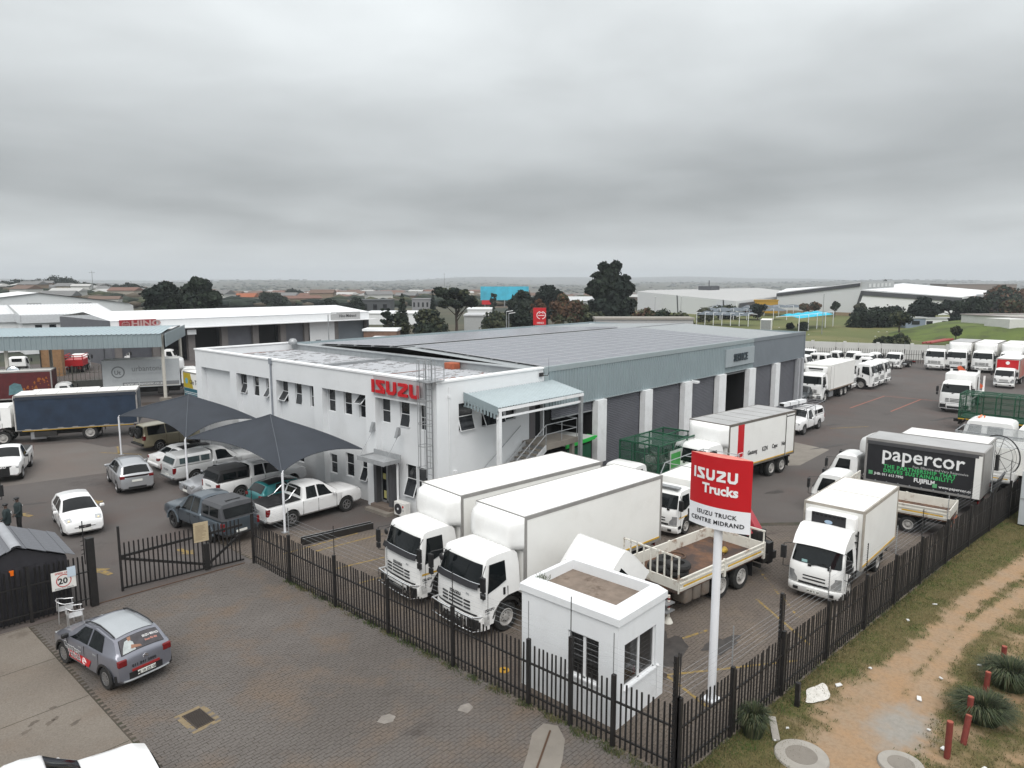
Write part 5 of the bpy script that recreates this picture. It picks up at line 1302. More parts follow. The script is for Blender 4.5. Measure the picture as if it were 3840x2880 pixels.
for k,(x,y,rx,ry,lb)in enumerate([(16.75,5.62,.62,.50,'round concrete manhole slab in the grass by the fence'),(18.05,3.72,.50,.34,'round pale concrete manhole cover in the sandy track')]):
 t=thing('manhole',lb,'manhole',(x,y,.035),R(10));m=MB();m.lathe([(.001,.05),(rx,.05),(rx*1.03,.03),(rx*1.05,-.04)],40,'z');part('slab',m,CONC2,t,smooth=40)
 m=MB();m.lathe([(rx*.56,.051),(rx*.60,.051),(rx*.60,.056),(.001,.06)],32,'z');part('cover',m,CONC,t)
m=MB();rr=random.Random(4);m.poly([(19.75+.62*math.cos(t_)*(1+.15*math.sin(3*t_)),6.28+.26*math.sin(t_)*(1+.2*math.cos(4*t_)),.075)for t_ in[2*PI*k/30 for k in range(30)]]);part('slab',m,mat('lime_patch',(.60,.58,.54),.9,var=.1,vscale=6,dirt=.5,dcol=(.3,.26,.2),dscale=5,bump=.4),tag(thing('lime_heap','pale spilt lime patch on the grass beside the fence','lime patch'),None))
bp_=tag(part('marker_post',MB().box(-.06,.06,-.06,.06,0,.72),FENCE,None,loc=(18.78,6.5,.02)),'short black square marker post on the verge beside pale lime','post')
rr=random.Random(8)
for k,(x,y)in enumerate([(22.2,5.6),(20.0,3.55),(19.4,3.1),(23.0,3.9),(17.6,6.3),(19.2,2.2),(16.9,6.35),(26.4,5.6),(21.4,4.1),(20.6,6.0),(28.4,5.2),(24.6,3.2)]):
 a=rr.uniform(.04,.10);m=MB();m.prism([(-a,-a*.5),(a*.9,-a*.6),(a,a*.5),(-a*.6,a*.7)],0,.03)
 tag(part('litter',m,mat('litter_white',(.65,.65,.64),.7),None,loc=(x,y,.06),rot=(rr.uniform(-.3,.3),rr.uniform(-.3,.3),rr.uniform(0,6))),'small white scrap of litter lying on the grass and sand verge','litter','scraps of litter on the verge')
m=MB();rr=random.Random(12)
cp=tag(part('kerb_stub',MB().box(-.5,.5,-.09,.09,0,.05),CONC2,None,loc=(17.35,6.55,.05),rot=(0,0,.5)),'buried concrete kerb stone showing in the grass behind the reedy tuft','kerb stone')
cv=thing('valve_cover','small yellow valve cover on the yard paving in front of trucks','cover',(14.75,13.75,.015));m=MB();m.lathe([(.001,.02),(.16,.02),(.17,0)],20,'z');part('lid',m,mat('cover_yellow',(.50,.27,.02),.6),cv);m=MB();m.box(-.03,.03,-.05,.05,.02,.026);part('slot',m,DARK,cv)
# container at the right edge
ct=thing('steel_container','pale grey steel container outside the fence at the edge of view','container',(40.7,4.35,0),R(-4));m=MB();m.box(0,2.4,-5,0,.12,2.72);part('box',m,mat('container_pale',(.47,.50,.52),.5,var=.05,dirt=.2,dcol=(.3,.28,.25)),ct,bevel=.02,bseg=1)
m=MB()
for k in range(12):m.box(-.02,.0,-.35-k*.4,-.30-k*.4,.2,2.65)
m.box(-.03,.0,-5,0,1.38,1.42);part('rib',m,STEEL,ct);m=MB();m.box(.1,2.3,-4.9,-.1,0,.12);part('skid',m,CHAS,ct)
# people: one skinned body each, clothes as children
def person(label,x,y,rz,pose,scale=1.0):
 t=thing('person',label,'person',(x,y,.012),rz);J,Ed,Rd=[],[],[]
 def j(n,p,r):J.append((n,p,r))
 for n,p,r in pose:j(n,p,r)
 ix={n:k for k,(n,_,_)in enumerate(J)}
 chain=[('pelvis','belly'),('belly','chest'),('chest','neck'),('neck','head0'),('head0','head'),('chest','shl'),('shl','ell'),('ell','wrl'),('wrl','hal'),('chest','shr'),('shr','elr'),('elr','wrr'),('wrr','har'),('pelvis','hil'),('hil','knl'),('knl','anl'),('anl','tol'),('pelvis','hir'),('hir','knr'),('knr','anr'),('anr','tor')]
 ed=[(ix[a],ix[b])for a,b in chain];vs_=[p for _,p,_ in J];rs_=[r for _,_,r in J]
 for s,hn,wn_ in(('l','hal','wrl'),('r','har','wrr')):
  base=Vector(J[ix[hn]][1]);d=(base-Vector(J[ix[wn_]][1])).normalized()
  for f in range(4):
   off=Vector((.0,.0,0))+Vector((.018*(f-1.5),0,0));ln=(.062,.072,.068,.052)[f]
   i0=len(vs_);vs_.append(tuple(base+off+d*.045));rs_.append(.0095);vs_.append(tuple(base+off+d*(.045+ln)+Vector((0,.012,0))));rs_.append(.008);ed+=[(ix[hn],i0),(i0,i0+1)]
  i0=len(vs_);vs_.append(tuple(base+Vector((0,.045,.0))));rs_.append(.011);vs_.append(tuple(base+Vector((0,.06,-.03))+d*.02));rs_.append(.009);ed+=[(ix[hn],i0),(i0,i0+1)]
 me=bpy.data.meshes.new('body');me.from_pydata([Vector(v)*scale for v in vs_],ed,[]);o=bpy.data.objects.new('body',me);C.objects.link(o)
 md=o.modifiers.new('skin','SKIN');md.use_smooth_shade=True
 for v,r_ in zip(me.skin_vertices[0].data,rs_):v.radius=(r_*scale*1.0,r_*scale*1.0)if not isinstance(r_,tuple)else(r_[0]*scale,r_[1]*scale)
 me.skin_vertices[0].data[ix['pelvis']].use_root=True
 o.modifiers.new('sub','SUBSURF').levels=1
 bpy.context.view_layer.update();nm=bpy.data.meshes.new_from_object(o.evaluated_get(bpy.context.evaluated_depsgraph_get()));bpy.data.objects.remove(o);nm.name='body'
 SK=mat('skin_dark',(.07,.04,.028),.6,var=0);JK=mat('jacket_dark_green',(.014,.026,.028),.8,var=.2);TR=mat('trousers_black',(.010,.010,.011),.85,var=.2);SH=mat('shoes_black',(.008,.008,.008),.5,var=0)
 for m_ in(SK,JK,TR,SH):nm.materials.append(m_)
 hz=J[ix['neck']][1][2]*scale;pz=J[ix['pelvis']][1][2]*scale
 wl_p=Vector(J[ix['wrl']][1])*scale;wr_p=Vector(J[ix['wrr']][1])*scale
 for p in nm.polygons:
  c=p.center;near=min((c-wl_p).length,(c-wr_p).length);below=c.z<.09
  hand=any((c-Vector(J[ix[h]][1])*scale).length<.11 for h in('hal','har'))and near>.025
  p.material_index=0 if(c.z>hz+.02 or hand)else 3 if below else 2 if c.z<pz-.04 else 1
 link('body',nm,t)
 hd=Vector(J[ix['head']][1])*scale
 m=MB();m.sphere((hd.x,hd.y,hd.z+.045),.105,14,8,sc=(.98,1.12,.72));m.grid([[(hd.x+.10*math.cos(a),hd.y+.10*math.sin(a),hd.z+.05)for a in[R(35)+R(110)*k/8 for k in range(9)]],[(hd.x+.12*math.cos(a),hd.y+.17*math.sin(a),hd.z+.035)for a in[R(35)+R(110)*k/8 for k in range(9)]]]);part('cap',m,BLACK,t,smooth=60)
 m=MB()
 for s in(1,-1):m.sphere((hd.x+s*.035,hd.y+.098,hd.z-.01),.012,6,5)
 part('eyes',m,INKW,t)
 m=MB();m.sphere((hd.x,hd.y+.11,hd.z-.035),.018,6,5,sc=(.8,1,1.3));m.box(hd.x-.025,hd.x+.025,hd.y+.088,hd.y+.10,hd.z-.082,hd.z-.074)
 for s in(1,-1):m.sphere((hd.x+s*.095,hd.y,hd.z-.02),.024,6,5,sc=(.4,.7,1.2))
 part('face',m,SK,t)
 ch=Vector(J[ix['chest']][1])*scale
 m=MB();m.grid([[(ch.x+.19*math.cos(a)*q,ch.y+.155*math.sin(a)*q-.0,z)for a in[2*PI*k/20 for k in range(20)]]for z,q in((pz-.10,1.0),(pz+.02,.98),(ch.z-.16,1.0),(ch.z+.02,1.08),(ch.z+.12,.86),(ch.z+.17,.5))],close=True);part('jacket',m,JK,t,smooth=60)
 m=MB();m.box(ch.x-.07,ch.x+.07,ch.y-.180,ch.y-.172,ch.z-.02,ch.z+.03);m.box(ch.x+.09,ch.x+.13,ch.y-.170,ch.y-.162,ch.z-.10,ch.z-.05);part('badge',m,INKW,t)
 return t
base_pose=[('pelvis',(0,0,.93),(.15,.12)),('belly',(0,0,1.08),(.15,.12)),('chest',(0,.01,1.32),(.17,.125)),('neck',(0,.01,1.50),.058),('head0',(0,.02,1.575),.075),('head',(0,.03,1.65),.088),('shl',(-.19,0,1.42),.07),('ell',(-.26,.02,1.14),.05),('wrl',(-.20,.20,.98),.034),('hal',(-.18,.27,.96),.036),('shr',(.19,0,1.42),.07),('elr',(.26,.02,1.14),.05),('wrr',(.18,.20,1.02),.034),('har',(.14,.26,1.01),.036),('hil',(-.10,0,.86),.10),('knl',(-.12,.02,.48),.068),('anl',(-.12,-.03,.08),.046),('tol',(-.13,.14,.035),.036),('hir',(.10,0,.86),.10),('knr',(.12,.03,.48),.068),('anr',(.13,0,.08),.046),('tor',(.15,.17,.035),.036)]
person('guard in dark green jacket and cap standing nearer the cabin roof',7.72,37.75,R(65),base_pose,.99)
p2=[list(q)for q in base_pose]
for q in p2:
 if q[0]in('wrr',):q[1]=(.28,.10,.90)
 if q[0]in('har',):q[1]=(.29,.12,.82)
 if q[0]in('elr',):q[1]=(.27,-.02,1.14)
person('guard in dark jacket and cap standing just behind the other guard',8.32,38.45,R(95),[tuple(q)for q in p2],1.0)
# the two big box trucks inside the fence
def side_text(name,txt,size,t,m_,x,y,z,side,**k):
 """lettering on the left (side 1) or right (side -1) wall of a vehicle, starting at x"""
 return letters(name,txt,size,t,m_,(x,side*y,z),(-1,0,0)if side>0 else(1,0,0),**k)
for(x,y,h,lb,st)in((15.72,19.98,173.5,'white box truck with yellow cab stripe and bull bar behind the fence',True),(15.45,16.62,175.0,'white box truck with bull bar standing next to the small hut',False)):
 t=truck('box_truck',lb,x,y,h,'F',bullbar=True,lettering=True,visor=True,stripe=st,group='big white box trucks by the fence')
 chassis_parts(t,-1.9,-9.55,2.42,1.12,(-6.6,-7.95),.50)
 box_body(t,-2.0,7.7,2.52,1.12,3.82,nose=(2.62,3.80,.52))
t=truck('crane_truck','white dropside truck with tilted cab, rusty deck and red folded crane',18.75,13.0,172.6,None)
tf=Matrix.Translation((-.25,0,.62))@Matrix.Rotation(R(44),4,'Y')@Matrix.Translation((.25,0,-.62))
cabk=[k for k in cab_kit('F')if k[0]not in('wheel','bumper','headlight','headlight_surround','intake','number_plate','mudguard','step','mirror')]
attach(cabk,t,tf)
attach([k for k in cab_kit('F')if k[0]in('wheel','bumper','step')],t)
m=MB();m.cyl((-.42,1.0,3.02),(-.42,1.0,3.14),.07,10);part('beacon',m,ORANGE,t,loc=(1.62,0,-.95))
chassis_parts(t,-1.6,-8.0,2.42,1.12,(-5.2,-6.5),.51,tank=False)
for k in range(3):m=MB();m.box(-3.0-k*.52,-3.45-k*.52,.55,1.15,.42,1.0);part('fuel_tank',m,mat('tank_rusty',(.26,.23,.20),.45,.5,var=.2,dirt=.6,dcol=(.12,.06,.03),dscale=3),t,bevel=.09,smooth=50)
flatbed(t,-2.45,5.45,2.5,1.12,.42,head=1.22,bars=7)
m=MB();m.cyl((-2.2,1.05,.25),(-2.2,1.05,1.0),.05,8);m.lathe([(.001,.18),(.08,.2),(.16,.04),(.17,0),(.001,0)],14,'z');m.v[-70:]=[(a-2.2,b+1.05,c)for a,b,c in m.v[-70:]];part('stabiliser',m,RUSTW,t)
for k in range(4):m=MB();m.cyl((-2.2,1.05,.42+k*.14),(-2.2,1.05,.49+k*.14),.056,8);part('stabiliser_band',m,LAMPR,t)
m=MB()
for z in(.45,.72):m.box(-1.9,-2.35,.9,1.2,z,z+.04)
part('cab_step',m,STEEL,t)
CRR=mat('crane_red',(.34,.035,.05),.45,var=.1,dirt=.3,dcol=(.2,.05,.05))
h=MB();h.box(-7.92,-7.88,-1.25,1.25,1.0,1.5)
for k in range(5):y=-1.2+k*.6;h.box(-7.93,-7.89,y-.025,y+.025,1.5,2.0)
h.box(-7.94,-7.88,-1.25,1.25,1.96,2.02);part('tail_frame',h,RUSTW,t)
m=MB();m.box(-8.0,-9.0,-1.15,1.15,.62,.92);m.box(-8.4,-8.95,-.2,.7,.9,1.7);part('crane_base',m,CHAS,t)
m=MB();m.bar((-8.72,.45,1.45),(-8.72,-.75,3.0),.40,.46);part('crane_boom',m,CRR,t,bevel=.03)
m=MB();m.bar((-8.42,.35,1.5),(-8.42,-.7,2.8),.26,.26);part('crane_boom',m,CRR,t,bevel=.03)
m=MB();m.bar((-8.55,.55,1.15),(-8.35,.0,2.1),.14,.14);part('crane_ram',m,CHAS,t)
m=MB();m.tube([(-8.6,.7,1.6),(-8.95,.95,1.3),(-8.8,1.1,.9)],.02,5);m.box(-8.4,-8.75,.75,1.15,.5,1.35);part('crane_controls',m,BLACK,t)
mb=text_mb('FASSI',.26,.02,.002);a_,b_=Vector((-8.72,.45,1.45)),Vector((-8.72,-.75,3.0));d_=(b_-a_).normalized();place(mb,b_-d_*1.55+Vector((.236,0,0))-d_.cross(Vector((1,0,0)))*.12*0,d_*-1 if False else d_,Vector((1,0,0)).cross(d_));part('lettering',mb,mat('ink_rose_pale',(.6,.25,.25),.6),t)
T0=t
def on_deck(name,label,cat,lx,ly,mb,m_,rot=0,z=1.125,group=None):
 a=R(172.6);x=18.75+lx*math.cos(a)-ly*math.sin(a);y=13.0+lx*math.sin(a)+ly*math.cos(a)
 return tag(part(name,mb,m_,None,loc=(x,y,z),rot=(0,0,rot)),label,cat,group)
for k,(lx,ly,z)in enumerate([(-3.6,.3,1.13),(-3.65,.35,1.36),(-3.5,-.4,1.13),(-4.2,-.55,1.13)]):
 m=MB();m.lathe([(.22,0),(.42,.02),(.45,.11),(.42,.2),(.22,.22),(.22,0)],20,'z')
 on_deck('tyre',['loose black tyre under another on the rusty truck deck','loose black tyre on top of the tyre pile on the rusty deck','loose black tyre by the headboard bars of the rusty deck','loose black tyre towards the middle of the rusty deck'][k],'tyre',lx,ly,m,TYRE,z=z)
m=MB();m.tube([(.34*math.cos(2*PI*k/18),.34*math.sin(2*PI*k/18),.03)for k in range(19)],.03,5);on_deck('steel_ring','thin rusty steel ring lying on the rusty truck deck','ring',-5.0,-.75,m,mat('rusty_iron',(.10,.06,.04),.8))
m=MB();m.bar((0,0,.03),(1.5,0,.03),.05,.05);m.bar((.3,.2,.03),(1.8,.5,.03),.06,.06);on_deck('timber_bars','loose dark bars lying across the rusty truck deck','bars',-6.4,.4,m,mat('rusty_iron',(.10,.06,.04),.8),.4)
m=MB();m.sphere((0,0,.1),.16,10,6,sc=(1.2,.8,.7));m.sphere((.22,.1,.08),.10,8,5);on_deck('brass_clamp','yellow metal fitting lying at the rear of the rusty deck','fitting',-6.7,.25,m,mat('brass_yellow',(.45,.30,.05),.35,.6))
t=truck('small_truck','small white truck with roof visor behind the red sign',28.0,16.45,180,'N',stripe=True);chassis_parts(t,-1.6,-6.2,1.95,.82,(-4.4,),.38)
m=MB();m.box(-.45,-.75,-.8,.8,2.2,2.3);part('roof_visor',m,STEEL,t,bevel=.04)
m=MB();m.box(-1.85,-6.3,-1.02,1.02,.95,2.35);part('body',m,BOXW,t,bevel=.02,bseg=1)
m=MB()
for s in(1,-1):
 m.tube([(-1.9,s*1.0,2.37),(-2.3,s*1.0,2.85),(-6.2,s*1.0,2.85),(-6.25,s*1.0,2.37)],.025,5)
for x in(-2.3,-4.2,-6.2):m.cyl((x,-1.0,2.85),(x,1.0,2.85),.02,5)
part('roof_rack',m,STEEL,t)
t=truck('cage_truck','white truck with small green mesh cage in front of shutters',30.35,20.4,180,'N');chassis_parts(t,-1.6,-6.8,1.95,.85,(-5.0,),.38)
cage(t,-2.2,4.65,2.42,.98,3.0,nb=3)
m=MB();m.box(-3.4,-5.6,1.24,1.26,1.3,2.5);part('cage_banner',m,mat('banner_pale',(.42,.46,.42),.6,var=.2),t)
m=MB();m.box(-3.5,-4.5,1.262,1.268,1.55,2.35);part('cage_banner',m,mat('banner_green',(.06,.30,.07),.6),t)
for k,(x,y,z)in enumerate([(-3.0,.2,1.6),(-4.2,-.4,1.5),(-4.9,.3,1.45)]):
 m=MB();rr=random.Random(k);m.sphere((x,y,z),.55,10,7,sc=(.9,.8,1.0));m.v=[(a+rr.uniform(-.1,.1),b+rr.uniform(-.1,.1),c+rr.uniform(-.12,.12))for a,b,c in m.v];part('load',m,mat('plastic_sacks',(.16,.17,.16),.5,var=.5,vscale=4),t)
t=truck('box_truck','white freight truck with one red stripe and grey roof',34.75,18.72,173,'F',group='box trucks in the right yard');chassis_parts(t,-1.9,-9.2,2.42,1.12,(-7.0,-8.2),.5)
box_body(t,-2.05,7.25,2.6,1.1,3.78,nose=(2.5,3.74,.40),roofm=ROOFG,trim=mat('trim_dark',(.13,.115,.10),.6,var=.2),seams=5)
m=MB();m.box(-2.95,-3.55,1.302,1.322,1.28,3.66);part('red_stripe',m,RED,t)
side_text('letter','Ace',.42,t,INKW,-3.02,1.33,1.62,1,bold=.02,sx=.75);m=MB()
for a,b,c,d in((-3.0,-3.5,1.30,1.34),(-3.0,-3.5,2.02,2.06),(-3.0,-3.03,1.3,2.06),(-3.47,-3.5,1.3,2.06)):m.box(a,b,1.325,1.332,c,d)
part('logo_frame',m,INKW,t)
for tx,x in(('Gauteng',-4.0),('KZN',-5.55),('Cape',-6.65),('Nelspruit',-7.75)):side_text('letter',tx,.36,t,INK,x,1.318,1.80,1,bold=.01,sx=.82)
m=MB();m.box(-8.15,-8.25,1.30,1.33,1.15,3.7);m.box(-8.25,-9.15,1.30,1.325,1.3,3.5);part('side_door',m,BOXW,t)
m=MB();m.box(-8.14,-8.2,1.325,1.34,1.15,3.7);m.box(-8.2,-9.2,1.325,1.335,3.5,3.56);part('door_gap',m,CHAS,t)
t=truck('fridge_truck','white fridge truck with roof flap and black cooling unit by fence',25.75,8.6,180,'N');chassis_parts(t,-1.6,-6.1,1.95,.95,(-4.6,),.40)
box_body(t,-1.75,4.5,2.18,.95,3.22,seams=1,trim=mat('trim_worn',(.34,.31,.27),.6,var=.2));fridge_unit(t,-1.74,2.18,2.35,3.05,black=True)
m=MB();rows=[[(x,y,z-.06*abs(y)**2)for y in(-.92,-.6,0,.6,.92)]for x,z in((-.28,2.02),(-.50,2.32),(-.95,2.62),(-1.3,2.62),(-1.45,2.2))];m.grid(rows)
for s in(-1,1):m.poly([(-.28,s*.92,1.97),(-.50,s*.92,2.27),(-.95,s*.92,2.57),(-1.3,s*.92,2.57),(-1.45,s*.92,2.15)])
part('wind_deflector',m,WHITE,t,smooth=40,fixn=True)
m=MB()
for k in range(6):m.box(-1.74,-1.70,.48,.92,1.0+k*.25,1.03+k*.25)
for y in(.47,.93):m.box(-1.74,-1.70,y-.02,y+.02,.7,2.45)
part('ladder',m,CHAS,t)
m=MB();m.bar((-.30,.35,1.55),(-.20,.55,1.42),.25,.01,up=(1,0,.5));m.box(-.13,-.12,-.5,-.3,1.40,1.5);part('screen_paper',m,mat('paper_teal',(.30,.50,.50),.7),t)
lb=text_mb('LM 88 YL GP',.085,.02,.001,'CENTER');place(lb,(.036,0,.385),(0,1,0),(0,0,1));part('plate_text',lb,INK,t)
t=truck('dropside_truck','small white dropside truck with rusty bed beside black curtain truck',37.0,12.6,92,'N');chassis_parts(t,-1.6,-6.1,1.95,.85,(-4.55,),.38)
flatbed(t,-1.85,4.35,2.05,.98,.42,head=1.15,deckm=RUST,sidem=RUSTW)
m=MB()
for k in range(5):m.add([(-6.24,-.9+k*.36,.55),(-6.24,-.72+k*.36,.55),(-6.24,-.6+k*.36,.8),(-6.24,-.78+k*.36,.8)],[(3,2,1,0)])
part('warning_board',m,ORANGE,t)
t=truck('curtain_truck','black curtain sided truck with large white lettering and grey roof',41.85,13.35,90,'N');chassis_parts(t,-1.6,-7.3,2.1,.95,(-5.3,),.42)
x1=box_body(t,-2.05,5.35,2.28,.98,3.32,wallm=CURT,roofm=ROOFG,trim=ALU,nose=(2.35,3.3,.42),strip=False,doors=False)
m=MB();m.box(x1-.02,x1-.04,-1.08,1.08,1.0,3.2);part('rear_door',m,ALU,t);m=MB();m.box(x1+.02,x1+.32,1.13,1.165,.98,3.14);part('corner_post',m,BOXW,t)
m=MB();rows=[[(-2.1-5.25*k/20,1.155+.02*(k%2),z)for k in range(21)]for z in(3.02,3.2)];m.grid(rows);part('curtain_valance',m,mat('valance_grey',(.06,.06,.065),.6),t)
YS=1.15
side_text('letter','papercor',1.05,t,INKW,-2.85,YS,2.28,1,bold=.012,sx=.98,extrude=.006)
side_text('letter','Fast, Effective and Very Responsive',.175,t,INKG if False else mat('ink_pale',(.5,.5,.5),.6),-4.35,YS,2.05,1,sx=1.0)
GRN=mat('ink_green',(.05,.42,.13),.6)
side_text('letter','THE PARTNERSHIP THAT',.27,t,GRN,-2.98,YS,1.83,1,bold=.03,spacing=1.15,sx=.98);side_text('letter','DRIVES SUSTAINABILITY',.27,t,GRN,-2.98,YS,1.60,1,bold=.03,spacing=1.15,sx=.98)
side_text('letter','FUJIFILM',.30,t,INKW,-4.45,YS,1.33,1,bold=.035,sx=.88);side_text('letter','JHB: 011 613 7990',.185,t,INKW,-2.55,YS,1.40,1,bold=.015);side_text('letter','www.papercor.co.za',.20,t,INKW,-5.6,YS,1.22,1,bold=.015)
m=MB();m.box(-2.27,-2.47,YS,YS+.008,1.38,1.58);m.box(-5.32,-5.52,YS,YS+.008,1.20,1.40);part('logo_patch',m,mat('patch_green',(.12,.40,.18),.6),t)
m=MB()
for k in range(9):m.box(-2.6-k*.55,-2.66-k*.55,YS,YS+.02,1.02,1.12)
part('curtain_strap',m,STEEL,t)
m=MB();m.bar((x1-.15,-.9,.5),(x1-.55,-.9,1.9),.08,2.0,up=(0,1,0));part('tail_lift',m,mat('lift_grey',(.045,.045,.048),.6,var=.3),t)
t=truck('box_truck','white box truck hidden behind the black curtain truck, roof showing',44.6,12.25,90,'N',group='box trucks in the right yard');chassis_parts(t,-1.6,-6,1.95,.85,(-4.4,),.38);box_body(t,-1.95,4.1,2.2,.95,3.25)
t=truck('dropside_truck','white dropside truck with short clean bed against the fence end',46.55,11.3,90,'N');chassis_parts(t,-1.6,-5.9,1.95,.85,(-4.4,),.38);flatbed(t,-1.85,4.2,1.9,.95,.50,head=.9,deckm=STEEL,sidem=WHITE)
m=MB()
for k in range(4):m.add([(-6.09,-.75+k*.36,.55),(-6.09,-.57+k*.36,.55),(-6.09,-.45+k*.36,.8),(-6.09,-.63+k*.36,.8)],[(3,2,1,0)])
part('warning_board',m,ORANGE,t)
hp=thing('hoop_reel','large thin black spoked hoop standing on the short white truck bed','hoop',(46.5,6.1,.98),R(65));m=MB();HR=1.12
m.tube([(HR*math.cos(2*PI*k/40),0,1.15+HR*math.sin(2*PI*k/40))for k in range(41)],.035,6);part('rim',m,BLACK,hp)
m=MB()
for k in range(8):a=2*PI*k/8+.2;m.tube([(.05*math.cos(a),.1,1.15+.05*math.sin(a)),(HR*math.cos(a),0,1.15+HR*math.sin(a))],.014,5)
for rr_ in(.75,.95):m.tube([(rr_*math.cos(2*PI*k/30),.03,1.15+rr_*math.sin(2*PI*k/30))for k in range(31)],.010,4)
part('spokes',m,BLACK,hp);m=MB();m.bar((0,.1,0),(0,.1,1.2),.14,.14);m.box(-.35,.35,-.1,.3,0,.05);part('stand',m,BLACK,hp)
t=truck('high_sided_truck','white high sided truck with clear mesh along its top edge',48.5,-1.2,-90,'F');chassis_parts(t,-1.9,-9.5,2.4,1.1,(-6.8,),.5)
m=MB();m.box(-2.1,-9.6,-1.25,1.25,1.0,2.45);part('body',m,BOXW,t,bevel=.02,bseg=1)
m=MB()
for k in range(12):m.box(-2.3-k*.62,-2.35-k*.62,-1.275,-1.25,1.05,2.4)
part('body_rib',m,BOXW,t)
MESHC=mat('clear_mesh',(.45,.47,.48),.5,var=0,alpha=.35)
m=MB();m.box(-2.1,-9.6,-1.25,-1.24,2.45,3.1);m.box(-2.1,-9.6,1.24,1.25,2.45,3.1);part('mesh_side',m,MESHC,t);m=MB();m.tube([(-2.1,-1.25,3.1),(-9.6,-1.25,3.1),(-9.6,1.25,3.1),(-2.1,1.25,3.1)],.025,5);part('mesh_rail',m,STEEL,t)
t=truck('crew_cab_truck','white crew cab truck with four doors near right edge',54.75,9.35,90,'F',crew=True);chassis_parts(t,-2.9,-9.5,2.4,1.1,(-7,),.5,tank=False);m=MB();m.box(-3.2,-9.5,-1.2,1.2,1.1,2.5);part('body',m,BOXW,t,bevel=.02,bseg=1)
m=MB();m.box(-.9,-1.0,-.5,.5,2.86,2.92);m.box(-1.2,-1.26,.2,.3,2.86,3.0);part('beacon',m,ORANGE,t)
t=truck('cage_truck','long dark green cage truck at the right edge',65.9,2.0,-90,'F');chassis_parts(t,-1.9,-9.3,2.4,1.05,(-6.5,-7.7),.5);cage(t,-2.2,7.2,2.45,1.05,2.92,nb=6,sheet=True)
m=MB();m.box(-9.4,-9.9,-.1,.1,.5,.75);m.box(-9.4,-9.5,-.6,.6,.4,.9);part('tow_hitch',m,CHAS,t);m=MB();m.box(-2.2,-9.4,-1.24,-1.20,.92,1.0);part('reflective_strip',m,YELLOW,t)
t=truck('service_truck','white service truck with bull bar, crew pod and orange crane',72.9,13.25,182,'F',bullbar=True);chassis_parts(t,-1.9,-8.5,2.42,1.1,(-6.4,),.5)
m=MB();m.box(-2.1,-4.4,-1.2,1.2,1.1,3.35);part('crew_pod',m,WHITE,t,bevel=.12,bseg=3,smooth=50);m=MB();m.box(-2.7,-3.4,-.3,.3,3.34,3.52);part('roof_unit',m,WHITE,t,bevel=.04)
m=MB();m.box(-3.2,-3.7,1.19,1.215,1.8,3.0);part('pod_window',m,GLASS,t);m=MB();m.box(-4.5,-5.0,-1.2,1.2,1.1,2.6);m.box(-5.0,-8.5,-1.2,1.2,1.0,1.15)
for y in(-1.1,1.1):m.box(-4.5,-4.62,y-.1,y+.1,2.6,3.5);m.box(-8.4,-8.5,y-.08,y+.08,1.1,2.6)
part('platform',m,WHITE,t);m=MB();m.bar((-5.4,.2,1.4),(-5.2,-.6,3.7),.3,.3);m.bar((-5.2,-.6,3.6),(-7.6,1.0,1.6),.28,.3);part('crane_boom',m,mat('crane_orange',(.55,.09,.03),.5),t)
rowg='white trucks parked nose out at the back of the right yard'
def parked(lb,x,y,h,cab,body=None,**k):
 t=truck('parked_truck',lb,x,y,h,cab,group=rowg,**k);L_=7.5 if cab=='F' else 5.6;W_=2.4 if cab=='F' else 1.95;zf=1.1 if cab=='F' else.85;e=1.0 if k.get('crew')else 0
 chassis_parts(t,-1.75-e,-L_-e,W_,zf,(-L_+1.9-e,),.5 if cab=='F' else.38)
 if body=='box':box_body(t,-2.0,6.4,2.5,1.1,3.75,nose=(2.5,3.72,.45))
 if body=='boxgrey':box_body(t,-2.0,6.6,2.5,1.1,3.75,nose=(2.5,3.72,.45),roofm=ROOFG)
 return t
parked('white cab and chassis truck left of the three white box trucks',106.6,22.05,180,'F');parked('white box truck with bull bar and grey roof at the back',107.2,19.7,180,'F','boxgrey',bullbar=True)
parked('white box truck in the middle of the back row box trucks',107.9,16.95,180,'F','box');parked('white box truck behind the red fronted box truck',108.3,14.05,180,'F','box')
t=truck('box_truck','small truck with red front box panel and white round badge',93.7,12.55,180,'N',group='box trucks in the right yard');chassis_parts(t,-1.6,-7.6,2.0,.85,(-5.6,),.40);box_body(t,-1.85,6.2,2.25,.95,3.12,strip=False)
m=MB();m.box(-1.86,-1.80,-1.0,1.0,2.0,3.0);part('red_panel',m,RED,t);m=MB();m.cyl((-1.80,-.0,2.66),(-1.78,0,2.66),.19,18);part('badge',m,INKW,t)
m=MB();m.box(-1.95,-7.95,1.127,1.142,1.05,2.98);part('poster',m,mat('poster_mixed',(.35,.05,.04),.5,var=.2,vscale=.6,dirt=.9,dcol=(.34,.17,.12),dscale=.7,dlo=.45,dhi=.55),t)
t=truck('box_truck','white box truck behind the small red fronted truck at right edge',101.5,10.6,180,'N',group='box trucks in the right yard');chassis_parts(t,-1.6,-7.6,2.0,.85,(-5.6,),.40);box_body(t,-1.85,6.2,2.3,.95,3.3)
t=truck('fridge_truck','white six wheel fridge truck with pale cooling unit at building end',70.1,24.95,180,'F');chassis_parts(t,-1.9,-9.1,2.42,1.1,(-5.9,-7.15),.5);box_body(t,-2.05,7.3,2.46,1.1,3.52,side_door=False,strip=False,trim=BOXW);fridge_unit(t,-2.0,2.46,2.75,3.35)
m=MB();m.box(-2.05,-9.3,1.235,1.25,1.0,1.12);part('base_rail',m,mat('rail_brown',(.22,.17,.13),.7),t);m=MB();m.box(-2.2,-3.1,1.232,1.255,1.15,3.4);part('side_door',m,BOXW,t);m=MB()
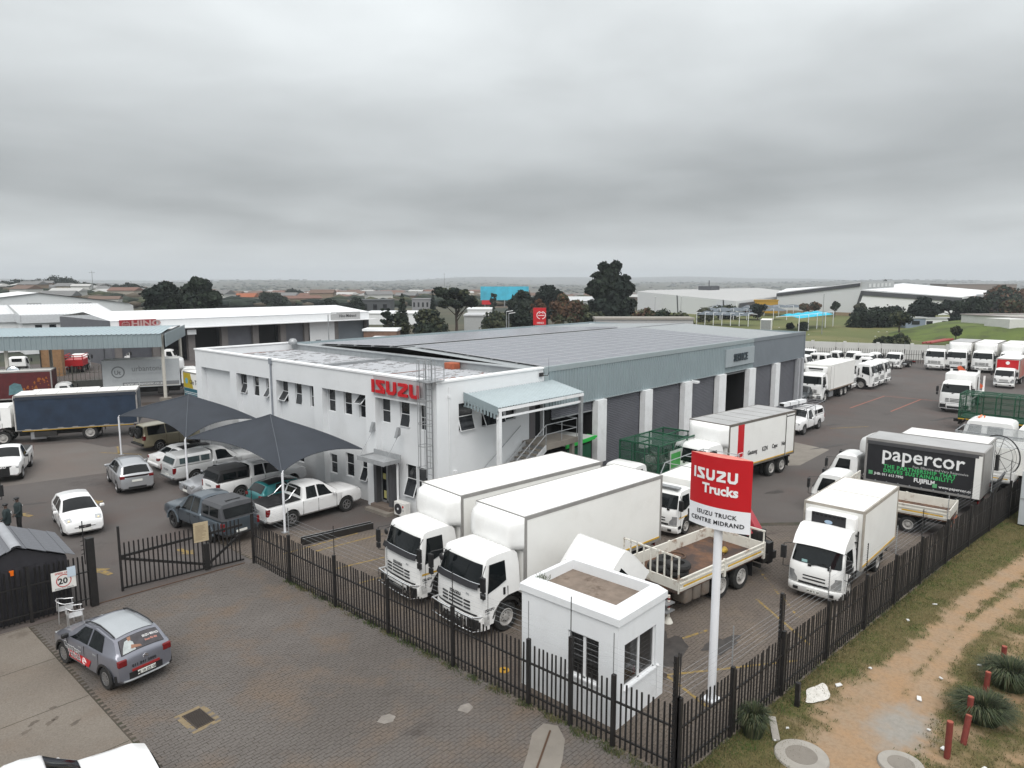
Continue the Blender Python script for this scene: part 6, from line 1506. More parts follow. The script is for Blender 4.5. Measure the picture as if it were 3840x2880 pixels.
for x in(-2.18,-3.12):m.box(x-.02,x+.02,1.23,1.262,1.15,3.4)
part('door_gap',m,ALU,t)
for x,y,lb,h in((81.0,24.1,'white truck cab half hidden behind the six wheel fridge truck',-90),(83.8,22.65,'white truck cab facing right with front wheel in view',-90),(86.3,22.75,'white truck cab squeezed between two other white cabs',-90),(88.7,22.7,'white truck cab outermost of the cabs beside the fridge truck',-88)):parked(lb,x,y,h,'F')
parked('white crew cab truck facing right behind the fridge truck',98.4,32.3,-90,'N',crew=True);parked('small white truck cab behind the left crew cab',102.9,32.2,-90,'N');parked('white crew cab truck facing right in the middle of back row',101.4,27.7,-90,'N',crew=True)
parked('white truck cab just behind the middle crew cab',104.2,27.6,-90,'N');parked('small white truck cab in front of the middle crew cab',96.6,26.5,-90,'N');parked('white truck facing the camera between the crew cabs',103.0,31.2,180,'N')
parked('white cab and chassis truck with bare rear frame near the dark palisade',105.0,26.7,172,'N');parked('white truck facing the camera next to the building corner',102.2,37.0,180,'N');parked('white truck cab facing right next to the building corner',94.6,33.5,-90,'N');parked('white truck cab right behind the cab at building corner',96.6,35.1,-90,'N')
# left yard trucks
def tl(lx,ly,x,y,h):a=R(h);return x+lx*math.cos(a)-ly*math.sin(a),y+lx*math.sin(a)+ly*math.cos(a)
t=truck('curtain_truck','long navy curtain sided truck with white ribbed roof',11.95,62.15,155,'F');chassis_parts(t,-1.9,-9.7,2.42,1.05,(-6.7,),.52)
x1=box_body(t,-2.15,7.8,2.5,1.0,3.55,wallm=NAVY,roofm=BOXW,seams=5,strip=False,doors=True);m=MB();m.box(-2.13,-2.10,-1.27,1.27,.98,3.5);part('front_wall',m,BOXW,t)
m=MB()
for s in(1,-1):m.grid([[(-2.15-7.75*k/26,s*(1.262+.022*math.sin(k*1.9)+.012*(k%2)),z)for k in range(27)]for z in(1.05,1.3,2.2,3.05,3.25,3.34)])
part('curtain',m,NAVY,t,smooth=60);m=MB()
for s in(1,-1):m.grid([[(-2.13-7.8*k/20,s*(1.29+.02*(k%2)),z)for k in range(21)]for z in(3.2,3.38)])
part('curtain_valance',m,mat('valance_navy',(.02,.028,.045),.6),t);m=MB()
for s in(1,-1):m.box(-3.2,-4.6,s*.8,s*1.2,.45,.85)
part('pallet_box',m,CHAS,t);m=MB();m.box(-2.5,-9.6,1.22,1.25,.93,.98);part('reflective_strip',m,YELLOW,t)
t=truck('poster_truck','dark red truck with food poster side and white roof',22.1,76.2,-25,'N');chassis_parts(t,-1.6,-9.3,2.0,.95,(-6.3,),.42);box_body(t,-1.75,7.6,2.4,.95,3.5,wallm=mat('poster_maroon',(.085,.010,.012),.5,var=.2),strip=False,roofm=BOXW)
m=MB()
rr=random.Random(2)
for k in range(46):
 x=-1.9-rr.random()*2.2;z=1.15+rr.random()*2.0*(1-abs(x+1.9)/3.2);a=rr.uniform(.12,.26);m.add([(x,-1.212,z),(x-a,-1.212,z+a*.2),(x-a*.4,-1.212,z+a)],[(0,1,2)])
part('poster_shape',m,mat('poster_orange',(.32,.10,.015),.5,var=.4,vscale=5),t);m=MB();m.prism([(-4.0,1.5),(-5.2,1.35),(-5.1,2.2),(-4.7,2.45),(-4.2,2.3)],-1.206,-1.214,lambda a,b,h:(a,h,b));part('poster_shape',m,mat('poster_teal',(.10,.20,.22),.5,var=.3,vscale=3),t)
side_text('letter','TASTE OF',.30,t,mat('ink_rose',(.35,.12,.12),.6),-7.2,1.212,2.75,-1);m=MB();m.cyl((-7.1,-1.206,1.5),(-7.1,-1.214,1.5),.42,24);part('poster_badge',m,mat('ink_rose',(.35,.12,.12),.6),t)
t=truck('events_truck','pale grey events truck with round monogram and web address',33.3,74.4,-25,'F');chassis_parts(t,-1.9,-9.0,2.42,1.12,(-7.3,),.52);EV=mat('events_grey',(.52,.545,.56),.5,var=.04)
box_body(t,-2.0,6.9,2.5,1.12,3.85,wallm=EV,roofm=BOXW,nose=(2.7,3.82,.42),strip=False,trim=EV)
side_text('letter','urbantonic',.80,t,INKG,-6.35,1.262,2.72,-1,sx=.86);side_text('letter','EVENTING AMPLIFIED',.24,t,mat('ink_faint',(.44,.46,.48),.6),-6.35,1.262,2.38,-1,sx=1.15);side_text('letter','EVENTS | BARS | HIRING',.36,t,mat('ink_faint',(.44,.46,.48),.6),-8.1,1.262,1.72,-1,sx=1.05)
m=MB();m.box(-7.2,-2.05,-1.252,-1.258,1.24,1.62);part('band',m,INKG,t);side_text('letter','www.urbantonic.co.za',.40,t,INKW,-7.1,1.264,1.33,-1,sx=1.0,bold=.01);m=MB();m.box(-8.9,-2.05,-1.252,-1.258,1.12,1.22);part('yellow_band',m,YELLOW,t)
m=MB();m.grid([[(-7.55+r_*math.cos(2*PI*k/30),-1.262,2.68+r_*math.sin(2*PI*k/30))for k in range(30)]for r_ in(.60,.48)],close=True);part('logo_ring',m,INKG,t);side_text('letter','Ut',.56,t,INKG,-7.90,1.262,2.46,-1,bold=.03)
m=MB();m.box(-8.91,-8.98,-1.2,1.2,1.2,3.6);part('rear_door',m,mat('door_taupe',(.12,.11,.115),.6),t)
t=truck('tour_truck','white and yellow tour truck partly hidden by the office corner',30.0,57.2,-90,None);chassis_parts(t,-1.9,-10.6,2.4,.95,(-8.5,),.48,tank=False);box_body(t,-2.0,9.0,2.4,.95,3.25,strip=False)
m=MB();m.prism([(-10.95,1.75),(-9.0,1.75),(-9.5,3.15),(-10.95,3.15)],-1.206,-1.216,lambda a,b,h:(a,h,b));part('yellow_panel',m,mat('panel_yellow',(.42,.32,.015),.5),t);m=MB();m.box(-10.95,-2.1,-1.206,-1.214,.98,1.72);part('teal_panel',m,mat('panel_teal',(.015,.11,.15),.5),t)
side_text('letter','Glo Tours',.62,t,INK,-9.7,1.222,2.15,-1);m=MB();m.cyl((-10.3,-1.21,2.4),(-10.3,-1.22,2.4),.28,18);part('globe_badge',m,mat('globe_blue',(.12,.35,.45),.5),t)
m=MB()
for z in(1.2,1.35):m.box(-10.8,-8,-1.21,-1.218,z,z+.04)
part('teal_text',m,INKW,t)
t=truck('hidden_truck','white truck behind the navy curtain truck, only its corner visible',22.5,65.5,-25,'N');chassis_parts(t,-1.6,-6.5,2.0,.85,(-4.6,),.4);box_body(t,-1.8,4.8,2.1,.95,2.7)
t=truck('entry_truck','white truck at the left edge with black mirror arm over the guards',6.35,40.6,-90,'N');chassis_parts(t,-1.6,-6.2,1.95,.85,(-4.5,),.38);box_body(t,-1.8,4.6,2.1,.95,2.9)
m=MB();m.tube([(-.35,.9,2.0),(-.15,1.65,2.15),(-.15,1.85,2.1),(-.15,1.85,1.2),(-.35,.95,1.05)],.016,5);m.box(-.22,-.08,1.76,1.94,1.35,1.9);part('mirror',m,BLACK,t)
for x,y,h,lb in((28.6,106.0,60,'white bare truck cab seen from behind right of the brown crate'),(25.4,108.5,60,'white bare truck cab seen from behind left of the brown crate')):
 t=truck('bare_cab_truck',lb,x,y,h,'N',group='bare cabs in the neighbour yard');chassis_parts(t,-1.6,-5.2,1.95,.85,(-4.0,),.4)
 m=MB();m.box(-1.63,-1.655,-.55,.55,1.55,1.95);part('rear_window',m,GLASS,t)
t=truck('red_truck','small truck with white cab and red rail body in the neighbour yard',32.0,107.0,62,'N');chassis_parts(t,-1.6,-5.2,1.95,.85,(-4,),.4);m=MB();m.box(-1.8,-5,-1,1,.9,1.7);part('body',m,REDBOX,t);m=MB()
for z in(2.0,2.3):m.tube([(-1.8,-1,z),(-5,-1,z),(-5,1,z),(-1.8,1,z)],.05,4)
for y in(-1,0,1):m.box(-4.95,-5.05,y-.05,y+.05,1.7,2.35)
part('body_rail',m,REDBOX,t)
t=truck('neighbour_truck','white cab with grey windscreen in front of the dark shed doors',37.0,107.2,-120,'N');chassis_parts(t,-1.6,-5.2,1.95,.85,(-4,),.4)
t=truck('neighbour_truck','white low roofed vehicle behind the pale grey events truck',42.8,103.0,-30,'N');chassis_parts(t,-1.6,-5.2,1.95,.85,(-4,),.4)
cr=thing('plywood_crate','tall brown plywood crate standing behind the dark red poster truck','crate',(27.1,101.5,0),R(-30));m=MB();m.box(-1.1,1.1,-.6,.6,0,4.4);part('panel',m,WOODB,cr);m=MB();m.box(-1.2,-1.1,-.7,.7,0,4.0);part('edge',m,CHAS,cr)
# cars
PW,PS,PG,PL=paintm('white',(.78,.78,.78)),paintm('silver',(.40,.41,.43),.5),paintm('slate',(.065,.085,.105),.4),paintm('lilac_grey',(.20,.205,.24),.5)
PB,PT,PBL=paintm('beige',(.36,.32,.22),.3),paintm('teal',(.01,.15,.16),.3),paintm('black',(.012,.012,.014),.2)
def hatch(t,L,W,H,p,trim=None,r=.32,spokes=5,z0=.20,tail=.35,hood=.62,wb=None,fo=.80,v=.90,rails=False):
 wb=wb or L-fo-.68;cx=-.27*L;s=H/1.5
 top=[(0,.62*s),(-.06,.74*s),(-.45,.86*s),(cx+.02,1.0*s),(cx-.35,1.24*s),(cx-.72,1.44*s),(cx-1.15,H-.03),(-.62*L,H),(-L+.55,H-.08),(-L+.42,H-.12),(-L+.05,.98*s),(-L,.88*s)]
 c=Car(t,L,W,top,(.90*s,1.0*s),p,wb,fo,r,z0,trim=trim,spokes=spokes)
 c.windows([(cx-.22,cx-1.28,-.62,0.02),(cx-1.36,-L+.75,.0,.18)]);c.screen('windscreen',cx-.02,cx-.70,GLASSL if False else GLASS);c.screen('rear_window',-L+.10,-L+.40,v=.86)
 c.cx=cx;return c
t=thing('courtesy_car','lilac grey hatchback with red courtesy sticker and roof rails on forecourt','car',(6.72,24.88,.012),R(97.5))
c=hatch(t,3.98,1.76,1.56,PL,trim=BLACK,r=.335,spokes=10,z0=.24,wb=2.54,fo=.79)
L=3.98
m=MB();rows=[[c.topp(lerp(-1.95,-L+.5,k/8),v,.016)for v in np.linspace(-.86,.86,9)]for k in range(9)];m.grid(rows);part('roof_panel',m,mat('paint_roof_pale',(.36,.38,.40),.3,.3,coat=.5,var=.02),t,smooth=50)
for sd in(1,-1):
 m=MB();m.tube([(lerp(-1.75,-L+.55,k/6),sd*(c.section(lerp(-1.75,-L+.55,k/6))[7][1]+.05),c.zt(lerp(-1.75,-L+.55,k/6))+.02+(.045 if 0<k<6 else 0))for k in range(7)],.022,6);part('roof_rail',m,BLACK,t)
 for xx in(-1.78,-.95):pass
c.mirrors(-1.28,BLACK);c.handles((-1.95,-2.82),STEEL,-.10);c.gaps((-1.15,-2.20,-3.02));c.blob('tail_light',.66,0,.92,.10,.17,.10,LAMPR,.03)if False else None
for sd in(1,-1):
 m=MB();m.box(-L+.28,-L-.015,sd*.52,sd*.775,.80,1.0);part('tail_light',m,LAMPR,t,bevel=.03);m=MB();m.box(-.20,.005,sd*.50,sd*.74,.62,.76);part('headlight',m,LAMPG,t,bevel=.03)
m=MB();rows=[[(-L-.02+.16*abs(y/.84)**4,y,z)for y in np.linspace(-.84,.84,13)]for z in(.28,.40,.56)];m.grid(rows);part('rear_bumper',m,BLACK,t,smooth=60)
m=MB();m.tube([(-L-.035+.05*abs(y)**3,y,.34+.10*max(0,abs(y)-.45))for y in np.linspace(-.66,.66,11)],.03,6);part('skid_trim',m,STEEL,t)
m=MB();m.box(-L-.025,-L-.0,-.40,.40,.575,.64);part('red_label',m,mat('label_red',(.28,.02,.02),.5),t);c.plate(-L-.03,.49,-1,'MJ 10 ZZ GP')
letters('letter','011 841 2000',.115,t,INK,(-L-.02,.40,.70),(0,-1,0),bold=.02,spacing=1.1)
def rear_pt(v,u,off):return c.topp(lerp(-L+.10,-L+.40,u),v,off)
m=MB();m.grid([[rear_pt(v,u,.02)for v in np.linspace(-.84,.84,9)]for u in np.linspace(.02,.98,4)]);part('rear_sticker',m,mat('sticker_dark',(.05,.045,.05),.3,var=.4,vscale=5),t)
def on_glass(mb):
 mb.v=[rear_pt(-p[0],p[1],.026+p[2])for p in mb.v];return mb
m=MB();m.poly([(-.80,.05,0),(-.28,.05,0),(-.30,.55,0),(-.45,.80,0),(-.62,.78,0),(-.74,.4,0)]);part('sticker_shape',on_glass(m),mat('sticker_shirt',(.40,.43,.43),.5,var=.2,vscale=8),t)
m=MB();m.poly([(-.45,.18,.002),(-.02,.10,.002),(-.06,.22,.002),(-.40,.42,.002)]);m.poly([(-.48,.70,.002),(-.36,.70,.002),(-.34,.95,.002),(-.50,.95,.002)]);part('sticker_shape',on_glass(m),mat('sticker_skin',(.26,.13,.08),.5,var=.15),t)
for tx,a,b,sz in(('ISUZU SERVICE',.12,.58,.115),('From R2 400',.16,.30,.105)):
 mb=text_mb(tx,sz,.02,0);mb.v=[(a+x*.92,b+y*1.75,.003)for x,y,z in mb.v];part('sticker_text',on_glass(mb),INKW if b>.5 else mat('ink_salmon',(.65,.28,.22),.5),t)
m=MB();q=c.section(-2.0)[3][1]
m.prism([(-1.25,.42),(-2.45,.42),(-2.62,.66),(-1.25,.66)],q+.004,q+.010,lambda a,b,h:(a,h,b));part('side_sticker',m,RED,t)
for tx,xx,zz in(('Courtesy',-.98,.66),('Vehicle',-1.18,.47)):
 for m_,bo,of in((INKW,.05,.012),(INK,.0,.018)):side_text('sticker_text',tx,.27,t,m_,xx,q+of,zz,1,bold=bo,extrude=.001)
m=MB();m.tube([(-2.2-.10*math.cos(2*PI*k/12),q+.012,.545+.09*math.sin(2*PI*k/12))for k in range(11)],.010,4);part('side_sticker',m,INKW,t);side_text('sticker_text','cmh',.14,t,INKW,-2.10,q+.014,.52,1)
m=MB();m.bar((-L-.01,.07,.90),(-L-.01,0,.96),.02,.02);m.bar((-L-.01,-.07,.90),(-L-.01,0,.96),.02,.02);m.bar((-L-.01,.07,.86),(-L-.01,0,.92),.02,.02);m.bar((-L-.01,-.07,.86),(-L-.01,0,.92),.02,.02);part('badge',m,CHROME,t)
t=thing('white_hatchback','white hatchback with lit headlamps driving towards the gate','car',(10.22,35.75,0),R(-98));c=hatch(t,3.95,1.72,1.48,PW,r=.305,spokes=8,wb=2.47,fo=.85)
c.mirrors(-1.25,PW);c.gaps((-1.1,-2.15,-2.95));c.handles((-1.95,-2.8),PW)
for sd in(1,-1):
 m=MB();m.grid([[c.topp(x,sd*v,.012)for v in(.62,.80,.97)]for x in(-.12,-.28,-.46)]);part('headlight',m,LAMPG,t);m=MB();x,y,z=c.topp(-.20,sd*.80,.02);m.sphere((x,y,z),.05,8,6);part('lamp_bulb',m,mat('lamp_lit',(1,.85,.55),.3,var=0),t)
m=MB();m.grid([[(.012-.10*abs(y/.5)**3,y,z)for y in np.linspace(-.48,.48,9)]for z in(.44,.58)]);part('grille',m,BLACK,t);m=MB();m.box(0.0,.03,-.42,.42,.51,.53);m.cyl((.02,0,.52),(.035,0,.52),.055,12);part('badge',m,CHROME,t);c.plate(.012,.36,1,None)
for sd in(1,-1):m=MB();m.box(-.12,-.04,sd*.52,sd*.70,.28,.36);part('fog_lamp',m,BLACK,t,bevel=.02,bseg=1)
def lights(c,t,front=True,rear=True,zf=.72,zr=.9,w=.24,hr=.16):
 for sd in(1,-1):
  if front:m=MB();y=c.hw(-.1);m.box(-.24,.0,sd*(y-w-.05),sd*(y-.02),zf-.07,zf+.07);part('headlight',m,LAMPG,t,bevel=.03)
  if rear:m=MB();y=c.hw(-c.L+.1);m.box(-c.L+.18,-c.L-.012,sd*(y-w),sd*(y-.0),zr-hr/2,zr+hr/2);part('tail_light',m,LAMPR,t,bevel=.02)
def suv(lb,x,y,h,L,W,H,p,**k):
 t=thing('parked_suv',lb,'car',(x,y,0),R(h),'cars parked by the office');c=hatch(t,L,W,H,p,r=k.get('r',.36),z0=.28,trim=k.get('trim'),wb=k.get('wb',L-1.85),fo=.92,spokes=5)
 lights(c,t,zr=H*.60,zf=H*.5);c.mirrors(-.33*L,k.get('mir',p));c.gaps((-.30*L,-.53*L,-.74*L));c.handles((-.48*L,-.69*L),p);c.plate(-L-.012,H*.47,-1)
 m=MB();m.grid([[(-L-.012+.14*abs(yy/(W/2-.06))**4,yy,z)for yy in np.linspace(-W/2+.06,W/2-.06,11)]for z in(.34,.46)]);part('rear_bumper',m,BLACK,t,smooth=60)
 return t,c
t,c=suv('silver SUV driving away past the shade canopy pole',15.28,45.6,80,4.6,1.87,1.66,PS)
m=MB();m.grid([[(-4.6-.016+.10*abs(yy/.85)**4,yy,z)for yy in np.linspace(-.85,.85,11)]for z in(.98,1.08)]);part('tail_light',m,mat('tail_dark',(.03,.02,.022),.2),t,smooth=60)
for sd in(1,-1):m=MB();m.tube([(lerp(-1.9,-3.9,k/5),sd*(c.section(lerp(-1.9,-3.9,k/5))[7][1]+.04),c.zt(lerp(-1.9,-3.9,k/5))+.03)for k in range(6)],.02,5);part('roof_rail',m,STEEL,t)
def boxy(name,lb,x,y,h,L,W,H,p,top,spans,wb,fo,belt,r=.37,ws=None,rw=None,trim=None,group='cars parked by the office',z0=.32,tum=.30,rim='silver',glass=None):
 t=thing(name,lb,'car' if 'pickup' not in name else 'pickup',(x,y,0),R(h),group);c=Car(t,L,W,top,belt,p,wb,fo,r,z0,tum=tum,trim=trim,rim=rim,taper=.10,tw=.24)
 c.windows(spans,glass=glass)
 if ws:c.screen('windscreen',*ws)
 if rw:c.screen('rear_window',*rw,v=.84)
 return t,c
def wagon(lb,x,y,h,L,W,H,p,**k):
 top=[(0,.80),(-.06,.92),(-.5,1.0),(-1.25,1.10),(-1.75,1.50),(-2.05,H-.10),(-2.4,H-.01),(-3.6,H),(-L+.22,H-.04),(-L+.14,H-.10),(-L+.02,1.12),(-L,.98)]
 return boxy('old_suv',lb,x,y,h,L,W,H,p,top,[(-1.62,-2.45,-.40,0),(-2.52,-3.30,0,0),(-3.38,-L+.30,0,.05)],L-1.95,.90,(1.05,1.12),ws=(-1.30,-1.98),rw=(-L+.03,-L+.13),**k)
t,c=wagon('beige off road wagon with two spare wheels on its back',23.3,51.75,2,4.85,1.92,1.86,PB,trim=None);lights(c,t,zr=1.0,hr=.3,zf=.85);c.mirrors(-1.5,PB);c.gaps((-1.5,-2.48,-3.34))
attach([wheel_item(.37,.25,'black',0,0,0,1)],t,Matrix.Translation((-4.85-.18,.42,.98))@Matrix.Rotation(PI/2,4,'Z'));attach([wheel_item(.37,.25,'black',0,0,0,1)],t,Matrix.Translation((-4.85-.18,-.42,.98))@Matrix.Rotation(PI/2,4,'Z'))
m=MB();m.box(-4.82,-5.02,-.85,.85,.48,.62);part('rear_bumper',m,BLACK,t,bevel=.03)
top=[(0,.58),(-.05,.70),(-.9,.84),(-1.5,.92),(-1.95,1.18),(-2.25,1.34),(-2.6,1.38),(-3.1,1.36),(-3.45,1.24),(-3.85,1.00),(-4.0,.97),(-4.40,.93),(-4.44,.80)]
t,c=boxy('white_coupe','white older saloon parked nose in under the farther canopy',21.5,45.6,0,4.44,1.70,1.39,PW,top,[(-1.80,-2.62,-.36,0),(-2.68,-3.55,0,.32)],2.70,.78,(.86,.90),r=.31,ws=(-1.54,-2.22),rw=(-3.84,-3.42),z0=.20,tum=.42);lights(c,t,zr=.78,zf=.6);c.plate(-4.45,.70,-1);c.mirrors(-1.75,PW)
m=MB();m.box(-4.2,-4.5,-.78,.78,.36,.52);part('rear_bumper',m,PW,t,bevel=.05)
t,c=suv('dark glass white SUV with black roof between saloon and canopy pickup',21.55,43.75,0,4.2,1.72,1.62,PW,mir=BLACK)
m=MB();m.grid([[c.topp(lerp(-1.9,-3.6,k/6),v,.016)for v in np.linspace(-.9,.9,7)]for k in range(7)]);part('roof_panel',m,BLACK,t)
PICK=dict(cowl=1.42)
def pickup(lb,x,y,h,p,crew=True,canopy=None,tonneau=False,rollbar=False,L=5.28,W=1.86,H=1.80,lift=0.0,badge=True,r=.395,trim=None,rim='silver',front=None,spokes=6):
 cab1=-3.42 if crew else-2.98;zbed=1.17
 top=[(0,.90),(-.04,1.05),(-.30,1.15),(-1.36,1.24),(-1.80,1.56),(-2.06,H-.08),(-2.40,H),(cab1+.30,H-.01),(cab1+.14,H-.10),(cab1+.02,zbed+.06),(cab1-.02,zbed),(-L+.02,zbed-.02),(-L,zbed-.10)]
 spans=[(-1.72,-2.52,-.38,0.0),(-2.60,cab1+.22,0,.10)]if crew else[(-1.72,-2.72,-.38,0.0)]
 t=thing('pickup',lb,'pickup',(x,y,0),R(h),'pickups parked by the office');c=Car(t,L,W,top,(1.08,1.13),p,3.09,.93,r,.38+lift,tum=.34,trim=trim,rim=rim,spokes=spokes,taper=.07,tw=.26)
 c.windows(spans);c.screen('windscreen',-1.39,-2.03);c.screen('rear_window',cab1+.04,cab1+.15,v=.80);c.mirrors(-1.72,p if not front else BLACK);c.gaps((-1.52,-2.56,cab1+.02)if crew else(-1.52,-2.78,cab1+.02),.45);c.handles((-2.38,cab1+.42)if crew else(-2.6,),p if not front else BLACK)
 lights(c,t,zr=.92,hr=.34,w=.13,zf=.90);c.plate(-L-.012,.62,-1)
 m=MB();m.box(-L+.2,-L-.10,-.80,.80,.46,.58);part('rear_bumper',m,STEEL if not lift else BLACK,t,bevel=.03)
 m=MB();m.grid([[(.014-.16*abs(y_/.8)**4,y_,z)for y_ in np.linspace(-.8,.8,11)]for z in(.42,.58,.80,1.0)]);part('front_grille',m,BLACK,t,smooth=50)
 if badge:logo('badge',.11,t,INKG,(-L-.012,.42,.86),(0,-1,0),depth=.006,sx=1.2)
 b0,b1=cab1-.04,-L+.05
 if tonneau:m=MB();m.box(b0,b1,-W/2+.13,W/2-.13,zbed+.02,zbed+.075);part('tonneau_cover',m,BLACK,t,bevel=.02)
 if rollbar:
  m=MB()
  for sd in(1,-1):m.tube([(b0-.9,sd*.70,zbed+.07),(b0-.55,sd*.68,zbed+.18),(b0-.2,sd*.62,zbed+.50),(b0-.06,sd*.55,zbed+.56)],.035,7)
  m.tube([(b0-.06,-.55,zbed+.56),(b0-.06,.55,zbed+.56)],.03,6);part('roll_bar',m,CHROME,t,smooth=60)
 if canopy:
  cm,dark=canopy;zc=H-.03;m=MB();q=lambda x_,k:[(x_,-W/2+.09,zbed+.0),(x_,-W/2+.14,zc-.16),(x_,-W/2+.26,zc-.02),(x_,0,zc+.03),(x_,W/2-.26,zc-.02),(x_,W/2-.14,zc-.16),(x_,W/2-.09,zbed+.0)]
  m.grid([q(b0-.0,0),q(b1+.22,0)]);e0,e1=q(b0,0),q(b1+.22,0);m.poly(e0);bb=[(b1,y_,z_)if z_<zbed+.1 else(b1+.22,y_,z_)for x_,y_,z_ in e1];m.grid([e1,bb]);m.poly(list(reversed(bb)));part('canopy',m,cm,t,smooth=30,fixn=True)
  for sd in(1,-1):
   for xa,xb in((b0-.12,b0-.62),(b0-.72,b1+.35)):
    w_=MB();w_.grid([[(x_,sd*(W/2-lerp(.09,.14,u)+.010),lerp(zbed,zc-.16,u))for x_ in(xa,xb)]for u in(.22,.55,.95)]);part('canopy_window',w_,GLASS if dark else GLASSL,t)
  w_=MB();w_.box(b1-.02+.1,b1+.2,-W/2+.24,W/2-.24,zbed+.12,zc-.18);w_.v=[(b1+.22-(.22*(1-(z_-zbed-.1)/(zc-zbed-.16)))-.012,y_,z_)for x_,y_,z_ in w_.v[:8]];part('canopy_window',w_,GLASS if dark else GLASSL,t)
 if not(tonneau or canopy):m=MB();m.box(b0,b1,-W/2+.14,W/2-.14,zbed-.35+.37,zbed+.03);part('load_bed',m,CHAS,t)
 return t,c
t,c=pickup('silver white single cab pickup with white windowed canopy',21.62,41.7,0,paintm('pale_silver',(.62,.63,.63),.2),crew=False,canopy=(paintm('pale_silver',(.62,.63,.63)),False))
t,c=pickup('white double cab pickup with black canopy under the shade tent',21.75,36.65,0,PW,canopy=(BLACK,True))
t,c=pickup('white double cab pickup with chrome roll bar beside the fence',21.35,30.85,0,PW,tonneau=True,rollbar=True)
t,c=pickup('slate blue lifted double cab pickup with grey canopy behind the gate',14.30,34.95,94,PG,canopy=(mat('canopy_grey',(.06,.062,.068),.6,var=.1),True),lift=.10,r=.42,W=1.92,H=1.9,trim=paintm('slate_trim',(.12,.15,.18),.2),rim='black',badge=False,front=True,spokes=0)
m=MB();m.box(-4.6,-4.68,-.35,.35,1.905,1.925);part('canopy_slot',m,BLACK,t)
t,c=pickup('white canopy pickup seen from above at the bottom left corner',5.5,15.75,-7,PW,crew=False,canopy=(PW,True),H=1.86)
t,c=pickup('white pickup with black bumper facing camera at the left edge',9.95,48.95,-112,PW,crew=False,front=True)
logo('badge',.12,t,INKW,(.02,-.42,.90),(0,1,0),depth=.006,sx=1.2)
top=[(0,.55),(-.05,.68),(-.6,.82),(-1.15,.94),(-1.6,1.2),(-1.95,1.38),(-2.4,1.44),(-3.1,1.40),(-3.5,1.24),(-3.95,1.0),(-4.4,.96),(-4.45,.8)]
t,c=boxy('silver_saloon','silver saloon with its nose out between canopy pickup and black canopy',15.95,38.45,180,4.45,1.78,1.44,PS,top,[(-1.45,-2.35,-.36,0),(-2.42,-3.4,0,.3)],2.74,.85,(.90,.95),r=.32,ws=(-1.17,-1.92),rw=(-3.92,-3.45),z0=.2,tum=.42);lights(c,t,zf=.66)
m=MB();m.grid([[(.014-.14*abs(y_/.45)**3,y_,z)for y_ in np.linspace(-.42,.42,9)]for z in(.48,.66)]);part('grille',m,BLACK,t);m=MB();m.cyl((.01,0,.57),(.03,0,.57),.08,14);m.box(.0,.02,-.4,.4,.56,.58);part('badge',m,CHROME,t);c.plate(.016,.40,1);c.mirrors(-1.4,PS)
t=thing('teal_hatchback','teal hatchback with black roof half hidden between two white pickups','car',(21.1,33.3,0),R(0),'cars parked by the office');c=hatch(t,3.95,1.74,1.52,PT,r=.32);lights(c,t,zr=.9);c.mirrors(-1.3,BLACK);m=MB();m.grid([[c.topp(lerp(-1.9,-3.4,k/6),v,.016)for v in np.linspace(-.95,.95,7)]for k in range(7)]);part('roof_panel',m,PBL,t,smooth=50)
t,c=suv('dark grey car showing just past the far end of the workshop',67.9,25.45,180,4.3,1.8,1.6,paintm('dark_grey',(.05,.058,.065),.4))
t=thing('white_car','white car roof showing behind the peak of the farther canopy','car',(27.3,57.2,0),R(-20));c=hatch(t,4.2,1.75,1.5,PW);lights(c,t)
t,c=pickup('white single cab pickup with ladder rack and long box on top',53.85,20.5,180,PW,crew=False,canopy=(PW,True),W=1.8,H=1.78,badge=False,front=True)
m=MB()
for sd in(1,-1):
 m.tube([(-.9,sd*.75,1.95),(-5.3,sd*.75,2.12)],.03,6)
 for x in(-1.4,-3.2,-5.1):m.tube([(x,sd*.75,1.98),(x,sd*.9,1.15)],.025,5)
for k in range(7):x=-1.2-k*.65;m.tube([(x,-.75,1.97+.04*k*.6),(x,.75,1.97+.04*k*.6)],.025,5)
part('ladder_rack',m,mat('rack_grey',(.20,.2,.21),.5,.4),t)
bx_=thing('trunking_box','long white metal trunking strapped across the pickup ladder rack','box',(54.2,21.1,2.12),R(-8));m=MB();m.box(-.3,3.0,-.22,.22,0,.26);part('body',m,FR_W,bx_);m=MB();m.box(-.32,-.30,-.18,.18,.03,.23);part('open_end',m,DARK,bx_);m=MB()
for x in(.5,1.8):m.box(x,x+.06,-.23,.23,-.01,.27)
part('strap',m,BLACK,bx_)
t=thing('green_trailer','pale flat topped trailer with bright green edge in the first bay','trailer',(30.6,23.9,0),R(6));m=MB();m.box(0,3.0,0,2.2,.6,2.55);part('body',m,DARK,t);m=MB();m.box(-.1,3.1,-.1,2.3,2.6,2.68);part('deck',m,mat('deck_pale',(.42,.43,.42),.7),t);m=MB();m.box(-.1,3.1,-.16,-.10,2.48,2.68);m.box(3.1,3.3,-.16,.5,2.55,2.66);part('green_edge',m,mat('edge_green',(.02,.42,.06),.5),t);m=MB();m.box(.2,2.8,-.04,-.0,.7,2.3);part('side_panel',m,GREENC,t)
for k,(x,y)in enumerate(((.6,.1),(2.4,.1),(.6,2.1),(2.4,2.1))):attach([wheel_item(.35,.2,'black',0,x,y,1 if y>1 else-1)],t)
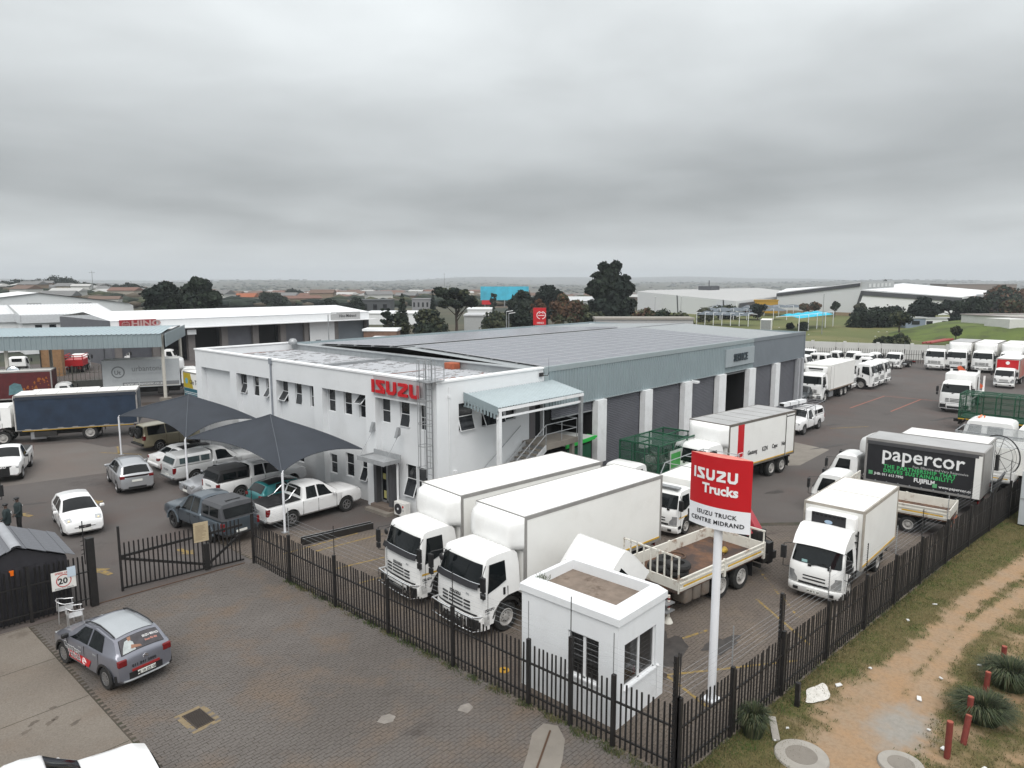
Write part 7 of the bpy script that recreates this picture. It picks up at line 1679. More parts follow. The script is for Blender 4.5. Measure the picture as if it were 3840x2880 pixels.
# trees: limbs, and leaf clumps spread through the crown
def leafmat(name,col):
 m=mat(name,col,.8,var=.35,vscale=.5,spec=.15);return m
LV={k:leafmat('leaf_'+k,c)for k,c in dict(dark=(.014,.021,.017),deep=(.021,.030,.020),olive=(.052,.058,.032),green=(.045,.06,.026),autumn=(.13,.075,.045),rust=(.10,.06,.04),grey=(.075,.075,.055)).items()}
_TR={}
def crown_mesh(kind,seed,n,lobes,leaf,mats_):
 """lobes: (x, y, z, r, squash); leaf clumps are small bent quads facing every way, thick at the rim of each lobe"""
 key=(kind,seed)
 if key in _TR:return _TR[key]
 rr=np.random.default_rng(seed);w=np.array([l[3]**2 for l in lobes]);w=w/w.sum();li=rr.choice(len(lobes),n,p=w)
 d=rr.normal(size=(n,3));d/=np.linalg.norm(d,axis=1)[:,None];rad=rr.uniform(.35,1.0,n)**.45*(1+.16*np.sin(d[:,0]*7+seed)*np.cos(d[:,1]*6+d[:,2]*5))
 Lb=np.array([l[:3]for l in lobes])[li];Rr=np.array([l[3]for l in lobes])[li];Sq=np.array([l[4]if len(l)>4 else.85 for l in lobes])[li]
 c=Lb+d*(rad*Rr)[:,None]*np.stack([np.ones(n),np.ones(n),Sq],1)
 nrm=d+rr.normal(size=(n,3))*.55;nrm/=np.linalg.norm(nrm,axis=1)[:,None];t=np.cross(nrm,rr.normal(size=(n,3)));t/=np.linalg.norm(t,axis=1)[:,None];b=np.cross(nrm,t)
 s=leaf*rr.uniform(.55,1.35,n)[:,None];v=np.stack([c-t*s-b*s*.5,c+t*s*.6-b*s,c+t*s+b*s*.5,c-t*s*.5+b*s],1)
 v+=rr.normal(size=v.shape)*leaf*.18
 me=bpy.data.meshes.new('crown');me.from_pydata(v.reshape(-1,3).tolist(),[],np.arange(4*n).reshape(-1,4).tolist())
 for m_ in mats_:me.materials.append(m_)
 mi=(np.sin(li*2.3)*.5+.5)*len(mats_)+rr.normal(0,.5,n);me.polygons.foreach_set('material_index',np.clip(mi.astype(int),0,len(mats_)-1));me.update()
 _TR[key]=me;return me
def lobes_round(w,h,k,seed,base=.25):
 rr=random.Random(seed);L_=[(0,0,h*.58,w*.36,.9*h/w)]
 for i in range(k):
  a=2*PI*i/k+rr.uniform(-.3,.3);q=rr.uniform(.18,.34)*w;L_.append((q*math.cos(a),q*math.sin(a),h*rr.uniform(base+.12,.80),w*rr.uniform(.17,.27),.85))
 for i in range(max(2,k//3)):a=rr.uniform(0,6.3);q=.12*w;L_.append((q*math.cos(a),q*math.sin(a),h*rr.uniform(.78,.88),w*.17,.8))
 return L_
def lobes_spread(w,h,k,seed):
 rr=random.Random(seed);L_=[]
 for i in range(k):a=2*PI*i/k+rr.uniform(-.4,.4);q=rr.uniform(.10,.40)*w;L_.append((q*math.cos(a),q*math.sin(a),h*rr.uniform(.55,.90),w*rr.uniform(.08,.16),.6))
 return L_
def lobes_cone(w,h,seed):
 return[(0,0,h*(.12+.8*k/8),w*.5*(1-(k/8.6)**1.3)+.12,1.5)for k in range(9)]
def tree(label,cat,x,y,kind,w,h,cols,seed,group,name='tree',n=None,trunk=True,z0=0.0,leaf=None):
 t=thing(name,label,cat,(x,y,z0),random.Random(seed).uniform(0,6.28),group);rr=random.Random(seed)
 base={'round':.12,'spread':.35,'cone':.05,'bush':.0,'lollipop':.38}[kind]
 lob=lobes_round(w,h,9,seed,base)if kind in('round','bush')else lobes_spread(w,h,16,seed)if kind=='spread' else lobes_cone(w,h,seed)if kind=='cone' else[(q[0],q[1],h*.40+(q[2])*.6,q[3],q[4])for q in lobes_round(w,h,8,seed,.2)]
 if kind=='bush':lob=[(a,b,max(c*.85,d*.6),d*1.15,e)for a,b,c,d,e in lob]
 n=n or int(clamp(w*h*42,1100,5600));leaf=leaf or clamp(.13+w*.022,.18,.46)
 link('crown',crown_mesh(kind+str(round(w,1))+str(round(h,1))+cols[0],seed,n,lob,leaf,[LV[c]for c in cols]),t)
 if trunk:
  m=MB();th=h*(.5 if kind!='spread' else.45);r0=max(.10,w*.032)
  pts=[Vector((0,0,-.2)),Vector((rr.uniform(-.1,.1)*r0,rr.uniform(-.1,.1)*r0,th*.5)),Vector((rr.uniform(-.5,.5)*r0*2,rr.uniform(-.5,.5)*r0*2,th))]
  m.cyl(pts[0],pts[1],r0*1.25,8,r2=r0*.95);m.cyl(pts[1],pts[2],r0*.95,8,r2=r0*.7)
  for q in lob[:9]:m.cyl(pts[1].lerp(pts[2],rr.uniform(.3,1)),Vector(q[:3]),r0*.42,5,r2=r0*.12)
  part('trunk',m,TRUNK,t)
 return t
def td(px,dist):return at_dist(px,dist)
def W_(pxw,dist):return pxw*DS/FOC*dist
def tre(label,px,top,pxw,dist,kind,cols,seed,group='trees between the yards and the valley',cat='tree',zb=0,**k):
 x,y=td(px,dist);h=z_at(top,dist)-zb;return tree(label,cat,x,y,kind,W_(pxw,dist),h,cols,seed,group,z0=zb,**k)
tre('big dark round tree left of the paired one behind long white shed',352,607,92,175,'round',['dark','deep','dark'],1);tre('big dark round tree behind the long white shed, taller of the pair',425,600,98,178,'round',['dark','deep','deep'],2)
tre('thin pale wispy tree sticking up between two big dark trees',368,600,30,182,'spread',['grey','olive'],3)
tre('dark cypress tree beside the bushy olive trees, left one',868,628,28,165,'cone',['dark','deep'],4,leaf=.16,n=2200);tre('slender dark cypress rising behind the wide spreading tree',934,622,17,170,'cone',['dark'],5,leaf=.14,n=1600)
tre('wide ragged spreading tree with open crown in the middle',985,612,98,150,'spread',['deep','olive','dark'],6,n=4200,leaf=.26);tre('olive green bushy tree below the left cypress',855,662,62,140,'bush',['olive','deep'],7);tre('dark olive bushy tree under the spreading tree',925,655,80,138,'bush',['deep','olive','dark'],8);tre('small dark twiggy tree at the end of the white shed',832,655,34,132,'spread',['dark','deep'],9)
tre('olive round bush tree right of the grey roofs',1072,662,72,140,'bush',['olive','deep','olive'],10);tre('dark tree next to the twin street lamps',1128,655,60,145,'bush',['deep','dark'],11);tre('dark bushy tree behind the twin street lamps',1125,625,72,190,'round',['dark','deep'],12);tre('dark domed tree behind the red sign',1182,612,66,195,'round',['dark'],13)
tre('reddish brown autumn tree beside the small red sign',1165,642,44,165,'spread',['autumn','rust'],14,n=2600);tre('taller russet autumn tree right of the small red sign',1215,630,60,160,'round',['rust','autumn','olive'],15,n=2600);tre('olive brown tree against the tall dark pine',1248,640,50,158,'round',['olive','rust'],16);tre('dark bush at the foot of the tall pine',1285,662,72,140,'bush',['deep','olive'],17);tre('small tan bush in front of the autumn trees',1208,678,26,138,'bush',['rust','olive'],18)
x,y=td(1318,172);hT=z_at(566,172);wT=W_(112,172)
lob=[(0,0,hT*.30,wT*.42,.95),(-wT*.12,0,hT*.62,wT*.27,1.0),(wT*.16,.5,hT*.60,wT*.26,.9),(0,0,hT*.80,wT*.20,1.0),(wT*.10,0,hT*.93,wT*.12,.8),(-wT*.13,0,hT*.92,wT*.10,.8),(-wT*.38,0,hT*.58,wT*.10,.6),(-wT*.32,0,hT*.68,wT*.09,.6),(wT*.36,0,hT*.62,wT*.12,.7),(wT*.42,0,hT*.40,wT*.10,.8),(wT*.28,0,hT*.76,wT*.10,.6),(-wT*.25,0,hT*.80,wT*.09,.6)]
t=thing('tree','very tall dark ragged pine like tree standing above everything','tree',(x,y,0),R(-48));link('crown',crown_mesh('tall',77,7500,lob,.42,[LV['dark'],LV['dark'],LV['deep']]),t)
m=MB();m.cyl((0,0,-.2),(0,0,hT*.6),.5,10,r2=.3);m.cyl((0,0,hT*.6),(0,0,hT*.9),.3,8,r2=.1);[m.cyl((0,0,hT*.35),Vector(q[:3]),.18,5,r2=.05)for q in lob[1:]];part('trunk',m,TRUNK,t)
for k,(px,top,w,d,kind,cols,lb)in enumerate([(1398,652,66,150,'bush',['rust','olive'],'brown olive bush right of the tall dark tree'),(1435,655,60,145,'bush',['olive','deep'],'olive bush in front of the left warehouse wall'),(1470,660,72,135,'bush',['deep','olive','grey'],'wide grey green bush at the roof edge before the warehouse'),(1525,658,40,215,'bush',['olive','grey'],'low olive shrub by the charcoal carport row'),(1570,655,50,240,'bush',['deep','olive'],'low dark shrub behind the charcoal carport row'),(1640,652,34,230,'round',['dark'],'dark rounded tree beside the red container'),(1740,652,24,265,'lollipop',['grey','rust'],'small bare twiggy tree before the big warehouse wall, left'),(1765,650,24,260,'lollipop',['rust','deep'],'small russet tree before the big warehouse wall'),(1808,648,20,258,'lollipop',['deep'],'small dark tree before the big warehouse wall'),(1862,650,26,262,'lollipop',['grey','deep'],'small flat topped tree before the big warehouse wall'),(1712,690,16,190,'bush',['deep'],'small dark bush left behind the turquoise shade'),(1740,686,22,185,'bush',['dark','deep'],'dark bush right behind the turquoise shade'),(1868,657,56,205,'bush',['dark','deep'],'dark round bush leftmost of the clump on the field'),(1905,655,60,208,'bush',['dark','deep'],'dark bush second in the clump on the field'),(1935,649,46,212,'bush',['deep','dark'],'dark bush at the right end of the clump'),(1950,668,46,180,'lollipop',['deep','olive'],'single field tree with thin stem before the dark clump'),(2000,637,66,215,'round',['dark'],'large dark round tree in the middle of the field edge'),(2060,643,66,235,'spread',['deep','dark'],'flat crowned tree behind the field right of the large one'),(2110,637,62,230,'round',['deep','dark'],'broad dark tree behind the field near the white lorry'),(2078,667,36,205,'round',['dark'],'compact dark tree on the field right of the cabins'),(2120,672,30,190,'lollipop',['deep','olive'],'small field tree with bare stem, left of two'),(2137,674,28,192,'lollipop',['deep','olive'],'small field tree with bare stem, right of two'),(2170,663,62,210,'bush',['dark','deep'],'wide dark bush at the right of the field'),(2195,685,40,180,'lollipop',['deep','dark'],'field tree at the right edge above the reservoir'),(2190,640,50,250,'round',['olive','rust'],'olive tree by the white lorry at the right edge'),(2075,690,20,160,'lollipop',['deep','olive'],'little crooked tree beside the reservoir wall'),(1950,708,48,142,'round',['deep','olive'],'round green tree just behind the white boundary wall'),(1920,716,34,138,'lollipop',['olive','deep'],'low olive tree left of the round one behind the wall'),(1887,728,18,136,'bush',['olive'],'tiny shrub poking over the white boundary wall'),(2170,618,90,330,'round',['rust','deep'],'far brown wooded clump below the ridge shed'),(1912,598,14,460,'round',['deep'],'tree top showing above the clerestory roof')]):
 tre(lb,px,top,w,d,kind,cols,100+k,'trees and bushes round the field',cat='bush' if kind=='bush' else 'tree')
for k,(px,top,w,d,lb)in enumerate([(590,632,52,330,'distant dark bushy tree above the long shed, left'),(712,642,40,260,'distant dark tree pair above the long white shed roof'),(770,640,42,240,'distant dark round tree by the dark flat building'),(60,612,60,620,'distant flat topped tree on the left ridge'),(135,606,60,600,'distant tall dark tree on the left ridge'),(195,615,44,560,'distant dark tree on the left ridge by a pole'),(222,617,30,540,'distant rounded tree second on the ridge row'),(255,616,34,530,'distant rounded tree third on the ridge row'),(285,616,50,520,'distant wide dark tree at the ridge row end'),(20,614,50,640,'distant dark tree at the left edge of the ridge'),(505,640,40,420,'distant bush left of the orange tiled roof'),(640,628,46,520,'distant tree group above the shed roof middle'),(1065,628,18,260,'tall dark palm like tree before the blue billboard')]):
 x,y=td(px,d);zb=hill(x,y)if d>330 else 0
 tre(lb,px,top,w,d,'round',['dark','deep'],300+k,'distant trees',zb=zb,trunk=d<300)
# neighbour's long white shed
SHW=mat('shed_white',(.70,.71,.72),.6,var=.03);SHR=mat('shed_roof_white',(.80,.81,.82),.4,var=.02)
hb=thing('truck_shed','long white truck shed with dark bays and red brand panel','building',(30,107,0))
def HP(name,mb,m_,**k):mb.v=[(x-30,y-107,z)for x,y,z in mb.v];return part(name,mb,m_,hb,**k)
m=MB();m.box(35.6,78.6,106.4,106.6,5.0,6.25);HP('fascia',m,SHW);m=MB();m.poly([(35.6,106.3,6.25),(78.8,106.3,6.25),(78.8,117,7.2),(35.6,117,7.2)]);m.poly([(35.6,117,7.2),(78.8,117,7.2),(78.8,128,6.3),(35.6,128,6.3)]);HP('roof',m,SHR)
m=MB();m.box(35.6,79.6,105.0,106.4,4.90,5.02);HP('eave_canopy',m,SHW);m=MB();m.box(35.6,78.4,109.5,109.8,0,5.0);m.box(78.3,78.6,106.5,128,0,6.2);m.box(35.6,35.9,106.5,128,0,6.2);HP('wall',m,SHUT)
colx=[36.4,41.5,46.6,51.7,56.8,61.6,66.0]
for x in colx:m=MB();m.box(x-.5,x+.5,106.6,107.4,0,5);HP('column',m,mat('column_brown',(.17,.155,.15),.8))
m=MB();m.box(66.3,71.4,106.6,107.0,0,4.9);HP('white_wall',m,SHW);m=MB();m.box(67.6,68.6,106.55,106.6,1.0,1.8);HP('window',m,SHUT)
for a,b in((71.4,72.2),(78.0,78.7)):m=MB();m.box(a,b,106.6,107.1,0,5);HP('column',m,MATS['column_brown'])
for k,(a,b)in enumerate(zip(colx[:-1],colx[1:])):
 m=MB();m.box(a+.5,b-.5,108.2 if k in(1,2,4)else 107.1,108.3 if k in(1,2,4)else 107.2,0,4.9);HP('bay_door',m,DARK if k in(1,2,4)else SHUT)
m=MB();m.box(72.3,78,107.4,107.5,0,4.9);HP('bay_door',m,CLADD)
m=MB();m.box(36.7,41.6,106.28,106.39,5.0,6.35);HP('brand_panel',m,mat('panel_red',(.26,.02,.028),.6,var=.15,vscale=.8));letters('letter','HINO',1.15,hb,mat('letter_silver',(.40,.26,.25),.4),(8.2,-.75,5.42),(1,0,0),bold=.03,sx=1.35,extrude=.05)
def emblem(name,parent,c,r,right,m_):
 mb=MB();t_=.02
 for s in(1,-1):mb.tube([(r*1.15*math.cos(a),r*math.sin(a),0)for a in[PI/2+s*(R(15)+R(150)*k/12)for k in range(13)]],r*.10,5)
 mb.tube([(-r*.85,-.05*r,0),(r*.85,-.05*r,0)],r*.09,5);mb.tube([(-r*.55,.45*r,0),(-r*.2,.75*r,0),(r*.2,.75*r,0),(r*.55,.45*r,0)],r*.09,5)
 return part(name,place(mb,c,right,(0,0,1)),m_,parent)
emblem('emblem',hb,(7.5,-.76,5.70),.42,(1,0,0),MATS['letter_silver'])
m=MB();m.box(70.6,76.6,106.28,106.39,5.05,6.35);HP('name_panel',m,mat('panel_grey',(.33,.33,.33),.6));letters('letter','Hino Midrand',.72,hb,INK,(42.2,-.75,5.45),(1,0,0),sx=.88,bold=.01)
for x in(43.6,45.6):m=MB();m.box(x,x+1.3,105.6,105.8,3.9,4.6);tag(HP('bay_screen',m,mat('screen_cyan',(.05,.42,.52),.4)if x<45 else FR_W),None)
nb=thing('white_office','white two storey office with ribbed roof left of the long shed','building',(32,135,0),R(-7))
m=MB();m.box(.2,13.2,0,13,0,5);m.box(-16,.2,6,16,0,5);part('wall',m,SHW,nb);m=MB();m.box(0,13.5,-.4,-.2,5,6.3);m.box(13.3,13.5,-.2,13,5,6.3);m.box(-.1,.1,-.4,6,5,6.3);m.box(-16,-.1,5.6,5.8,5,6.3);part('fascia',m,mat('fascia_pale',(.55,.57,.59),.6),nb)
m=MB();xs=np.arange(0,13.4,.5);m.grid([[(x+d,y,z+h)for x in xs for d,h in((0,0),(.3,0),(.36,.07),(.48,.07))]for y,z in((-.2,6.28),(13,7.6))]);xs=np.arange(-16,-.1,.5);m.grid([[(x+d,y,z+h)for x in xs for d,h in((0,0),(.3,0),(.36,.07),(.48,.07))]for y,z in((5.8,6.28),(16,7.5))]);part('roof',m,mat('office_roof_white',(.62,.63,.64),.5,var=.05),nb)
for k in range(6):
 for z,h in((3.8,.9),(1.0,1.3)):
  m=MB();x=1.9+k*1.95;m.box(x,x+.95,-.06,.0,z,z+h);f=part('window',m,WINGL,nb);m=MB();m.box(x-.1,x+1.05,-.2,0,z-.12,z);part('sill',m,SHW,f)
bn=thing('white_barn','large white barn with low gable roof behind the ribbed office','building',(43,167,0),R(-6))
m=MB();m.prism([(-18,0),(17.2,0),(17.2,6.5),(16.4,7.0),(0,9.3),(-18,7.0)],0,26,lambda a,b,h:(a,h,b));part('wall',m,mat('barn_white',(.62,.64,.65),.6,var=.03),bn);m=MB();m.poly([(-18.3,-.4,7.05),(0,-.4,9.4),(0,26,9.4),(-18.3,26,7.05)]);m.poly([(0,-.4,9.4),(16.6,-.4,7.08),(16.6,26,7.08),(0,26,9.4)]);part('roof',m,SHR,bn)
for x in(-9.1,-2.0,6.9):m=MB();m.box(x,x+2.4,-.05,.0,6.2,7.4);part('vent_panel',m,mat('vent_grey',(.40,.41,.42),.7),bn)
cn=thing('steel_canopy','blue grey corrugated canopy on white posts over the left yard','canopy',(28.8,72.3,0),R(-29.6))
m=MB();xs=np.arange(-26,.01,.42);m.grid([[(x+d,-.9+h,z)for x in xs for d,h in((0,0),(.24,0),(.28,-.05),(.38,-.05))]for z in(5.35,6.62)]);part('fascia',m,CLAD,cn)
m=MB();m.grid([[(x+d,y,z+h)for x in xs for d,h in((0,0),(.24,0),(.28,.05),(.38,.05))]for y,z in((-1.0,6.62),(7,6.85),(15,6.5))]);part('roof',m,mat('canopy_roof',(.36,.44,.47),.5,.2,var=.05),cn)
m=MB();m.box(.3,.36,-.9,15,5.35,6.6);part('fascia',m,CLAD,cn)
for x in(-.1,-13.2,-25.6):
 for y in(0,13.5):m=MB();m.cyl((x,y,0),(x,y,6.5),.16,10);part('post',m,mat('post_cream',(.50,.48,.43),.7,var=.1),cn);m=MB();m.cyl((x,y,0),(x,y,.28),.55,14);part('footing',m,CONC,cn)
m=MB()
for k in range(5):m.bar((-.2-k*6.2,-.8,6.4),(-.2-k*6.2,14.8,6.4),.12,.25)
part('beam',m,STEEL,cn)
mr=thing('convex_mirror','round convex safety mirror on the left canopy post','mirror',(17.6,78.3,3.3),R(-120));m=MB();m.sphere((0,0,0),.62,16,10,sc=(.35,1,1));part('dome',m,MIRR,mr,smooth=60);m=MB();m.cyl((-.6,0,0),(-.1,0,0),.04,6);part('arm',m,STEEL,mr)
palisade('white_palisade','cream white palisade fence on a low wall between the two yards',[(18.5,91.8),(22.0,90.4),(25.5,89.0),(29,87.6),(32.5,86.2)],elec=False,h=2.3,post_h=2.4,step=.42,m_=mat('fence_cream',(.55,.53,.45),.7,var=.1))
m=MB();m.bar((18.5,91.9,.35),(32.5,86.3,.35),.2,.7);tag(part('low_wall',m,mat('wall_cream',(.5,.49,.44),.8),None),'low cream wall under the cream palisade fence','wall')
# back of the right yard
bw=thing('boundary_wall','long white boundary wall with piers behind the parked trucks','wall',(115.5,42.2,0),math.atan2(23.4-42.2,121.3-115.5))
WLM=mat('wall_white_weathered',(.56,.56,.54),.85,var=.06,vscale=.3,dirt=.35,dcol=(.33,.31,.28),dscale=.4)
for k in range(13):m=MB();x=-8+k*4.6;m.box(x+.22,x+4.38,-.1,.1,0,2.25);part('wall_panel',m,WLM,bw);m=MB();m.box(x-.22,x+.22,-.2,.2,0,2.42);part('pier',m,WLM,bw)
a,b=Vector((105.0,46.5)),Vector((119.5,10.5));palisade('palisade_fence','dark palisade fence in front of the white boundary wall',[tuple(a.lerp(b,k/13))for k in range(14)],h=2.0,post_h=2.1,step=.30,maxp=140)
bk_=MB();rows=[]
cxb,cyb=g(2120,742)
for i in range(13):
 v=i/12;row=[]
 for j in range(25):
  a=2*PI*j/24;q=v;row.append((cxb+26+30*q*math.cos(a)*(1+.08*math.sin(3*a)),cyb-6+30*q*math.sin(a)*(1+.06*math.cos(2*a)),-.1+2.9*(1-clamp((q-.62)/.38)**1.0)))
 rows.append(row)
bk_.grid(rows);struct('grass_bank',bk_,BANK,smooth=60)
rv=thing('reservoir','low white concrete reservoir tank on the green bank','tank',(cxb+27,cyb-7.5,2.7),R(-38))
WTK=mat('tank_white',(.58,.58,.56),.8,var=.05,dirt=.4,dcol=(.3,.28,.26),dscale=.5);m=MB()
m.box(-13,13,-9.2,-8.8,0,1.75);m.box(-13,13,8.8,9.2,0,1.75);m.box(-13,-12.6,-8.8,8.8,0,1.75);m.box(12.6,13,-8.8,8.8,0,1.75);part('wall',m,WTK,rv);m=MB();m.box(-13.2,13.2,-9.4,-8.7,1.75,1.95);m.box(-13.2,13.2,8.7,9.4,1.75,1.95);m.box(-13.2,-12.5,-8.7,8.7,1.75,1.95);m.box(12.5,13.2,-8.7,8.7,1.75,1.95);part('coping',m,mat('tank_coping',(.30,.27,.26),.8),rv)
m=MB();m.box(-12.6,12.6,-8.8,8.8,1.15,1.3);part('roof',m,CONC2,rv);m=MB();m.box(-18.5,-13.1,-9.0,-3,-.3,1.7);part('annexe',m,WTK,rv);RPI=mat('pipe_red',(.28,.05,.045),.6);m=MB();m.tube([(-9,-4,1.6),(6,-3,1.6)],.16,6);m.tube([(-9,-4,1.5),(-9,-4,1.9)],.2,6);m.tube([(6,-3,1.5),(6,-6,1.6)],.16,6);part('pipe',m,RPI,rv)
x,y=g(2000,748);m=MB()
for k in range(3):m.cyl((x+k*.6+2,y+1-k*.5,.4),(x+7+k*.6+2,y-1.2-k*.5,.8),.2,8)
tag(part('red_pipes',m,RPI,None),'red pipes coming out of the bank beside the round tree','pipe')
def carport(label,name,x,y,rz,n,span,depth,h,fm,group):
 t=thing(name,label,'carport',(x,y,0),rz,group)
 for k in range(n):
  m=MB();x0,x1=k*span,(k+1)*span;rows=[]
  for i in range(7):
   u=i/6;rows.append([(lerp(x0,x1,u),lerp(-depth/2,depth/2,j/6),h-.25+.75*math.sin(PI*j/6)*(.55+.45*math.sin(PI*u))+(.25 if j>3 else 0))for j in range(7)])
  m.grid(rows);part('net',m,fm,t,smooth=60)
 for k in range(n+1):m=MB();m.tube([(k*span,-depth/2+.1,0),(k*span,-depth/2+.1,h+.35),(k*span,depth/2,h-.1)],.09,6);part('post',m,mat('pole_white',(.74,.75,.78),.5),t)
 return t
x,y=g(1700,716);carport('turquoise shade net carport on white posts beside the field','shade_carport',x,y,math.atan2(g(1776,704)[1]-y,g(1776,704)[0]-x),4,math.hypot(g(1776,704)[1]-y,g(1776,704)[0]-x)/4,5.5,3.4,BLUEN,'shade carports beside the field')
CHN=mat('shade_net_blue_grey',(.10,.12,.14),.9,var=.15,vscale=.3)
for k,(pa,pb,d0)in enumerate([((1515,700),(1625,704),1),((1520,690),(1690,690),2),((1540,683),(1730,680),3)]):
 xa,ya=g(*pa);xb,yb=g(*pb);L_=math.hypot(xb-xa,yb-ya)
 carport(['nearest row of blue grey shade net carports beyond the workshop','second row of blue grey shade net carports beyond the workshop','farthest row of blue grey shade net carports beyond the workshop'][k],'shade_carport',xa,ya,math.atan2(yb-ya,xb-xa),6,L_/6,7,3.0,CHN,'shade carports beside the field')
x,y=g(1655,716);t=thing('white_container','white storage container between the workshop roof and carports','container',(x,y,0),R(20));m=MB();m.box(-2.8,2.8,-1.2,1.2,.15,2.9);part('box',m,BOXW,t,bevel=.03,bseg=1);m=MB();m.box(-2.85,-2.8,-1.1,1.1,.2,2.8);m.box(-.03,.03,-1.22,-1.2,.2,2.85);part('door_gap',m,STEEL,t)
for k,(px,py,hgt,lb)in enumerate([(1775,722,9.0,'thin lamp pole standing beside the turquoise carport on the field'),(1170+300,690,7,'thin pole beyond the roof edge by the brown bushes'),(1414,690,7,'thin lamp pole right of the tall dark tree')]):
 x,y=g(px,py);t=thing('lamp_pole',lb,'lamp post',(x,y,0));m=MB();m.cyl((0,0,0),(0,0,hgt),.09,6,r2=.06);part('pole',m,STEEL,t);m=MB();m.box(-.3,.5,-.12,.12,hgt,hgt+.12);part('lamp',m,FR_W,t)
for px,d,top,lb in((1094,120,672,'left street lamp of the twin pair in front of trees'),(1099,122,676,'right street lamp of the twin pair in front of trees'),(706,100,676,'single street lamp against the long white shed fascia')):
 x,y=td(px,d);h=z_at(top,d);t=thing('street_lamp',lb,'street lamp',(x,y,0),R(-48));m=MB();m.cyl((0,0,0),(0,0,h),.10,7,r2=.06);part('pole',m,STEEL,t);m=MB();m.bar((0,0,h),(1.1,0,h+.15),.22,.10);part('lamp',m,FR_W,t)
x,y=td(1166,118);ht=z_at(664,118);t=thing('brand_totem','small red sign with white round emblem on grey pillar','sign',(x,y,0),R(-48-90+180+0));t.rotation_euler=(0,0,AZ-PI/2)
m=MB();m.box(-.7,.7,-.2,.2,0,ht-2.8);part('pillar',m,CONC2,t);m=MB();m.box(-1.05,1.05,-.25,.25,ht-2.8,ht);part('panel',m,RED,t);emblem('emblem',t,(.25,-.27,ht-1.2),.62,(1,0,0),INKW);letters('letter','HINO',.45,t,INKW,(-.45,-.27,ht-2.6),(1,0,0))
def bldg(label,name,px,base_d,w,dep,h,wm,rm,rot=0,pitch=0.0,zb=None,cat='building',group=None,wins=0,top=None):
 x,y=td(px,base_d);zb=(hill(x,y)if base_d>330 else 0)if zb is None else zb
 if top:h=z_at(top,base_d)-zb-pitch
 t=thing(name,label,cat,(x,y,zb),R(rot)+AZ-PI/2,group);m=MB();m.box(-w/2,w/2,0,dep,-.5,h);part('wall',m,wm,t)
 m=MB()
 if pitch:m.prism([(-.4,h),(dep+.4,h),(dep/2,h+pitch)],-w/2-.4,w/2+.4,lambda a,b,c:(c,a,b))
 else:m.box(-w/2-.2,w/2+.2,-.2,dep+.2,h,h+.35)
 part('roof',m,rm,t)
 for k in range(wins):m=MB();xx=-w/2+w*(k+.5)/wins;m.box(xx-w*.2/wins,xx+w*.2/wins,-.06,0,h*.35,h*.75);part('window',m,WINGL,t)
 return t
BRK=mat('brick_brown',(.17,.10,.07),.9,var=.2);GRYB=mat('building_grey',(.22,.22,.23),.8,var=.1);DKB=mat('building_dark',(.06,.065,.07),.7)
bldg('white flat roofed building between the shed and cypress trees','white_building',845,200,16,14,5.5,SHW,SHR,top=676);bldg('dark flat building above the long shed roof end','dark_building',798,260,14,10,8,DKB,DKB,wins=4,top=648);bldg('grey flat roofed building behind the cypress trees','grey_building',908,290,7,8,9,GRYB,GRYB,wins=4,top=646);bldg('pale grey roofed building behind the spreading tree','grey_building',1028,165,5.5,10,4.5,mat('wall_pale_grey',(.36,.37,.37),.8),ROOFT,top=682);bldg('white roofed building right of the spreading tree','white_building',1035,215,7,10,4.5,SHW,SHR,top=668)
bldg('small brick building with white wall at the shed end','brick_building',818,122,5.5,4,3.4,BRK,SHR,wins=1);bldg('low brick outbuilding with white roof by the olive trees','brick_building',842,118,6,3,2.3,BRK,SHR);bldg('flat white parapet building below the trees right','white_building',1395,128,17,4,4,mat('parapet_pale',(.40,.40,.40),.8),CONC2,top=688);bldg('grey arched roof building left of the tall tree','grey_building',1258,330,18,10,8,mat('wall_pale_grey',(.36,.37,.37),.8),ROOFT,pitch=2,wins=2,zb=0,top=640)
x,y=td(1090,330);t=thing('billboard','bright blue billboard with red panel among the trees','billboard',(x,y,0),AZ-PI/2);m=MB();m.box(-11,11,-.2,.2,3.2,9.4);part('panel',m,mat('billboard_blue',(.05,.42,.58),.5,var=.35,vscale=.12),t);m=MB();m.box(-10.4,-6.2,-.25,-.2,1.2,3.2);part('red_panel',m,RED,t);m=MB()
for xx in(-9,0,9):m.cyl((xx,0,0),(xx,0,3.2),.25,6)
part('post',m,STEEL,t)
# big warehouses beyond the field
WHW=mat('warehouse_white',(.66,.67,.68),.6,var=.03,vscale=.05);WHD=mat('warehouse_dark',(.055,.058,.065),.6);WHR=mat('warehouse_roof_grey',(.38,.38,.375),.6,var=.05,vscale=.1)
def pt(px,d,zpx):x,y=td(px,d);return Vector((x,y,z_at(zpx,d)))
def flat_g(v):return Vector((v.x,v.y,-.2))
wh=thing('warehouse','large white warehouse with black stripe and clerestory beyond the field','building',(0,0,0))
A,B,Cc=pt(1680,290,630),pt(1860,270,609),pt(2080,300,636);A2,B2=pt(1700,390,622),pt(1950,420,609);D2=pt(2180,420,627)
m=MB();m.poly([flat_g(A),flat_g(B),B,A]);m.poly([flat_g(B),flat_g(Cc),Cc,B+Vector((0,0,-2.6))]);E2=pt(2170,420,634);m.poly([flat_g(Cc),flat_g(E2),E2,Cc]);part('wall',m,WHW,wh)
m=MB();m.poly([A,B,B2,A2]);m.poly([B+Vector((.3,0,-2.5)),Cc,D2,B2+Vector((0,0,-.6))]);part('roof',m,SHR,wh)
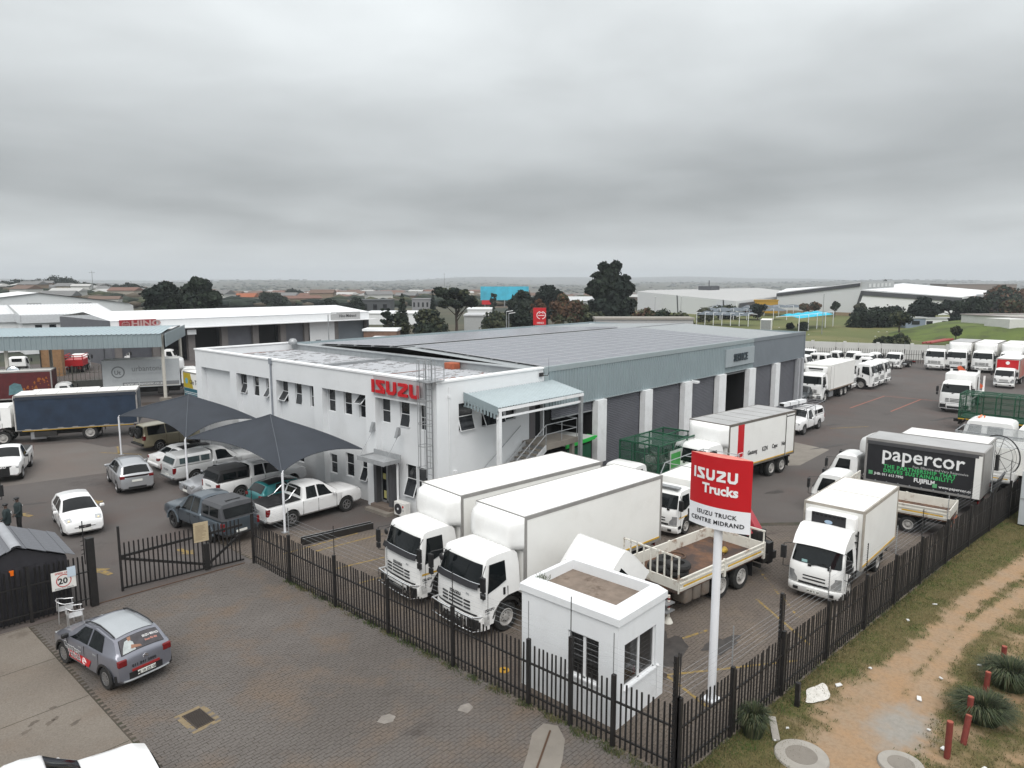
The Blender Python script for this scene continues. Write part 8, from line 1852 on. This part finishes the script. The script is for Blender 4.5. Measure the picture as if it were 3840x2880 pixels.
def stripe(p,q,o,th,nm,m_,side=.35):
 n=(q-p).cross(Vector((0,0,1))).normalized()*side;n=n if n.dot(Vector((-1,-1,0)))>0 else-n;mb=MB();up=Vector((0,0,-1));mb.poly([p+n+up*o,q+n+up*o,q+n+up*(o+th),p+n+up*(o+th)]);return part(nm,mb,m_,wh)
stripe(A,B,.35,1.15,'stripe',WHD);stripe(B+Vector((0,0,-2.6)),Cc,.3,1.5,'stripe',WHD);nrm=Vector((-.5,-.35,0));m=MB();b0=B+nrm+Vector((0,0,-2.9));bs=flat_g(pt(1845,270,670))+nrm;dx=(Cc-B).normalized()*1.1;m.poly([bs,bs+dx,b0+dx*1.2,b0]);part('stripe',m,WHD,wh)
m=MB();q=pt(1932,330,607);m.poly([B,q,q+Vector((0,0,-2.6)),B+Vector((0,0,-2.8))]);part('clerestory',m,mat('clerestory_grey',(.30,.31,.31),.6),wh);m=MB()
for k in range(6):u0,u1=.2+k*.12,.2+k*.12+.07;a,b=B.lerp(q,u0)+nrm*.4,B.lerp(q,u1)+nrm*.4;m.poly([a+Vector((0,0,-.7)),b+Vector((0,0,-.7)),b+Vector((0,0,-2.0)),a+Vector((0,0,-2.0))])
part('skylight',m,mat('skylight_pale',(.45,.46,.45),.5),wh);m=MB();m.poly([flat_g(A)+nrm*.5+Vector((0,0,0)),flat_g(B)+nrm*.5,flat_g(B)+nrm*.5+Vector((0,0,1.3)),flat_g(A)+nrm*.5+Vector((0,0,1.3))]);part('plinth',m,mat('plinth_tan',(.30,.22,.14),.8),wh)
w2=thing('warehouse','white warehouse with wide grey roof and dark window band','building',(0,0,0));A,B,D=pt(1378,300,629),pt(1592,250,648),pt(1690,320,637);R1,R2=pt(1400,420,626),pt(1640,480,621);R3=pt(1700,420,627)
m=MB();m.poly([flat_g(A),flat_g(B),B,A]);m.poly([flat_g(B),flat_g(D),D,B]);part('wall',m,WHW,w2);m=MB();m.poly([A,B,D,R3,R2,R1]);part('roof',m,WHR,w2)
wh_keep=wh;wh=w2;stripe(B.lerp(D,.04),D,.8,2.6,'window_band',WHD);
for u in(.42,.63,.82):a=B.lerp(D,u);stripe(a,B.lerp(D,u+.012),.7,2.8,'mullion',WHW,.5)
for u,l in((.44,.47),(.88,.91)):a,b=A.lerp(B,u),A.lerp(B,l);m=MB();n_=Vector((-.3,-.4,0));m.poly([a+n_,a+n_+(b-a)*.35,b+n_+Vector((0,0,-9)),b+n_-(b-a)*.35+Vector((0,0,-9))]);part('diagonal_fin',m,WHD,w2)
q=pt(1532,430,624);m=MB();m.box(q.x-5,q.x+5,q.y-4,q.y+4,q.z-1,q.z+1.8);m.cyl((q.x,q.y,q.z),(q.x,q.y,q.z+5),.3,6);part('roof_plant',m,WHD,w2)
bldg('long grey shed with pale roof on the right skyline','ridge_shed',2122,470,38,16,6,mat('ridge_shed_wall',(.23,.20,.18),.8),ROOFT,zb=2.5,rot=0,top=613);bldg('white lorry like building beside trees at the right edge','white_building',2152,330,9,4,4.2,SHW,SHR,zb=3,top=632)
for px,d,lb,col in((1612,262,'dark red shipping container by the left warehouse',(.16,.03,.03)),(1656,275,'yellow shipping container by the left warehouse',(.42,.24,.02))):bldg(lb,'shipping_container',px,d,9,2.6,3.2 if col[0]<.2 else 4.0,mat('container_'+str(px),col,.6,var=.1),mat('container_'+str(px),col,.6),cat='container',zb=0 if px<1650 else.8)
bldg('low pale cabins among the trees on the field edge','cabin',2015,212,12,3,2.2,FR_W,ROOFT,wins=3);bldg('small blue grey cabin among the trees by the field','cabin',1985,208,5,3,2.4,mat('cabin_blue',(.2,.24,.3),.7),ROOFT,wins=1)
rr=random.Random(9)
for k in range(26):
 x=rr.uniform(135,200);y=rr.uniform(28,75);m=MB();m.box(-.12,.12,-.1,.1,0,.12);tag(part('field_litter',m,MATS['litter_white'],None,loc=(x,y,0),rot=(0,0,rr.random()*6)),'white speck of litter lying far out on the green field','litter','specks of litter on the field')
# suburb and wooded valley far behind
HW=[mat('house_'+n_,c,.9,var=.08)for n_,c in(('tan',(.24,.18,.13)),('cream',(.34,.31,.26)),('brown',(.15,.10,.075)),('white',(.5,.5,.48)))];HR=[mat('tiles_'+n_,c,.9,var=.1)for n_,c in(('brown',(.13,.085,.065)),('grey',(.15,.15,.15)),('red',(.15,.08,.06)),('pale',(.40,.40,.39)))]
hw_names=['tan','cream','brown','white'];hr_names=['brown','grey','dull red','pale']
rr=random.Random(21)
def where(k):q=k if k<14 else k-14 if k<28 else k-28;return['first','second','third','fourth','fifth','sixth','seventh','eighth','ninth','tenth','eleventh','twelfth','thirteenth','fourteenth'][q]
spots=[(8+k*27+rr.uniform(-8,8),360+(k%4)*70+rr.uniform(-20,20))for k in range(14)]+[(470+k*36+rr.uniform(-12,12),380+(k%5)*90+rr.uniform(-30,30))for k in range(14)]+[(1010+k*20,620+(k%3)*160)for k in range(8)]
for k,(px,d)in enumerate(spots):
 a,b=rr.randrange(4),rr.randrange(4);side='left suburb rise' if px<400 else 'slope behind the long shed' if px<980 else 'far valley'
 bldg(f'small distant {hw_names[a]} house with {hr_names[b]} roof, {where(k)} on the {side}','house',px,d,rr.uniform(9,17),rr.uniform(7,9),rr.uniform(2.8,5.2),HW[a],HR[b],rot=rr.uniform(-40,40),pitch=rr.uniform(1.2,2.2),group='distant houses on the '+side)
bldg('distant house with a bright orange tiled roof','house',520,420,13,8,3,HW[1],mat('tiles_orange',(.28,.09,.04),.9),pitch=2,group=None)
def ico(seed):
 bm=bmesh.new();bmesh.ops.create_icosphere(bm,subdivisions=1,radius=1);r_=random.Random(seed)
 for v in bm.verts:v.co*=r_.uniform(.72,1.18);v.co.z*=.8
 V_=np.array([v.co[:]for v in bm.verts]);F_=np.array([[v.index for v in f.verts]for f in bm.faces]);bm.free();return V_,F_
ICO=[ico(k)for k in range(6)]
vs_,fs_,ms_=[],[],[];off=0;wmats=[LV['dark'],LV['deep'],LV['olive'],mat('leaf_far_brown',(.075,.06,.04),.9,var=.2)]
rg=np.random.default_rng(5)
for k in range(7500):
 u=rg.uniform()**1.2;d=345*math.exp(u*math.log(7200/345));px=rg.uniform(-60,2280)
 if px>1350 and d<520:continue
 x,y=at_dist(px,d);cl=math.sin(x*.011+2)*math.cos(y*.009)+.6*math.sin(x*.031+y*.027)
 if rg.uniform()>.45+.5*cl:continue
 s=rg.uniform(1.8,4.4)*(1+d/5000);V_,F_=ICO[k%6];zz=hill(x,y);n_cl=1 if d<900 else 2
 for q in range(n_cl):
  ox,oy=(rg.normal(size=2)*s*1.4)if q else(0,0);p=V_*np.array([s*rg.uniform(.9,1.6),s*rg.uniform(.9,1.6),s*rg.uniform(.5,.8)*(1 if d<1500 else.7)])+np.array([x+ox,y+oy,zz+s*.4]);vs_.append(p);fs_.append(F_+off);off+=len(p);ms_+=[int(rg.choice([0,1,1,2,3]))]*len(F_)
me=bpy.data.meshes.new('far_woodland');me.from_pydata(np.concatenate(vs_).tolist(),[],np.concatenate(fs_).tolist())
for m_ in wmats:me.materials.append(m_)
me.polygons.foreach_set('material_index',ms_);me.polygons.foreach_set('use_smooth',[True]*len(me.polygons));me.update();tag(link('far_woodland',me),'dark patches of bush and trees across the far valley','woodland',kind='stuff')
rg=np.random.default_rng(8);m=MB()
for k in range(420):
 px=rg.uniform(0,1400);d=rg.uniform(450,1500);x,y=at_dist(px,d);z=hill(x,y);w,dp,h=rg.uniform(5,11),rg.uniform(4,7),rg.uniform(2.2,4);a=rg.uniform(0,PI);ca,sa=math.cos(a),math.sin(a);mi=int(rg.integers(0,4))
 P=lambda u,v,zz:(x+u*ca-v*sa,y+u*sa+v*ca,z+zz)
 m.add([P(-w,-dp,-1),P(w,-dp,-1),P(w,dp,-1),P(-w,dp,-1),P(-w,-dp,h),P(w,-dp,h),P(w,dp,h),P(-w,dp,h)],[(0,1,5,4),(1,2,6,5),(2,3,7,6),(3,0,4,7)],mi);m.add([P(-w-.5,-dp-.5,h),P(w+.5,-dp-.5,h),P(w+.5,dp+.5,h),P(-w-.5,dp+.5,h),P(-w,0,h+1.8),P(w,0,h+1.8)],[(0,1,5,4),(2,3,4,5),(1,2,5),(3,0,4)],4+int(rg.integers(0,4)))
o=part('far_suburb',m,HW+HR,None,kind='stuff');tag(o,'mass of tiny brown and cream houses in the far suburb','houses')
for px,d,h,lb in((960-0,900,26,'thin lattice mast far off in the valley'),(200,480,14,'thin power pole among the left ridge trees')):
 x,y=td(px,d);t=thing('mast',lb,'mast',(x,y,hill(x,y)));m=MB();m.cyl((0,0,0),(0,0,h),.5 if d>600 else.2,5,r2=.12);m.box(-1.6,1.6,-.1,.1,h-1.2,h-1);part('pole',m,STEEL,t)
# air
hz=MB();hz.box(-8900,8900,-8900,8900,-60,130)
hm=bpy.data.materials.new('haze');hm.use_nodes=True;nt=hm.node_tree;nt.nodes.clear();vo=nt.nodes.new('ShaderNodeVolumePrincipled');vo.inputs['Density'].default_value=2.3e-4;vo.inputs['Color'].default_value=(.90,.95,1,1);vo.inputs['Anisotropy'].default_value=.1
om=nt.nodes.new('ShaderNodeOutputMaterial');nt.links.new(vo.outputs[0],om.inputs['Volume']);o=part('haze',hz,hm,None,kind='stuff');tag(o,'thin pale air that fades the far valley','haze')
